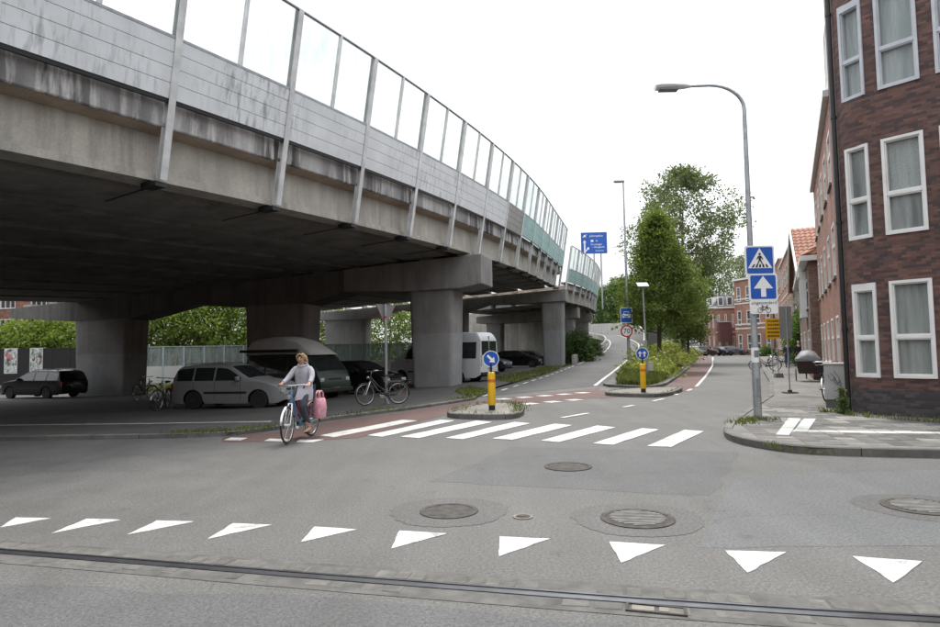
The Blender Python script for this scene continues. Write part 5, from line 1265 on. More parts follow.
# ---- tall curved street lamp on the pavement
LP = G(758, 418, SZ); LX, LY = LP.x, LP.y
lamp = thing('street_lamp', 'tall grey street lamp with curved arm on the right pavement', 'street lamp', (LX, LY, SZ))
ztop = AT(737, 100, LY).z-SZ
mb = MB(); pts = [(0, 0, 0), (0, 0, 1.1), (0, 0, 1.2), (0, 0, ztop-.2)]; rs = [.085, .085, .072, .042]
R_ = .75
for k in range(1, 9): a = rad(90*k/8); pts.append((-R_*(1-math.cos(a)), 0, ztop-.2+R_*.72*math.sin(a))); rs.append(.042-.0015*k)
pts.append((-1.25, 0, pts[-1][2]-.01)); rs.append(.032)
mb.tube(pts, rs, 12); mb.build('pole', 'galv', lamp, smooth=True)
hz = pts[-1][2]; mb = MB(); rows = []
for x, w, zt, zb in ((-1.15, .035, .03, -.03), (-1.3, .10, .07, -.05), (-1.6, .15, .10, -.07), (-1.85, .15, .09, -.075), (-1.95, .11, .04, -.07)):
    rows.append([(x, w*math.cos(a), (zt if math.sin(a) > 0 else -zb)*math.sin(a)) for a in [2*math.pi*i/12 for i in range(12)]])
mb.M = Matrix.Translation((0, 0, hz)); mb.grid(rows, close_u=True); mb.f.append(tuple(range(48, 60))); mb.mi.append(0)
hd = mb.build('lamp_head', 'signwhite', lamp, smooth=True)
mb = MB(); mb.M = Matrix.Translation((0, 0, hz)); mb.box(-1.86, -1.45, -.10, .10, -.09, -.06); mb.build('lens', 'signback', hd)
mb = MB(); mb.box(-.035, .035, -.092, -.08, .45, .85); mb.build('service_door', 'galv_dark', lamp)
sy = thing('sticker', 'white paper notice stuck on the street lamp', 'sticker', (LX, LY, AT(758, 355, LY).z))
mb = MB(); mb.tube([(0, 0, -.16), (0, 0, .16)], .079, 14); mb.build('paper', 'signwhite', sy, smooth=True)
mb = MB(); mb.grid([[(.0805*math.cos(a), .0805*math.sin(a), z) for a in [rad(-130+80*i/6) for i in range(7)]] for z in (-.05, .1)]); mb.build('print', 'signback', sy)
fc = Vector((-LX, -LY)).normalized()
def lampsign(px0, py0, px1, py1, mat, name, label, w=None, h=None):
    c = AT((px0+px1)/2, (py0+py1)/2, LY-.14); w = w or (px1-px0)/F_PX*LP.y*1.02; h = h or (py1-py0)/F_PX*LP.y*1.02
    t = thing(name, label, 'traffic sign', (c.x, c.y, c.z)); Fm = frame((0, 0, 0), (-fc.y*-1 if False else 1, .02, 0)); plate(t, Fm, w, h, mat); 
    mb = MB(); mb.M = Fm; mb.box(-.05, .05, .02, .1, -.06, .06); mb.build('clamp', 'galv_dark', t)
    return t, Fm, w, h
t, Fm, w, h = lampsign(745.2, 245.8, 774.3, 274.8, 'blue', 'crossing_sign', 'blue square pedestrian crossing sign at the top of the lamp post')
mb = MB(); mb.M = Fm; flat(mb, [(-.265, -.17), (.265, -.17), (0, .265)], -.005); mb.build('triangle', 'signwhite', t, fixn=False)
mb = MB(); mb.M = Fm; y = -.008
for x in (-.155, -.075, .0, .075, .155): flat(mb, [(x*1.05-.028, -.155), (x*1.05+.018, -.155), (x*.8+.02, -.085), (x*.8-.015, -.085)], y)
disc(mb, 0, .135, .026, y, 14); flat(mb, [(-.03, .10), (.03, .10), (.026, 0), (-.026, 0)], y); flat(mb, [(-.03, .10), (-.075, .02), (-.06, .012), (-.02, .07)], y)
flat(mb, [(.03, .10), (.075, .02), (.06, .012), (.02, .07)], y); flat(mb, [(-.026, 0), (.004, 0), (-.04, -.085), (-.065, -.085)], y-.001); flat(mb, [(-.004, 0), (.026, 0), (.065, -.085), (.04, -.085)], y-.001)
mb.build('pictogram', 'signblack', t, fixn=False)
t, Fm, w, h = lampsign(749.2, 273.9, 777.3, 300.2, 'blue', 'one_way_sign', 'blue square one way sign with a white up arrow on the lamp post')
mb = MB(); mb.M = Fm; flat(mb, [(-.055, -.21), (.055, -.21), (.055, -.03), (.21, -.03), (0, .24), (-.21, -.03), (-.055, -.03)], -.006); mb.build('arrow', 'signwhite', t, fixn=False)
t, Fm, w, h = lampsign(750.5, 300.6, 777.8, 313.6, 'signwhite', 'supplementary_plate', 'white plate reading uitgezonderd above a bicycle symbol')
mb = MB(); mb.M = Fm; text_into(mb, 'uitgezonderd', .098, 0, .092, -.007, space=1.05); mb.build('lettering', 'signblack', t, fixn=False)
def bike_symbol(mb, cx, cz, s, y):
    def ring2(x, z, r): mb.add([(cx+s*(x+q*math.cos(a)), y, cz+s*(z+q*math.sin(a))) for q in (r, r*.8) for a in [2*math.pi*i/20 for i in range(20)]], [(i, (i+1) % 20, 20+(i+1) % 20, 20+i) for i in range(20)])
    def ln(a, b, w=.045):
        a, b = Vector(a), Vector(b); d = (b-a).normalized(); n = Vector((-d.y, d.x))*w; flat(mb, [(cx+s*p.x, cz+s*p.y) for p in (a-n, b-n, b+n, a+n)], y-.0006)
    ring2(-.55, 0, .36); ring2(.55, 0, .36)
    for a, b in (((-.55, 0), (-.22, .45)), ((-.22, .45), (.38, .45)), ((.38, .45), (-.05, 0)), ((-.05, 0), (-.55, 0)), ((-.05, 0), (-.27, .58)), ((.55, 0), (.34, .62)), ((-.38, .6), (-.14, .6)), ((.34, .62), (.52, .66))): ln(a, b)
mb = MB(); mb.M = Fm; bike_symbol(mb, 0, -.065, .16, -.007); mb.build('bicycle_symbol', 'signblack', t, fixn=False)
# ---- yellow work sign, grey sign back, bare post in a block
p = G(773, 373.5, SZ); t = thing('work_sign', 'yellow temporary text sign on a thin pole by the pavement', 'road sign', (p.x, p.y, SZ))
zc = AT(775.3, 328.5, p.y).z-SZ; mb = MB(); mb.tube([(0, 0, 0), (0, 0, zc+.55)], .03, 8); mb.build('pole', 'galv', t, smooth=True)
Fm = frame((.13, -.05, zc), (1, .05, 0)); plate(t, Fm, .88, 1.1, 'signyellow', edge='signyellow')
r_ = random.Random(4)
for i in range(5):
    x = -.34; z = .40-.2*i; mb = MB(); mb.M = Fm
    while x < .30: w_ = r_.uniform(.03, .07); flat(mb, [(x, z-.055), (x+w_, z-.055), (x+w_, z+.05), (x, z+.05)], -.006); x += w_+.025
    mb.build('text_line', 'signred_dark', t, fixn=False)
p = G(790, 393, SZ); t = thing('temporary_sign', 'grey back of a temporary sign on a pole with flat steel foot', 'road sign', (p.x, p.y, SZ))
zc = AT(786, 322.5, p.y).z-SZ; mb = MB(); mb.tube([(0, 0, 0), (.0, 0, zc+.5)], .022, 8); mb.build('pole', 'galv', t, smooth=True)
mb = MB(); mb.box(-.2, .2, -.14, .14, 0, .03); mb.box(-.05, .05, -.05, .05, .03, .1); mb.build('foot', 'castiron', t)
mb = MB(); mb.M = frame((-.02, .03, zc), (.93, -.36, 0)); mb.box(-.17, .17, -.012, .012, -.52, .52); mb.box(-.175, -.165, -.03, .03, -.52, .52); mb.box(.165, .175, -.03, .03, -.52, .52); mb.build('sign_plate', 'signback', t)
p = G(778.8, 377.5, SZ); t = thing('temporary_post', 'bare thin post standing in a concrete block on the pavement', 'post', (p.x, p.y, SZ))
mb = MB(); mb.hexa([(-.19, -.14, 0), (.19, -.14, 0), (.19, .14, 0), (-.19, .14, 0)], [(-.15, -.1, .2), (.15, -.1, .2), (.15, .1, .2), (-.15, .1, .2)]); mb.build('block', 'kerb', t)
mb = MB(); mb.tube([(0, 0, .15), (0, 0, 1.75)], .022, 7); mb.build('pole', 'galv', t)
# ---- electrical cabinet with a black tag
p = G(835, 408, SZ); t = thing('utility_cabinet', 'grey utility cabinet with a black graffiti tag by the brick wall', 'utility cabinet', (p.x+.03, p.y, SZ), rad(-30))
mb = MB(); mb.box(-.21, .21, 0, .32, 0, .2); mb.build('base', 'kerb', t)
mb = MB(); mb.box(-.225, .225, -.015, .34, .2, 1.04); mb.build('body', 'cabinet', t, bevel=.01)
mb = MB(); mb.box(-.245, .245, -.04, .36, 1.04, 1.09); mb.build('lid', 'cabinet', t, bevel=.012)
mb = MB(); mb.box(-.002, .002, -.0165, -.0155, .24, 1.0); mb.box(.03, .05, -.03, -.015, .58, .66); mb.build('door_seam', 'galv_dark', t)
mb = MB()
for l in ([(-.14, .80), (-.06, .62), (.0, .78), (.05, .55)], [(-.1, .85), (.02, .72), (-.04, .6), (.1, .62)], [(-.02, .9), (.1, .74), (.14, .5)], [(.02, .66), (.13, .46), (.08, .70)]):
    mb.tube([(x, -.0165, z) for x, z in smooth_line(l, 2)], .006, 4)
mb.build('graffiti_tag', 'signblack', t)
p2 = G(845, 414, SZ); bush('small weedy shrub between the cabinet and the wall', (p2.x-.02, p2.y+.05, SZ), .06, .08, .75, 14, .03, 'leaf_mid', 71, 'weedy_shrub', .05)
# ---- yellow bollards with blue discs
def bollard(px, py, label, kind, zb=.12):
    p = G(px, py, zb); t = thing('keep_bollard', label, 'bollard', (p.x, p.y, zb), group='yellow island bollards')
    mb = MB(); mb.lathe((0, 0, 0), (0, 0, 1), [(.085, 0), (.085, .12), (.075, .13)], 14); mb.build('base', 'black', t, smooth=True)
    mb = MB(); mb.lathe((0, 0, 0), (0, 0, 1), [(.095, .13), (.10, .15), (.10, .93), (.09, .97), (.05, .985)], 16); mb.build('column', 'yellow', t, smooth=True)
    mb = MB(); mb.lathe((0, 0, 0), (0, 0, 1), [(.1015, .72), (.1015, .80)], 16); mb.build('reflector_band', 'signorange', t, smooth=True)
    mb = MB(); mb.tube([(0, 0, .97), (0, 0, 1.2)], .03, 8); mb.build('neck', 'black', t)
    f = Vector((-p.x, -p.y, 0)).normalized(); Fm = frame((0, 0, 1.33), (-f.y, f.x, 0)); mb = MB(); mb.M = Fm; n = 28; R = .215
    if (Fm @ Vector((0, -1, 0))-Fm @ Vector((0, 0, 0))).dot(f) < 0: Fm = frame((0, 0, 1.33), (f.y, -f.x, 0)); mb.M = Fm
    mb.add([(R*math.cos(2*math.pi*i/n), y, R*math.sin(2*math.pi*i/n)) for y in (-.01, .012) for i in range(n)], [tuple(range(n-1, -1, -1)), tuple(range(n, 2*n))]+[(i, (i+1) % n, n+(i+1) % n, n+i) for i in range(n)]); pl = mb.build('sign_disc', 'signwhite', t)
    mb = MB(); mb.M = Fm; disc(mb, 0, 0, .195, -.014); mb.build('sign_face', 'blue', pl, fixn=False)
    mb = MB(); mb.M = Fm
    def arrow(cx, cz, a, s):
        c_, s_ = math.cos(a), math.sin(a)
        flat(mb, [(cx+s*(x*c_-z*s_), cz+s*(x*s_+z*c_)) for x, z in ((-.03, -.13), (.03, -.13), (.03, .02), (.095, .02), (0, .14), (-.095, .02), (-.03, .02))], -.018)
    if kind == 'right': arrow(0, 0, rad(-135), 1.0)
    else: arrow(-.075, -.01, rad(0), .75); arrow(.075, -.01, rad(0), .75)
    mb.build('arrow', 'signwhite', pl, fixn=False)
M['signorange'] = simple('orange_band', (.62, .16, .03), .4)
bollard(492, 410, 'yellow bollard with blue diagonal arrow disc on the small island', 'right')
bollard(643.5, 392.3, 'yellow bollard with blue double arrow disc before the verge', 'both')
# ---- mast lamp with motor road sign and 70 limit
vm = AT(629.5, 372, 40.5); mast = thing('mast_lamp', 'very tall slim lamp mast between ramp and verge', 'street lamp', (vm.x, vm.y, .25))
zt = AT(619, 182, 40.5).z-.25; mb = MB(); mb.tube([(0, 0, -.2), (0, 0, 1.5), (0, 0, zt)], [.11, .10, .05], 10); mb.build('pole', 'galv', mast, smooth=True)
mb = MB(); mb.box(-.62, .08, -.1, .1, zt-.03, zt+.10); hd = mb.build('lamp_head', 'galv_dark', mast, bevel=.03); mb = MB(); mb.box(-.55, -.1, -.08, .08, zt-.05, zt-.031); mb.build('lens', 'signback', hd)
c = AT(626.3, 315.3, 40.3); t = thing('motor_road_sign', 'blue square sign with white car front on the lamp mast', 'traffic sign', (c.x, c.y, c.z)); Fm = frame((0, 0, 0), (1, .1, 0)); plate(t, Fm, .78, .98, 'blue')
mb = MB(); mb.M = Fm; y = -.008
flat(mb, [(-.26, -.16), (.26, -.16), (.28, .05), (.19, .10), (.15, .25), (-.15, .25), (-.19, .10), (-.28, .05)], y); mb.build('car_symbol', 'signwhite', t, fixn=False)
mb = MB(); mb.M = Fm; y = -.011; flat(mb, [(-.155, .09), (.155, .09), (.12, .21), (-.12, .21)], y); disc(mb, -.19, -.02, .045, y, 12); disc(mb, .19, -.02, .045, y, 12); flat(mb, [(-.12, -.1), (.12, -.1), (.12, -.03), (-.12, -.03)], y)
flat(mb, [(-.16, -.17), (.16, -.17), (.16, -.13), (-.16, -.13)], y); mb.build('symbol_detail', 'blue', t, fixn=False)
c = AT(626.7, 331.2, 40.3); t = thing('speed_limit_sign', 'round red ringed 70 speed limit sign on the lamp mast', 'traffic sign', (c.x, c.y, c.z)); mb = MB(); mb.M = Fm; n = 32; R = .40
mb.add([(R*math.cos(2*math.pi*i/n), y, R*math.sin(2*math.pi*i/n)) for y in (0, .02) for i in range(n)], [tuple(range(n-1, -1, -1)), tuple(range(n, 2*n))]+[(i, (i+1) % n, n+(i+1) % n, n+i) for i in range(n)]); mb.build('red_rim', 'signred', t)
mb = MB(); mb.M = Fm; disc(mb, 0, 0, .31, -.004); mb.build('white_face', 'signwhite', t, fixn=False)
mb = MB(); mb.M = Fm; text_into(mb, '70', .46, 0, .0, -.008); mb.build('lettering', 'signblack', t, fixn=False)
# ---- solar lamp and its box
vp = AT(648, 380, 29.5); t = thing('solar_lamp', 'thin pole with a small tilted solar panel and grey box behind the bollard', 'solar lamp', (vp.x, vp.y, .2)); zt = AT(642.5, 287, 29.5).z-.2
mb = MB(); mb.tube([(0, 0, -.15), (-.1, 0, zt)], [.05, .035], 8); mb.build('pole', 'galv', t, smooth=True)
mb = MB(); mb.M = Matrix.Translation((-.1, 0, zt+.1)) @ Matrix.Rotation(rad(30), 4, 'X'); mb.box(-.26, .26, -.2, .2, 0, .03); mb.build('solar_panel', 'solar', t)
mb = MB(); mb.box(.02, .28, -.02, .14, .35, .75); mb.build('battery_box', 'cabinet', t); mb = MB(); mb.tube([(.15, .05, -.1), (.15, .05, .4)], .03, 6); mb.build('box_post', 'galv', t)
M_ = None
# ---- small sign seen from behind in the verge
vp = AT(655.5, 362, 46); t = thing('direction_sign', 'grey back of a slanting direction sign in the verge', 'road sign', (vp.x, vp.y, .6)); zc = AT(655, 339, 46).z-.6
mb = MB(); mb.tube([(-.3, 0, -.2), (-.3, 0, zc+.5)], .03, 6); mb.tube([(.3, 0, -.2), (.3, 0, zc+.5)], .03, 6); mb.build('poles', 'galv', t)
mb = MB(); mb.M = frame((0, 0, zc), (1, .2, 0)); mb.add([(-.6, 0, -.5), (.5, 0, -.2), (.62, 0, .75), (-.5, 0, .45), (-.6, .03, -.5), (.5, .03, -.2), (.62, .03, .75), (-.5, .03, .45)], [(0, 1, 2, 3), (7, 6, 5, 4), (0, 4, 5, 1), (1, 5, 6, 2), (2, 6, 7, 3), (3, 7, 4, 0)]); mb.build('sign_plate', 'signback', t)
# ---- big blue direction sign above the far deck
c = AT(594, 243, 108); t = thing('motorway_sign', 'large blue direction sign above the far noise screen', 'road sign', (c.x, c.y, 8.6)); zc = c.z-8.6
mb = MB(); mb.tube([(0, .25, -.3), (0, .25, zc+1.5)], .14, 8); mb.tube([(1.2, .25, -.3), (1.2, .25, zc+1.5)], .14, 8); mb.build('poles', 'galv', t)
Fm = frame((0, 0, zc), (1, -.05, 0)); plate(t, Fm, 4.55, 3.8, 'blue', edge='signwhite', r=.15)
mb = MB(); mb.M = Fm; y = -.012
for s_, a_, b_, al, sz in (('Julianaplein', -.75, 1.25, 'LEFT', .52), ('33', .25, .35, 'LEFT', .42), ('Groningen', -.6, -.25, 'LEFT', .46), ('- Hoogkerk', -.35, -.72, 'LEFT', .46), ('Centrum', .2, -1.35, 'LEFT', .40)): text_into(mb, s_, sz, a_, b_, y, al)
flat(mb, [(-1.75, -1.8), (-1.5, -1.8), (-1.5, .2), (-1.75, .2)], y); flat(mb, [(-1.95, .1), (-1.3, .1), (-1.62, .55)], y); flat(mb, [(-1.5, -1.3), (-1.5, -1.55), (-1.0, -1.05), (-1.15, -.9)], y); flat(mb, [(-1.3, -.75), (-.85, -.75), (-.85, -1.2)], y)
for a_ in (0, 1): flat(mb, [(-2.0+(.75 if a_ else 0), 1.0), (-1.85+(.55 if a_ else 0), 1.0), (-1.25-(.75 if a_ else 0)+.1, 1.5), (-1.4-(.6 if a_ else 0)+.1, 1.5)], y-.001*a_)
disc(mb, -1.6, 1.25, .2, y-.003, 14); flat(mb, [(-.55, .2), (-.1, .2), (-.1, .55), (-.55, .55)], y); mb.build('lettering', 'signwhite', t, fixn=False)
# ---- yield sign seen from behind
p = GP(386.5, 404); t = thing('yield_sign', 'back of a triangular yield sign on a grey pole before the near pier', 'traffic sign', (p.x, p.y, p.z)); zt = AT(386.5, 305, p.y).z-p.z
mb = MB(); mb.tube([(0, 0, -.05), (0, 0, zt)], .045, 10); mb.tube([(0, 0, zt), (0, 0, zt+.03)], .047, 10); mb.build('pole', 'galv', t, smooth=True)
Fm = frame((0, .06, zt-.33), (.62, .78, 0)); mb = MB(); mb.M = Fm
tri = [(0, -.36), (.42, .34), (-.42, .34)]; mb.add([(x, y, z) for y in (0, .02) for x, z in tri], [(0, 1, 2), (5, 4, 3), (0, 3, 4, 1), (1, 4, 5, 2), (2, 5, 3, 0)]); mb.build('sign_plate', 'signback', t)
mb = MB(); mb.M = Fm; mb.tube([(x*1.02, .01, z*1.02) for x, z in tri], .014, 5, closed=True); mb.build('red_rim', 'signred', t)
mb = MB(); mb.tube([(0, 0, zt-.42), (0, 0, zt-.36)], .055, 8); mb.build('clamp', 'signred', t)
# ================================================================== VEHICLES
def interp(tab, x):
    if x <= tab[0][0]: return tab[0][1]
    for (a, u), (b, v) in zip(tab[:-1], tab[1:]):
        if x <= b: f = (x-a)/(b-a); return u+(v-u)*f
    return tab[-1][1]
def sinterp(tab, x, w=.012):
    return sum(interp(tab, x+k*w) for k in (-2, -1, 0, 1, 2))/5
WHEEL = {}
def wheel_meshes(r, rim):
    k = (r, rim)
    if k not in WHEEL:
        mb = MB(); mb.lathe((0, 0, 0), (0, 1, 0), [(r*.66, -.10), (r*.9, -.105), (r*.985, -.085), (r, -.05), (r, .05), (r*.985, .085), (r*.9, .105), (r*.66, .10)], 26); ty = mb.mesh('tyre', 'rubber')
        mb = MB(); mb.lathe((0, 0, 0), (0, 1, 0), [(r*.66, -.095), (r*.66, .095), (r*.62, .10), (r*.60, .06), (r*.15, .05)], 22)
        for i in range(5):
            a = 2*math.pi*i/5; mb.M = Matrix.Rotation(-a, 4, 'Y'); mb.box(.03, r*.62, .05, .085, -.04, .04)
        mb.M = None; mb.lathe((0, 0, 0), (0, 1, 0), [(.055, .04), (.055, .09), (.03, .1)], 12); ri = mb.mesh('rim', rim)
        for m in (ty, ri): m.polygons.foreach_set('use_smooth', [True]*len(m.polygons)); m.set_sharp_from_angle(angle=rad(35))
        WHEEL[k] = (ty, ri)
    return WHEEL[k]
def vehicle(name, label, cat, loc, fwd, S, paint, rim='rim', group=None, extras=None):
    """S: L,W, top[(x,z)], low, wheels(xr,xf), wr, belt, roof, narrow, panes[(x0,x1)], screen(x0,x1), rear(x0,x1)"""
    t = thing(name, label, cat, loc, math.atan2(fwd[1], fwd[0]), group=group)
    L, W, wr = S['L'], S['W'], S['wr']; belt, roof = S['belt'], S['roof']; nar = S.get('narrow', .2)
    plan = S.get('plan', [(-.5, .84), (-.485, .91), (-.42, .97), (-.3, 1), (.3, 1), (.40, .97), (.46, .88), (.5, .70)])
    def zt(x): return sinterp(S['top'], x/L)
    def wd(x, z):
        f = sinterp(plan, x/L)*W/2; q = max(0, min(1, (z-belt)/(roof-belt))); low = max(0, (.42-z)/.42)
        return f*(1-nar*q**1.15)*(1-.10*low**2)
    def zl(x):
        b = S['low']
        if x > L*.45: b += (x-L*.45)*.5
        if x < -L*.45: b += (-L*.45-x)*.6
        for xw in S['wheels']:
            q = (wr+.055)**2-(x-xw)**2
            if q > 0: b = max(b, wr+math.sqrt(q)*.98)
        return b
    xs = sorted(set([round(-L/2+L*i/44, 4) for i in range(45)]+[round(xw+s*(wr+.055)*c, 4) for xw in S['wheels'] for c in (0, .35, .65, .85, .96, 1.0) for s in (-1, 1)]))
    N = 9; rows = []
    for x in xs:
        lo, hi = zl(x), zt(x); hi = max(hi, lo+.03); side = [(x, wd(x, lo+(hi-lo)*k/N), lo+(hi-lo)*k/N) for k in range(N+1)]
        wtop = side[-1][1]; r_ = min(.07, wtop*.3)
        side[-1] = (x, wtop, hi-r_*.45)
        top = [(x, wtop-r_*.25, hi-r_*.12)]+[(x, wtop*c, hi+.035*(1-c*c)*(1 if hi > belt else .6)) for c in (.86, .6, .3, 0)]
        half = side+top; rows.append(half+[(p[0], -p[1], p[2]) for p in half[-2::-1]])
    mb = MB(); mb.grid(rows); n = len(rows[0]); m = len(rows)
    mb.f.append(tuple(range(n))); mb.mi.append(0); mb.f.append(tuple((m-1)*n+j for j in range(n-1, -1, -1))); mb.mi.append(0)
    body = mb.build('body', paint, t, smooth=True)
    mb = MB(); q = W/2-.22
    mb.box(-L*.46, L*.46, -q, q, S['low']+.04, min(belt, 1.0)-.25); mb.build('underbody', 'black', t)
    def sidepane(x0, x1, zb, gap, nm='side_window', mat='carglass', sides=(1, -1), zc=None, lean=0.0):
        for s in sides:
            k = 8; top = []; bot = []
            for i in range(k+1):
                x = x0+(x1-x0)*i/k; h = min(zt(x)-gap, zc or 9); h = max(h, zb+.01); xo = x+lean*(h-zb)
                bot.append((x, s*(wd(x, zb)+.007), zb)); top.append((x, s*(wd(x, h)+.007), h))
            mid = [tuple((Vector(a)+Vector(b))/2) for a, b in zip(bot, top)]; mid = [(p[0], s*(wd(p[0], p[2])+.007), p[2]) for p in mid]
            mb = MB(); mb.grid([bot, mid, top]); mb.build(nm, mat, t, smooth=True)
    for (x0, x1) in S['panes']: sidepane(x0*L, x1*L, belt+.03, S.get('pgap', .09), zc=S.get('ptop'))
    def toppane(x0, x1, nm, c=.84):
        rws = []
        for i in range(7):
            x = x0+(x1-x0)*i/6; h = zt(x); w_ = (wd(x, h))*c; rws.append([(x, w_*k, h+.035*(1-(k*c)**2)+.010) for k in (-1, -.6, -.2, .2, .6, 1)])
        mb = MB(); mb.grid(rws); mb.build(nm, 'carglass', t, smooth=True)
    if S.get('screen'): toppane(S['screen'][0]*L, S['screen'][1]*L, 'windscreen')
    if S.get('rear'): toppane(S['rear'][0]*L, S['rear'][1]*L, 'rear_window')
    # lights, plates, mirrors, bumper strips, seams
    def endbox(end, y, z, w, h, nm, mat, out=.02, dep=.10):
        x = (L/2-.02)*end; 
        while abs(x) > L*.3 and not (zl(x) < z < zt(x) and wd(x, z) > abs(y)): x -= .01*end
        mb = MB(); mb.box(min(x-dep*end, x+out*end), max(x-dep*end, x+out*end), y-w/2, y+w/2, z-h/2, z+h/2); return mb.build(nm, mat, t, bevel=.012)
    hl = S.get('hl', (.62, .30, .14)); tl = S.get('tl', (.75, .14, .26))
    for s in (1, -1):
        endbox(1, s*(W/2-hl[1]*.75-.06), hl[0], hl[1], hl[2], 'headlight', 'lampglass'); endbox(-1, s*(W/2-.16), tl[0], tl[1], tl[2], 'tail_light', 'taillight')
    endbox(1, 0, S.get('pz', .42), .5, .11, 'number_plate', 'plate'); endbox(-1, 0, S.get('prz', .62), .5, .11, 'number_plate', 'plate')
    endbox(1, 0, S.get('gz', .60), W*.38, .12, 'grille', 'black'); endbox(1, 0, S['low']+.16, W*.62, .1, 'air_intake', 'black', .008)
    mx = S.get('mirror', .16)*L
    for s in (1, -1):
        y0 = wd(mx, belt+.08); mb = MB(); mb.box(mx-.06, mx+.05, min(s*y0, s*(y0+.17)), max(s*y0, s*(y0+.17)), belt+.03, belt+.17); mb.build('mirror', S.get('mirmat', paint), t, bevel=.03)
    for xd in S.get('seams', ()):
        for s in (1, -1):
            z0, z1 = S['low']+.12, belt; x = xd*L; mb = MB(); mb.add([(x+dx, s*(wd(x, z)+.004), z) for z in (z0, (z0+z1)/2, z1) for dx in (-.006, .006)], [(0, 1, 3, 2), (2, 3, 5, 4)]); mb.build('door_seam', 'black', t)
            mb = MB(); yy = wd(x+.2, belt-.1); mb.box(x-.22, x-.06, min(s*yy, s*(yy+.03)), max(s*yy, s*(yy+.03)), belt-.12, belt-.085); mb.build('door_handle', S.get('mirmat', paint), t)
    if S.get('strip'):
        for s in (1, -1):
            z = S['strip']; xs_ = [S['wheels'][0]+wr+.1+(S['wheels'][1]-S['wheels'][0]-2*wr-.2)*i/6 for i in range(7)]
            mb = MB(); mb.grid([[(x, s*(wd(x, z)+.014), z-.035), (x, s*(wd(x, z)+.014), z+.035)] for x in xs_]); mb.build('rub_strip', 'black', t)
    ty, ri = wheel_meshes(wr, rim)
    for xw in S['wheels']:
        for s in (1, -1):
            w_ = put('wheel', ty, t); w_.location = (xw, s*(W/2-.12), wr); w_.rotation_euler = (0, 0, 0 if s > 0 else math.pi)
            rim_o = put('rim', ri, w_)
    if extras: extras(t, S, zt, wd)
    return t
M['lampglass'] = simple('lamp_glass', (.55, .57, .58), .12, .1, 12, .2, spec=.8)
M['taillight'] = simple('tail_light_red', (.30, .012, .012), .2, .1, 8)
M['plate'] = simple('yellow_plate', (.55, .38, .02), .5)
def paint(nm, c, rough=.28): M[nm] = simple(nm, c, rough+.08, .05, 1.5, .1, coat=.12, spec=.28)
paint('paint_black', (.012, .012, .014), .1); paint('paint_silver', (.25, .26, .26), .32); paint('paint_green', (.018, .032, .022), .35); paint('paint_white', (.62, .63, .64), .35); paint('paint_darkblue', (.015, .02, .035), .25); paint('paint_brown', (.06, .022, .022), .3); paint('paint_grey', (.10, .105, .11), .3)
ESTATE = dict(L=4.5, W=1.72, wr=.31, low=.20, wheels=(-1.28, 1.34), belt=.93, roof=1.46, narrow=.22,
    top=[(-.5, .62), (-.497, .98), (-.47, 1.25), (-.43, 1.43), (-.3, 1.475), (-.08, 1.48), (.02, 1.44), (.10, 1.25), (.21, .99), (.30, .94), (.42, .84), (.475, .72), (.497, .55), (.5, .42)],
    panes=[(-.44, -.29), (-.275, -.10), (-.085, .145)], screen=(.035, .20), rear=(-.494, -.445), seams=(-.28, -.09, .14), strip=.56, mirror=.125)
HATCH = dict(L=4.1, W=1.70, wr=.30, low=.20, wheels=(-1.2, 1.28), belt=.93, roof=1.44, narrow=.24,
    top=[(-.5, .60), (-.495, .95), (-.45, 1.12), (-.37, 1.38), (-.25, 1.45), (-.02, 1.45), (.05, 1.38), (.13, 1.2), (.23, .99), (.31, .94), (.42, .84), (.475, .72), (.497, .55), (.5, .42)],
    panes=[(-.36, -.26), (-.245, -.055), (-.04, .155)], screen=(.06, .215), rear=(-.47, -.385), seams=(-.25, -.05, .15), mirror=.13)
CAMPER = dict(L=4.55, W=1.84, wr=.32, low=.26, wheels=(-1.2, 1.26), belt=1.08, roof=1.95, narrow=.14, plan=[(-.5, .93), (-.45, .98), (-.3, 1), (.4, 1), (.46, .97), (.5, .90)],
    top=[(-.5, 1.0), (-.495, 1.35), (-.46, 1.85), (-.43, 1.92), (.2, 1.93), (.27, 1.90), (.33, 1.78), (.46, 1.15), (.485, 1.0), (.498, .6), (.5, .5)],
    panes=[(-.43, -.20), (-.18, .08), (.11, .33)], pgap=.14, screen=(.335, .455), rear=(-.492, -.465), seams=(-.19, .10, .36), hl=(.82, .20, .20), pz=.50, gz=.84, tl=(.85, .14, .36), mirror=.36, mirmat='black', ptop=1.78)
VAN = dict(L=5.7, W=1.98, wr=.34, low=.30, wheels=(-1.55, 1.95), belt=1.25, roof=2.6, narrow=.16, plan=[(-.5, .95), (-.47, .985), (-.3, 1), (.3, 1), (.40, .97), (.46, .90), (.5, .74)],
    top=[(-.5, 2.0), (-.497, 2.45), (-.485, 2.56), (-.2, 2.6), (.12, 2.56), (.18, 2.46), (.335, 1.45), (.36, 1.36), (.44, 1.2), (.485, 1.0), (.498, .6), (.5, .5)],
    panes=[(-.46, -.22), (-.20, .06), (.09, .28)], pgap=.22, screen=(.19, .33), rear=None, seams=(.07, .29), hl=(.98, .24, .30), pz=.55, gz=.9, tl=(1.15, .12, .6), prz=.75, mirror=.27, mirmat='black', ptop=2.1, strip=.62)
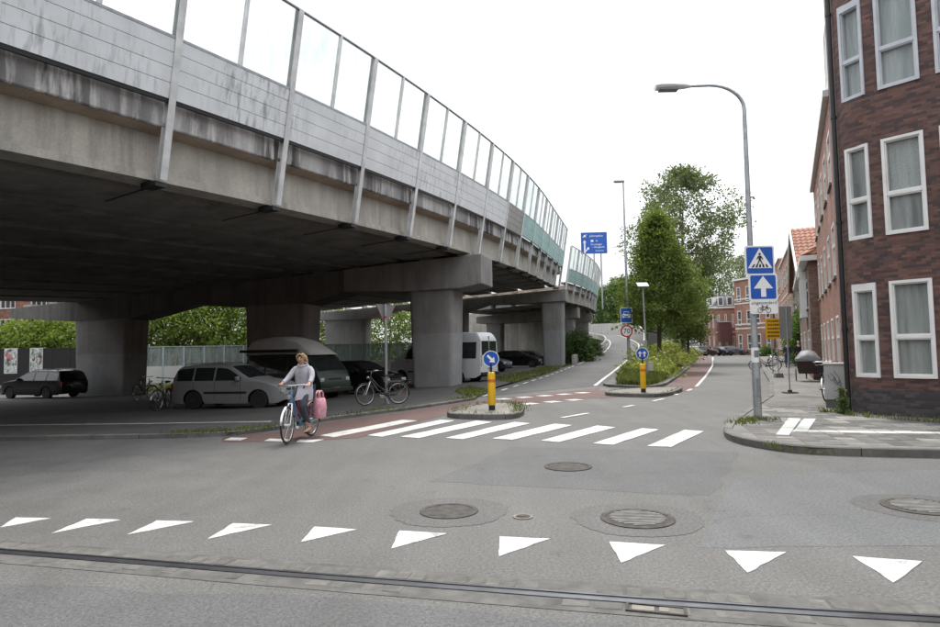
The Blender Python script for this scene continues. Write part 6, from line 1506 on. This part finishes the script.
# black estate, rear towards us
d = Vector((-.95, .31)).normalized(); rg = Vector((d.y, -d.x)); w0 = GP(47, 398.5); c = Vector((w0.x, w0.y))+d*1.28+rg*.76
roofrails = lambda t, S, zt, wd: [MB().tube([(x, s*.58, zt(x)+(.0 if i in (0, 6) else .06)) for i, x in enumerate([-1.9+2.0*k/6 for k in range(7)])], .016, 6).build('roof_rail', 'galv_dark', t) for s in (1, -1)]
vehicle('estate_car', 'glossy black estate car parked in front of the black hoarding', 'car', (c.x, c.y, pzf(c.x, c.y)), d, dict(ESTATE, L=4.6), 'paint_black', extras=roofrails)
# silver estate
a, b = GP(197.5, 407), GP(266, 406); c = ((a+b)/2); d = Vector((.985, -.17)); rg = Vector((d.y, -d.x)); cc = Vector((c.x, c.y))-rg*.75
cc = Vector((AT(236, 390, 21.6).x, 21.8)); vehicle('estate_car', 'silver estate car with black rub strip behind the cyclist', 'car', (cc.x, cc.y, pzf(cc.x, cc.y)), d, dict(ESTATE, L=4.05, wheels=(-1.16, 1.2)), 'paint_silver', extras=roofrails)
# white-roofed car behind it
cc = Vector((AT(248, 390, 28).x, 28)); vehicle('hatchback_car', 'pale hatchback mostly hidden behind the silver estate', 'car', (cc.x, cc.y, pzf(cc.x, cc.y)), (.9, -.43), HATCH, 'paint_white')
def hightop(t, S, zt, wd):
    rows = []
    for x, z, w_ in ((-2.2, 1.84, .70), (-2.18, 2.15, .70), (-1.95, 2.52, .62), (-1.2, 2.60, .60), (.0, 2.58, .60), (.75, 2.42, .58), (1.35, 2.06, .60), (1.6, 1.86, .66)):
        zb = min(1.86, z-.02); rows.append([(x, .80, zb), (x, .78, zb+(z-zb)*.35), (x, w_+.05, zb+(z-zb)*.85), (x, w_*.6, z), (x, 0, z+.03), (x, -w_*.6, z), (x, -w_-.05, zb+(z-zb)*.85), (x, -.78, zb+(z-zb)*.35), (x, -.80, zb)])
    mb = MB(); mb.grid(rows); n = 9; mb.f.append(tuple(range(n))); mb.mi.append(0); mb.f.append(tuple(7*n+j for j in range(n))); mb.mi.append(0); mb.build('high_roof', 'camper_roof', t, smooth=True)
    mb = MB(); mb.tube([(-2.4, -.93, 2.02), (1.1, -.93, 2.02)], .06, 8); mb.box(-1.9, -1.86, -.93, -.78, 1.98, 2.04); mb.box(.5, .54, -.93, -.78, 1.98, 2.04); mb.build('awning_roll', 'black', t)
    mb = MB(); mb.box(2.25, 2.36, -.9, .9, .36, .52); mb.build('front_bumper', 'black', t, bevel=.02)
M['camper_roof'] = simple('camper_roof', (.50, .49, .46), .6, .08, 2)
vehicle('camper_van', 'dark green camper van with a pale high roof and roof awning', 'camper van', (-7.33, 26.4, pzf(-7.33, 26.4)), (.85, -.53), CAMPER, 'paint_green', rim='galv_dark', extras=hightop)
vehicle('hatchback_car', 'black hatchback parked between the camper van and the near pier', 'car', (-5.0, 28.7, pzf(-5, 28.7)), (.85, -.53), HATCH, 'paint_black')
def vanrear(t, S, zt, wd):
    L = S['L']
    for s in (1, -1):
        mb = MB(); mb.box(-L/2-.012, -L/2+.03, min(s*.06, s*.80), max(s*.06, s*.80), 1.45, 2.15); mb.build('rear_window', 'carglass', t)
    mb = MB(); mb.box(-L/2-.014, -L/2+.03, -.012, .012, .6, 2.4); mb.build('rear_door_seam', 'black', t); mb = MB(); mb.box(-L/2-.10, -L/2+.1, -.92, .92, .42, .58); mb.build('rear_bumper', 'black', t, bevel=.02)
vehicle('passenger_van', 'tall white passenger van parked behind the near pier', 'van', (-1.55, 33.5, pzf(-1.55, 33.5)), (-.87, .49), VAN, 'paint_white', extras=vanrear)
cc = AT(518, 360, 54.5); vehicle('hatchback_car', 'black car parked left of the second big pier', 'car', (cc.x, 54.5, PZ), (.97, -.24), HATCH, 'paint_black')
cc = AT(532, 360, 61); vehicle('hatchback_car', 'dark car peeping out behind the black car near the second pier', 'car', (cc.x, 61, PZ), (.97, -.24), HATCH, 'paint_grey')
cc = AT(497, 366, 46); vehicle('estate_car', 'dark car with its nose visible right of the white van', 'car', (cc.x-1.2, 46, PZ), (.9, -.43), ESTATE, 'paint_darkblue')
for px, Y, sp, pc, lab, fd in ((694, 112, VAN, 'paint_white', 'white delivery van at the street bend', (-.3, -.95)), (697.5, 101, HATCH, 'paint_grey', 'grey car parked leftmost at the street bend', (.25, -.97)), (708.5, 100, ESTATE, 'paint_brown', 'dark brown car in the far parked row', (.55, -.83)), (721, 99, HATCH, 'paint_darkblue', 'dark blue car parked before the orange houses', (.35, -.93)), (734, 101.5, HATCH, 'paint_grey', 'grey car parked rightmost of the far row', (.8, -.6))):
    cc = AT(px, 350, Y); vehicle('parked_car' if sp is not VAN else 'delivery_van', lab, 'car' if sp is not VAN else 'van', (cc.x, Y, .01), fd, sp, pc, group='vehicles parked at the street bend')
# ================================================================== BICYCLES
def bicycle(t, frame_mat='bike_frame', tyre_mat='rubber', steer=0.0, rack=True, wr=.345, lady=True, guard=True, pedal=0.0):
    """parts of a city bicycle in local coordinates: x forward, z up, origin on the ground"""
    hr, hf = Vector((-.50, 0, wr)), Vector((.58, 0, wr)); bb = Vector((.0, 0, .29)); seat = Vector((-.20, 0, .86)); head0, head1 = Vector((.40, 0, .78)), Vector((.36, 0, .98))
    Rs = Matrix.Translation(head0) @ Matrix.Rotation(steer, 4, 'Z') @ Matrix.Translation(-head0)
    def wheel(c, Mx, nm):
        mb = MB(); mb.M = Mx; mb.ring(c, (0, 1, 0), wr-.018, .018, 32, 6); w = mb.build(nm, tyre_mat, t, smooth='all')
        mb = MB(); mb.M = Mx; mb.ring(c, (0, 1, 0), wr-.042, .011, 32, 6); mb.build('rim', 'chrome', w, smooth='all')
        mb = MB(); mb.M = Mx
        for i in range(18):
            a = 2*math.pi*i/18; s = .03 if i % 2 else -.03; mb.tube([(c.x+.02*math.cos(a+.8), s, c.z+.02*math.sin(a+.8)), (c.x+(wr-.045)*math.cos(a), 0, c.z+(wr-.045)*math.sin(a))], .0022, 4, caps=False)
        mb.tube([c+Vector((0, -.05, 0)), c+Vector((0, .05, 0))], .022, 8); mb.build('spokes', 'chrome', w)
    I = Matrix.Identity(4); wheel(hr, I, 'wheel'); wheel(hf, Rs, 'wheel')
    mb = MB(); mb.tube([bb, seat+Vector((-.02, 0, -.12))], .017, 8)
    if lady: mb.tube([head0+Vector((0, 0, .02)), Vector((.18, 0, .48)), bb+Vector((0, 0, .03))], .020, 8); mb.tube([head0+Vector((-.01, 0, .10)), Vector((.15, 0, .60)), Vector((-.05, 0, .45))], .016, 8)
    else: mb.tube([head0, bb], .018, 8); mb.tube([head0+Vector((-.01, 0, .12)), seat+Vector((0, 0, -.14))], .017, 8)
    for s in (1, -1): mb.tube([bb+Vector((0, s*.03, 0)), hr+Vector((0, s*.055, 0))], .010, 6); mb.tube([seat+Vector((0, s*.015, -.18)), hr+Vector((0, s*.055, 0))], .009, 6)
    mb.tube([head0+Vector((.01, 0, -.04)), head1], .024, 8); fr = mb.build('frame', frame_mat, t, smooth=True)
    mb = MB(); mb.M = Rs
    for s in (1, -1): mb.tube([head0+Vector((.01, s*.03, -.05)), Vector((.47, s*.05, .62)), hf+Vector((0, s*.055, 0))], [.016, .014, .009], 6)
    mb.tube([head0+Vector((.01, -.04, -.05)), head0+Vector((.01, .04, -.05))], .016, 6); mb.build('fork', 'chrome', t, smooth=True)
    mb = MB(); mb.M = Rs; mb.tube([head1, (.345, 0, 1.06)], .014, 7); mb.tube([(.18, -.29, 1.06), (.28, -.29, 1.07), (.37, -.2, 1.08), (.37, 0, 1.065), (.37, .2, 1.08), (.28, .29, 1.07), (.18, .29, 1.06)], .012, 7)
    for s in (1, -1): mb.tube([(.30, s*.26, 1.06), (.40, s*.2, 1.04)], .006, 5)
    hb = mb.build('handlebar', 'chrome', t, smooth=True)
    for s in (1, -1): mb = MB(); mb.M = Rs; mb.tube([(.13, s*.29, 1.055), (.26, s*.29, 1.068)], .017, 8); mb.build('grip', 'black', hb)
    mb = MB(); mb.M = Rs; mb.lathe((.47, 0, .86), (1, 0, .05), [(.02, -.05), (.045, 0), (.045, .03), (.0, .035)], 12); mb.build('front_lamp', 'chrome', t, smooth=True)
    mb = MB(); mb.tube([seat+Vector((0, 0, -.15)), seat+Vector((0, 0, .03))], .012, 7)
    rows = []
    for x, w_, z in ((-.16, .03, .0), (-.13, .10, .015), (-.06, .105, .01), (.03, .06, .0), (.12, .025, -.01), (.15, .012, -.02)): rows.append([(seat.x+x, w_*math.cos(a), seat.z+.05+z+.028*math.sin(a)) for a in [2*math.pi*i/10 for i in range(10)]])
    mb2 = MB(); mb2.grid(rows, close_u=True); mb2.f += [tuple(range(10)), tuple(range(50, 60))]; mb2.mi += [0, 0]; sd = mb2.build('saddle', 'black', t, smooth=True); mb.build('seat_post', 'chrome', sd)
    for c, Mx in ((hr, I), (hf, Rs)):
        mb = MB(); mb.M = Mx; a0, a1 = (rad(20), rad(195)) if c is hr else (rad(5), rad(150))
        rows = [[(c.x+(wr+.02+dz)*math.cos(a0+(a1-a0)*i/16), y, c.z+(wr+.02+dz)*math.sin(a0+(a1-a0)*i/16)) for y, dz in ((-.026, -.015), (0, .004), (.026, -.015))] for i in range(17)]
        mb.grid(rows); mb.build('mudguard', 'chrome' if c is hf else 'black', t, smooth='all')
    mb = MB(); mb.box(-.46, .06, -.075, -.05, .26, .36); mb.build('chain_case', 'black', t, bevel=.02)
    mb = MB(); ca, sa = math.cos(pedal), math.sin(pedal)
    for s in (1, -1): mb.tube([bb+Vector((0, s*.07, 0)), bb+Vector((s*.165*ca, s*.09, s*.165*sa))], .011, 6)
    mb.lathe(bb+Vector((0, -.06, 0)), (0, 1, 0), [(.085, 0), (.085, .006)], 18); cr = mb.build('crank', 'chrome', t)
    for s in (1, -1): mb = MB(); p = bb+Vector((s*.165*ca, s*.14, s*.165*sa)); mb.box(p.x-.045, p.x+.045, p.y-.045, p.y+.045, p.z-.012, p.z+.012); mb.build('pedal', 'black', cr)
    if rack:
        mb = MB()
        for s in (1, -1): mb.tube([(-.28, s*.06, .74), (-.80, s*.06, .75)], .007, 5); mb.tube([(-.62, s*.06, .75), (-.5, s*.065, wr)], .006, 5)
        mb.tube([(-.8, -.06, .75), (-.8, .06, .75)], .007, 5); mb.build('rack', 'black', t)
        mb = MB(); mb.lathe((-.86, 0, .66), (-1, 0, 0), [(.035, 0), (.035, .02), (.02, .03)], 10); mb.build('rear_lamp', 'taillight', t)
    if guard: mb = MB(); mb.tube([(-.04, .06, .27), (-.14, .22, .03)], .008, 5); mb.build('kickstand', 'chrome', t)
M['bike_frame'] = simple('bike_frame_dark', (.02, .022, .025), .35, coat=.4); M['bike_blue'] = simple('bike_frame_blue', (.10, .24, .40), .3, .1, coat=.4); M['bike_white'] = simple('bike_white', (.55, .55, .56), .35)
M['tyre_pale'] = simple('tyre_grey', (.06, .06, .06), .8)
for pxr, pxf, py, lab, lean, fm in ((392, 375, 405.5, 'parked dark city bicycle leaning by the yield sign pole', 3, 'bike_frame'),):
    c = GP(383.5, 405.5); t = thing('bicycle', lab, 'bicycle', (c.x-.05, c.y+.28, pzf(c.x, c.y)), math.atan2(-.42, -.9)); t.rotation_euler = (rad(lean), 0, math.atan2(-.35, -.93)); bicycle(t, fm, steer=.3)
c = GP(157, 411); t = thing('bicycle', 'parked bicycle facing the camera beside the left pier', 'bicycle', (c.x, c.y+.4, pzf(c.x, c.y)), math.atan2(-.97, .2)); t.rotation_euler = (rad(-4), 0, math.atan2(-.97, .2)); bicycle(t, 'bike_frame', steer=-.35)
c = GP(139, 402); t = thing('bicycle', 'dark bicycle parked close against the left pier', 'bicycle', (c.x, c.y+.4, pzf(c.x, c.y)), math.atan2(-.5, .87)); bicycle(t, 'bike_frame', steer=.2)
c = G(834, 403, SZ); t = thing('bicycle', 'dark bicycle parked behind the grey utility cabinet', 'bicycle', (c.x+.30, c.y+.80, SZ), math.atan2(-.87, -.5)); t.rotation_euler = (rad(3), 0, math.atan2(-.87, -.5)); bicycle(t, 'bike_frame', steer=-.2)
# flowers over the cabinet: planter basket on that bicycle
mb = MB(); mb.hexa([(.36, -.17, .80), (.64, -.17, .80), (.64, .17, .80), (.36, .17, .80)], [(.33, -.21, 1.0), (.69, -.21, 1.0), (.69, .21, 1.0), (.33, .21, 1.0)]); mb.build('basket', 'black', t)
# ---- cargo bicycle with covered box
c = G(812, 381, SZ); cg = thing('cargo_bicycle', 'cargo bicycle with dark box and grey rain cover on the pavement', 'cargo bicycle', (c.x+.1, c.y+.5, SZ), math.atan2(-.9, -.43))
mb = MB(); mb.hexa([(.1, -.36, .32), (.85, -.36, .32), (.85, .36, .32), (.1, .36, .32)], [(.0, -.44, .88), (1.0, -.44, .88), (1.0, .44, .88), (.0, .44, .88)]); mb.build('box', 'cargo_brown', cg, bevel=.02)
rows = [[(x, y, z) for y, z in ((-.46, .84), (-.46, .95), (-.25, zz), (0, zz+.05), (.25, zz), (.46, .95), (.46, .84))] for x, zz in ((-.03, 1.0), (.25, 1.22), (.6, 1.25), (.95, 1.08), (1.03, .96))]
mb = MB(); mb.grid(rows); mb.f += [tuple(range(7)), tuple(range(28, 35))]; mb.mi += [0, 0]; mb.build('rain_cover', 'cover_grey', cg, smooth=True)
for s in (1, -1):
    mb = MB(); mb.ring((.55, s*.46, .27), (0, 1, 0), .25, .02, 26, 6); w = mb.build('wheel', 'rubber', cg, smooth='all'); mb = MB()
    for i in range(10): a = 2*math.pi*i/10; mb.tube([(.55, s*.46, .27), (.55+.23*math.cos(a), s*.46, .27+.23*math.sin(a))], .003, 4)
    mb.ring((.55, s*.46, .27), (0, 1, 0), .23, .012, 26, 5); mb.build('spokes', 'chrome', w)
mb = MB(); mb.ring((-1.15, 0, .33), (0, 1, 0), .31, .02, 28, 6); mb.build('wheel', 'rubber', cg, smooth='all')
mb = MB(); mb.tube([(-.6, 0, .29), (.1, 0, .5)], .025, 7); mb.tube([(-.6, 0, .29), (-.78, 0, .95)], .018, 7); mb.tube([(-.78, 0, .8), (-1.15, .05, .33)], .01, 6); mb.tube([(-.6, 0, .29), (-1.15, .05, .33)], .012, 6); mb.tube([(.0, 0, .7), (-.1, 0, 1.1)], .015, 6); mb.tube([(-.25, -.32, 1.1), (-.1, -.3, 1.12), (-.1, .3, 1.12), (-.25, .32, 1.1)], .012, 6); mb.build('frame', 'bike_frame', cg, smooth=True)
mb = MB(); mb.hexa([(-.92, -.08, .93), (-.62, -.03, .93), (-.62, .03, .93), (-.92, .08, .93)], [(-.92, -.09, .99), (-.62, -.02, .98), (-.62, .02, .98), (-.92, .09, .99)]); mb.build('saddle', 'black', cg)
# ================================================================== PEOPLE
def skin_obj(name, verts, edges, mat, parent, sub=2, root=0):
    """verts: (x,y,z,r) or (x,y,z,rx,ry); one continuous skinned surface"""
    me = bpy.data.meshes.new(name); me.from_pydata([v[:3] for v in verts], edges, []); o = bpy.data.objects.new(name, me); COL.objects.link(o)
    md = o.modifiers.new('skin', 'SKIN'); md.use_smooth_shade = True
    for i, v in enumerate(verts):
        sv = me.skin_vertices[0].data[i]; sv.radius = (v[3], v[4] if len(v) > 4 else v[3]); sv.use_root = (i == root)
    ss = o.modifiers.new('sub', 'SUBSURF'); ss.levels = sub; ss.render_levels = sub
    dg = bpy.context.evaluated_depsgraph_get(); dg.update(); m2 = bpy.data.meshes.new_from_object(o.evaluated_get(dg)); m2.name = name
    m2.materials.clear(); m2.materials.append(M[mat]); m2.polygons.foreach_set('use_smooth', [True]*len(m2.polygons))
    bpy.data.objects.remove(o); bpy.data.meshes.remove(me); n = bpy.data.objects.new(name, m2); COL.objects.link(n); n.parent = parent; return n
class Sk:
    def __init__(s): s.v = []; s.e = []
    def p(s, *v, to=None):
        s.v.append(v); i = len(s.v)-1
        if to is not None: s.e.append((to, i))
        return i
    def chain(s, start, pts):
        i = start
        for q in pts: i = s.p(*q, to=i)
        return i
def face(parent, c, f, up, k=1.0, skin='skin'):
    """eyes, brows, nose, mouth and ears on a head centred at c looking along f"""
    c = Vector(c); f = Vector(f).normalized(); up = Vector(up); r = f.cross(up).normalized(); up = r.cross(f)
    for s in (1, -1):
        p = c+f*.083*k+r*s*.031*k+up*.012*k; mb = MB(); mb.lathe(p, f, [(.012*k, -.008), (.011*k, 0), (.006*k, .004)], 8); mb.build('eye', 'eye_dark', parent, smooth=True)
        p = c+r*s*.082*k; mb = MB(); mb.lathe(p, r*s, [(.026*k, -.012), (.030*k, .004), (.02*k, .012)], 8); mb.build('ear', skin, parent, smooth=True)
        p = c+f*.086*k+r*s*.031*k+up*.034*k; mb = MB(); mb.tube([p-r*.016*k, p+r*.016*k+up*.002], .0045*k, 5); mb.build('eyebrow', 'brow', parent)
    mb = MB(); mb.tube([c+f*.086*k+up*.012*k, c+f*.105*k-up*.022*k, c+f*.088*k-up*.028*k], [.007*k, .013*k, .010*k], 7); mb.build('nose', skin, parent, smooth=True)
    p = c+f*.086*k-up*.055*k; mb = MB(); mb.tube([p-r*.022*k, p+f*.005, p+r*.022*k], [.004*k, .008*k, .004*k], 6); mb.build('mouth', 'lips', parent, smooth=True)
def hand(sk, wrist, palm, grip_dir, curl, side, r=.0095):
    """palm and five curled fingers growing from the wrist vertex"""
    w = Vector(sk.v[wrist][:3]); pm = Vector(palm); d = (pm-w).normalized(); g = Vector(grip_dir).normalized(); cu = Vector(curl).normalized()
    i = sk.p(*pm, .030, .020, to=wrist)
    for j, (off, ln) in enumerate(((-.030, .062), (-.010, .072), (.010, .068), (.028, .055))):
        b = pm+d*.035+g*off; m1 = b+d*ln*.5+cu*ln*.15; m2 = m1+cu*ln*.5+d*ln*.05
        sk.chain(i, [(*b, r*1.05), (*m1, r), (*m2, r*.85)])
    t0 = w.lerp(pm, .6)-g*.030; sk.chain(i, [(*(t0+d*.02-g*.014), r*1.15), (*(t0+d*.055-g*.006+cu*.02), r)])
# ---- the cyclist and her bicycle
fr_w, rr_w = G(284, 445.3), G(311.5, 436.5); dv = (fr_w-rr_w); dv.z = 0; dv.normalize(); org = Vector((rr_w.x, rr_w.y, .012))+dv*.50
bk = thing('city_bicycle', 'blue and white city bicycle ridden across the road', 'bicycle', tuple(org), math.atan2(dv.y, dv.x)); bicycle(bk, 'bike_blue', steer=.12, guard=False, pedal=rad(-100))
wom = thing('person', 'cyclist in a pale hooded coat and dark grey trousers riding towards us', 'person', tuple(org), math.atan2(dv.y, dv.x))
LF, RF = Vector((-.029, .14, .128)), Vector((.029, -.14, .452))
hipz = .95
sk = Sk(); pel = sk.p(-.20, 0, hipz, .14, .11); sp = sk.chain(pel, [(-.19, 0, 1.08, .125, .10), (-.15, 0, 1.24, .14, .10)]); ch = sk.p(-.12, 0, 1.33, .13, .10, to=sp); nk = sk.chain(ch, [(-.09, 0, 1.43, .055, .055), (-.06, 0, 1.48, .05, .05)])
hd = sk.chain(nk, [(-.035, 0, 1.55, .078, .082), (-.04, 0, 1.625, .075, .082)])
for s in (1, -1):
    sh = sk.chain(ch, [(-.12, s*.14, 1.36, .045)]); wr_ = sk.chain(sh, [(.02, s*.245, 1.185, .036), (.16, s*.275, 1.11, .030)])
    hand(sk, wr_, (.205, s*.285, 1.095), (0, 1, 0), (.4, 0, -1), s)
KL, KR = (.15, .11, .66), (.21, -.12, .84)
for (kx, ky, kz), ft in ((KL, LF), (KR, RF)):
    s = 1 if ky > 0 else -1; h = sk.p(-.17, s*.10, hipz-.02, .09, to=pel); an = sk.chain(h, [(kx, ky, kz, .06), ((kx+ft.x)/2-.05, s*.11, (kz+ft.z)/2+.05, .048), (ft.x-.09, s*.12, ft.z+.10, .035)])
body = skin_obj('body', sk.v, sk.e, 'skin', wom, 2, pel)
# trousers
sk = Sk(); pel = sk.p(-.20, 0, hipz, .155, .125)
for (kx, ky, kz), ft in ((KL, LF), (KR, RF)):
    s = 1 if ky > 0 else -1; h = sk.p(-.16, s*.10, hipz-.01, .105, to=pel); sk.chain(h, [((kx-.16)/2+.02, s*.11, (kz+hipz)/2+.01, .088), (kx, ky, kz, .072), ((kx+ft.x)/2-.05, s*.11, (kz+ft.z)/2+.05, .066), (ft.x-.085, s*.12, ft.z+.17, .052)])
skin_obj('trousers', sk.v, sk.e, 'trouser_grey', wom, 2, pel)
# coat with flared skirt, sleeves and hood
mb = MB(); rows = []
for x, z, rx, ry in ((-.045, .77, .205, .215), (-.07, .84, .20, .215), (-.11, .92, .18, .205), (-.155, 1.0, .15, .185), (-.165, 1.08, .135, .168), (-.15, 1.2, .135, .182), (-.13, 1.31, .125, .185), (-.118, 1.375, .105, .155), (-.10, 1.42, .078, .10), (-.09, 1.46, .07, .078)):
    rows.append([(x+rx*math.cos(a)*(1+.04*math.sin(5*a+z*9)), ry*math.sin(a)*(1+.03*math.sin(4*a+z*7)), z+(.015*math.sin(3*a) if z < .8 else 0)) for a in [2*math.pi*i/28 for i in range(28)]])
mb.grid(rows, close_u=True)
for s in (1, -1): mb.tube(smooth_line([(-.13, s*.09, 1.38), (-.12, s*.165, 1.355), (-.05, s*.225, 1.25), (.03, s*.252, 1.18), (.10, s*.268, 1.135), (.165, s*.278, 1.108)], 1), [.055, .062, .066, .064, .060, .057, .054, .050, .047, .045, .043, .042][:12], 12)
mb.build('coat', 'coat_pale', wom, smooth='all')
mb = MB(); mb.ring((-.105, 0, 1.445), (.35, 0, 1), (.078), .030, 16, 8); mb.tube([(-.17, 0, 1.47), (-.22, 0, 1.42), (-.24, 0, 1.34)], [.06, .085, .04], 10); mb.build('hood', 'coat_pale', wom, smooth='all')
for k in range(4): mb = MB(); mb.lathe((.035-.012*k, 0, 1.30-.10*k), (1, 0, .1), [(.010, -.02), (.010, .0), (.006, .004)], 8); mb.build('button', 'signback', wom)
for sgn, ft in ((1, LF), (-1, RF)):
    mb = MB(); rows = []
    for x, w_, h0, h1 in ((-.13, .028, .01, .07), (-.09, .036, .0, .10), (-.02, .040, .0, .075), (.05, .044, .0, .05), (.10, .038, .005, .04), (.13, .018, .012, .03)):
        rows.append([(ft.x+x-.02, ft.y-.02*sgn+w_*math.cos(a), ft.z+.014+(h0+h1)/2+(h1-h0)/2*math.sin(a)) for a in [2*math.pi*i/10 for i in range(10)]])
    mb.grid(rows, close_u=True); mb.f += [tuple(range(10)), tuple(range(50, 60))]; mb.mi += [0, 0]; mb.build('shoe', 'shoe_beige', wom, smooth=True)
HC = Vector((-.037, 0, 1.587)); face(wom, HC, (1, .15, -.08), (0, 0, 1), .95)
mb = MB(); rows = []
for i in range(8):
    th = rad(4+13*i); rr = .092*math.sin(th); row = []; op = 75 if i > 3 else 40
    for j in range(18):
        a = rad(op+(360-2*op)*j/17); rx = 1.0+.05*math.sin(4*a+i); row.append(tuple(HC+Vector((rr*math.cos(a)*1.04*rx-.010, rr*math.sin(a)*rx, .104*math.cos(th)+.004))))
    rows.append(row)
mb.grid(rows); mb.add([tuple(HC+Vector((.05*math.cos(a)-.006, .05*math.sin(a), .102))) for a in [2*math.pi*i/12 for i in range(12)]], [tuple(range(12))])
for k in range(9):
    a = rad(85+24*k); p0 = HC+Vector((.078*math.cos(a)-.01, .082*math.sin(a), .015)); mb.tube([p0+Vector((0, 0, .03)), p0+Vector((-.022, .008*math.sin(a)+.008, -.05)), p0+Vector((-.055, .03, -.10-.012*(k % 3)))], [.024, .024, .007], 7)
for s_ in (1, -1): mb.tube([HC+Vector((.052, 0, .078)), HC+Vector((.058, s_*.04, .064)), HC+Vector((.035, s_*.074, .02)), HC+Vector((.0, s_*.085, -.04))], [.012, .015, .016, .006], 7)
mb.build('hair', 'hair_blond', wom, smooth=True)
# shopping bags on the carrier
for s, lab, mt in ((1, 'pink handled shopping bag hanging left of the rear wheel of the ridden bicycle', 'bag_pink'), (-1, 'dark red pannier on the far side of the ridden bicycle', 'bag_red')):
    p = org+dv*-.52+Vector((-dv.y, dv.x, 0))*s*.17; bg = thing('shopping_bag', lab, 'bag', (p.x, p.y, org.z+.36), math.atan2(dv.y, dv.x))
    mb = MB(); rows = []
    for z, l, w_ in ((0, .15, .07), (.02, .18, .085), (.2, .20, .10), (.36, .19, .08), (.40, .18, .05)):
        rows.append([(l*math.copysign(abs(math.cos(a))**.55, math.cos(a)), w_*math.copysign(abs(math.sin(a))**.6, math.sin(a)), z) for a in [2*math.pi*i/20 for i in range(20)]])
    mb.grid(rows, close_u=True); mb.f += [tuple(range(20)), tuple(range(80, 100))]; mb.mi += [0, 0]; mb.build('bag_body', mt, bg, smooth=True)
    if s > 0:
        mb = MB(); mb.box(-.172, .172, -.088, .0, .05, .3); mb.build('front_panel', 'bag_red', bg, bevel=.03)
        for yy in (-.03, .03): mb = MB(); mb.tube([(-.11, yy, .37), (-.10, yy, .50), (-.04, yy, .545), (.04, yy, .545), (.10, yy, .50), (.11, yy, .37)], .017, 7); mb.build('handle', 'bag_pink', bg, smooth=True)
# ---- two people walking on the pavement
def walker(px, py, h, lab, top, legs, hair, away=True, ph=1):
    p = G(px, py, SZ); f = Vector((.44, .9)) if away else Vector((-.44, -.9)); t = thing('person', lab, 'person', (p.x, p.y, SZ), math.atan2(f.y, f.x), group='people walking on the pavement'); k = h/1.75
    V = lambda *a: tuple(x*k for x in a)
    sk = Sk(); pel = sk.p(*V(0, 0, .93, .13, .10)); ch = sk.chain(pel, [V(0, 0, 1.08, .12, .095), V(.01, 0, 1.25, .14, .10), V(.01, 0, 1.38, .12, .09)]); nk = sk.chain(ch, [V(.02, 0, 1.48, .055), V(.03, 0, 1.58, .08, .085), V(.03, 0, 1.67, .075, .08)])
    for s in (1, -1):
        w_ = sk.chain(ch, [V(.01, s*.17, 1.38, .055), V(-.03*s*ph, s*.21, 1.13, .045), V(.10*-s*ph+.05, s*.22, .90, .032)]); hand(sk, w_, tuple(x*k for x in (.10*-s*ph+.06, s*.22, .82)), (1, 0, 0), (0, -s, -.3), s)
        a = sk.chain(pel, [V(0, s*.09, .88, .088), V(.10*s*ph+.05, s*.095, .50, .062), V(.20*s*ph-.06 if s*ph < 0 else .20, s*.095, .09 if s*ph > 0 else .12, .042)])
        sk.chain(a, [V((.20*s*ph-.06 if s*ph < 0 else .20)+.12, s*.10, .04 if s*ph > 0 else .05, .035)])
    b = skin_obj('body', sk.v, sk.e, 'skin', t, 2, pel)
    sk = Sk(); pel = sk.p(*V(0, 0, .92, .14, .115))
    for s in (1, -1): sk.chain(pel, [V(0, s*.09, .86, .10), V(.10*s*ph+.05, s*.095, .50, .075), V(.20*s*ph-.06 if s*ph < 0 else .20, s*.095, .14, .058)])
    skin_obj('trousers', sk.v, sk.e, legs, t, 2, pel)
    sk = Sk(); w0 = sk.p(*V(0, 0, .98, .155, .13)); u = sk.chain(w0, [V(.01, 0, 1.2, .175, .15), V(.01, 0, 1.38, .165, .14), V(.015, 0, 1.48, .085)]); sk.chain(w0, [V(0, 0, .86, .165, .14)])
    for s in (1, -1): sk.chain(u-1, [V(.01, s*.175, 1.37, .075), V(-.03*s*ph, s*.215, 1.13, .06), V(.10*-s*ph+.05, s*.222, .93, .048)])
    skin_obj('jacket', sk.v, sk.e, top, t, 2, w0)
    mb = MB(); c = Vector(V(.02, 0, 1.645)); mb.lathe(c, (0, 0, 1), [(.085*k, -.05*k), (.095*k, 0), (.085*k, .05*k), (.05*k, .09*k), (.01, .102*k)], 12); mb.build('hair', hair, t, smooth=True)
    face(t, V(.035, 0, 1.60), (1, 0, 0), (0, 0, 1), .95*k)
    for s in (1, -1):
        x = (.20*s*ph-.06 if s*ph < 0 else .20)*k; mb = MB(); mb.hexa([(x-.08, s*.095*k-.045, .0), (x+.19, s*.095*k-.045, .0), (x+.19, s*.095*k+.045, .0), (x-.08, s*.095*k+.045, .0)], [(x-.07, s*.095*k-.04, .11), (x+.16, s*.095*k-.035, .05), (x+.16, s*.095*k+.035, .05), (x-.07, s*.095*k+.04, .11)]); mb.build('shoe', 'black', t, bevel=.02)
walker(788, 367.5, 1.72, 'walker in dark blue top and jeans on the far pavement', 'navy', 'jeans', 'hair_dark', True, 1)
walker(799.5, 367.0, 1.76, 'walker dressed in black with pale hair on the far pavement', 'blackcloth', 'blackcloth', 'hair_pale', True, -1)
# far parked bicycles on the pavement edge
for px, py, lab in ((766, 371, 'far bicycle parked at the pavement edge near the thin posts'), (782, 366, 'far bicycle parked beside the walkers')):
    c = G(px, py, SZ); t = thing('bicycle', lab, 'bicycle', (c.x, c.y, SZ), rad(150)); bicycle(t, 'bike_frame', steer=.2)
for o in bpy.data.objects:
    if o.get('_w') is not None: del o['_w']
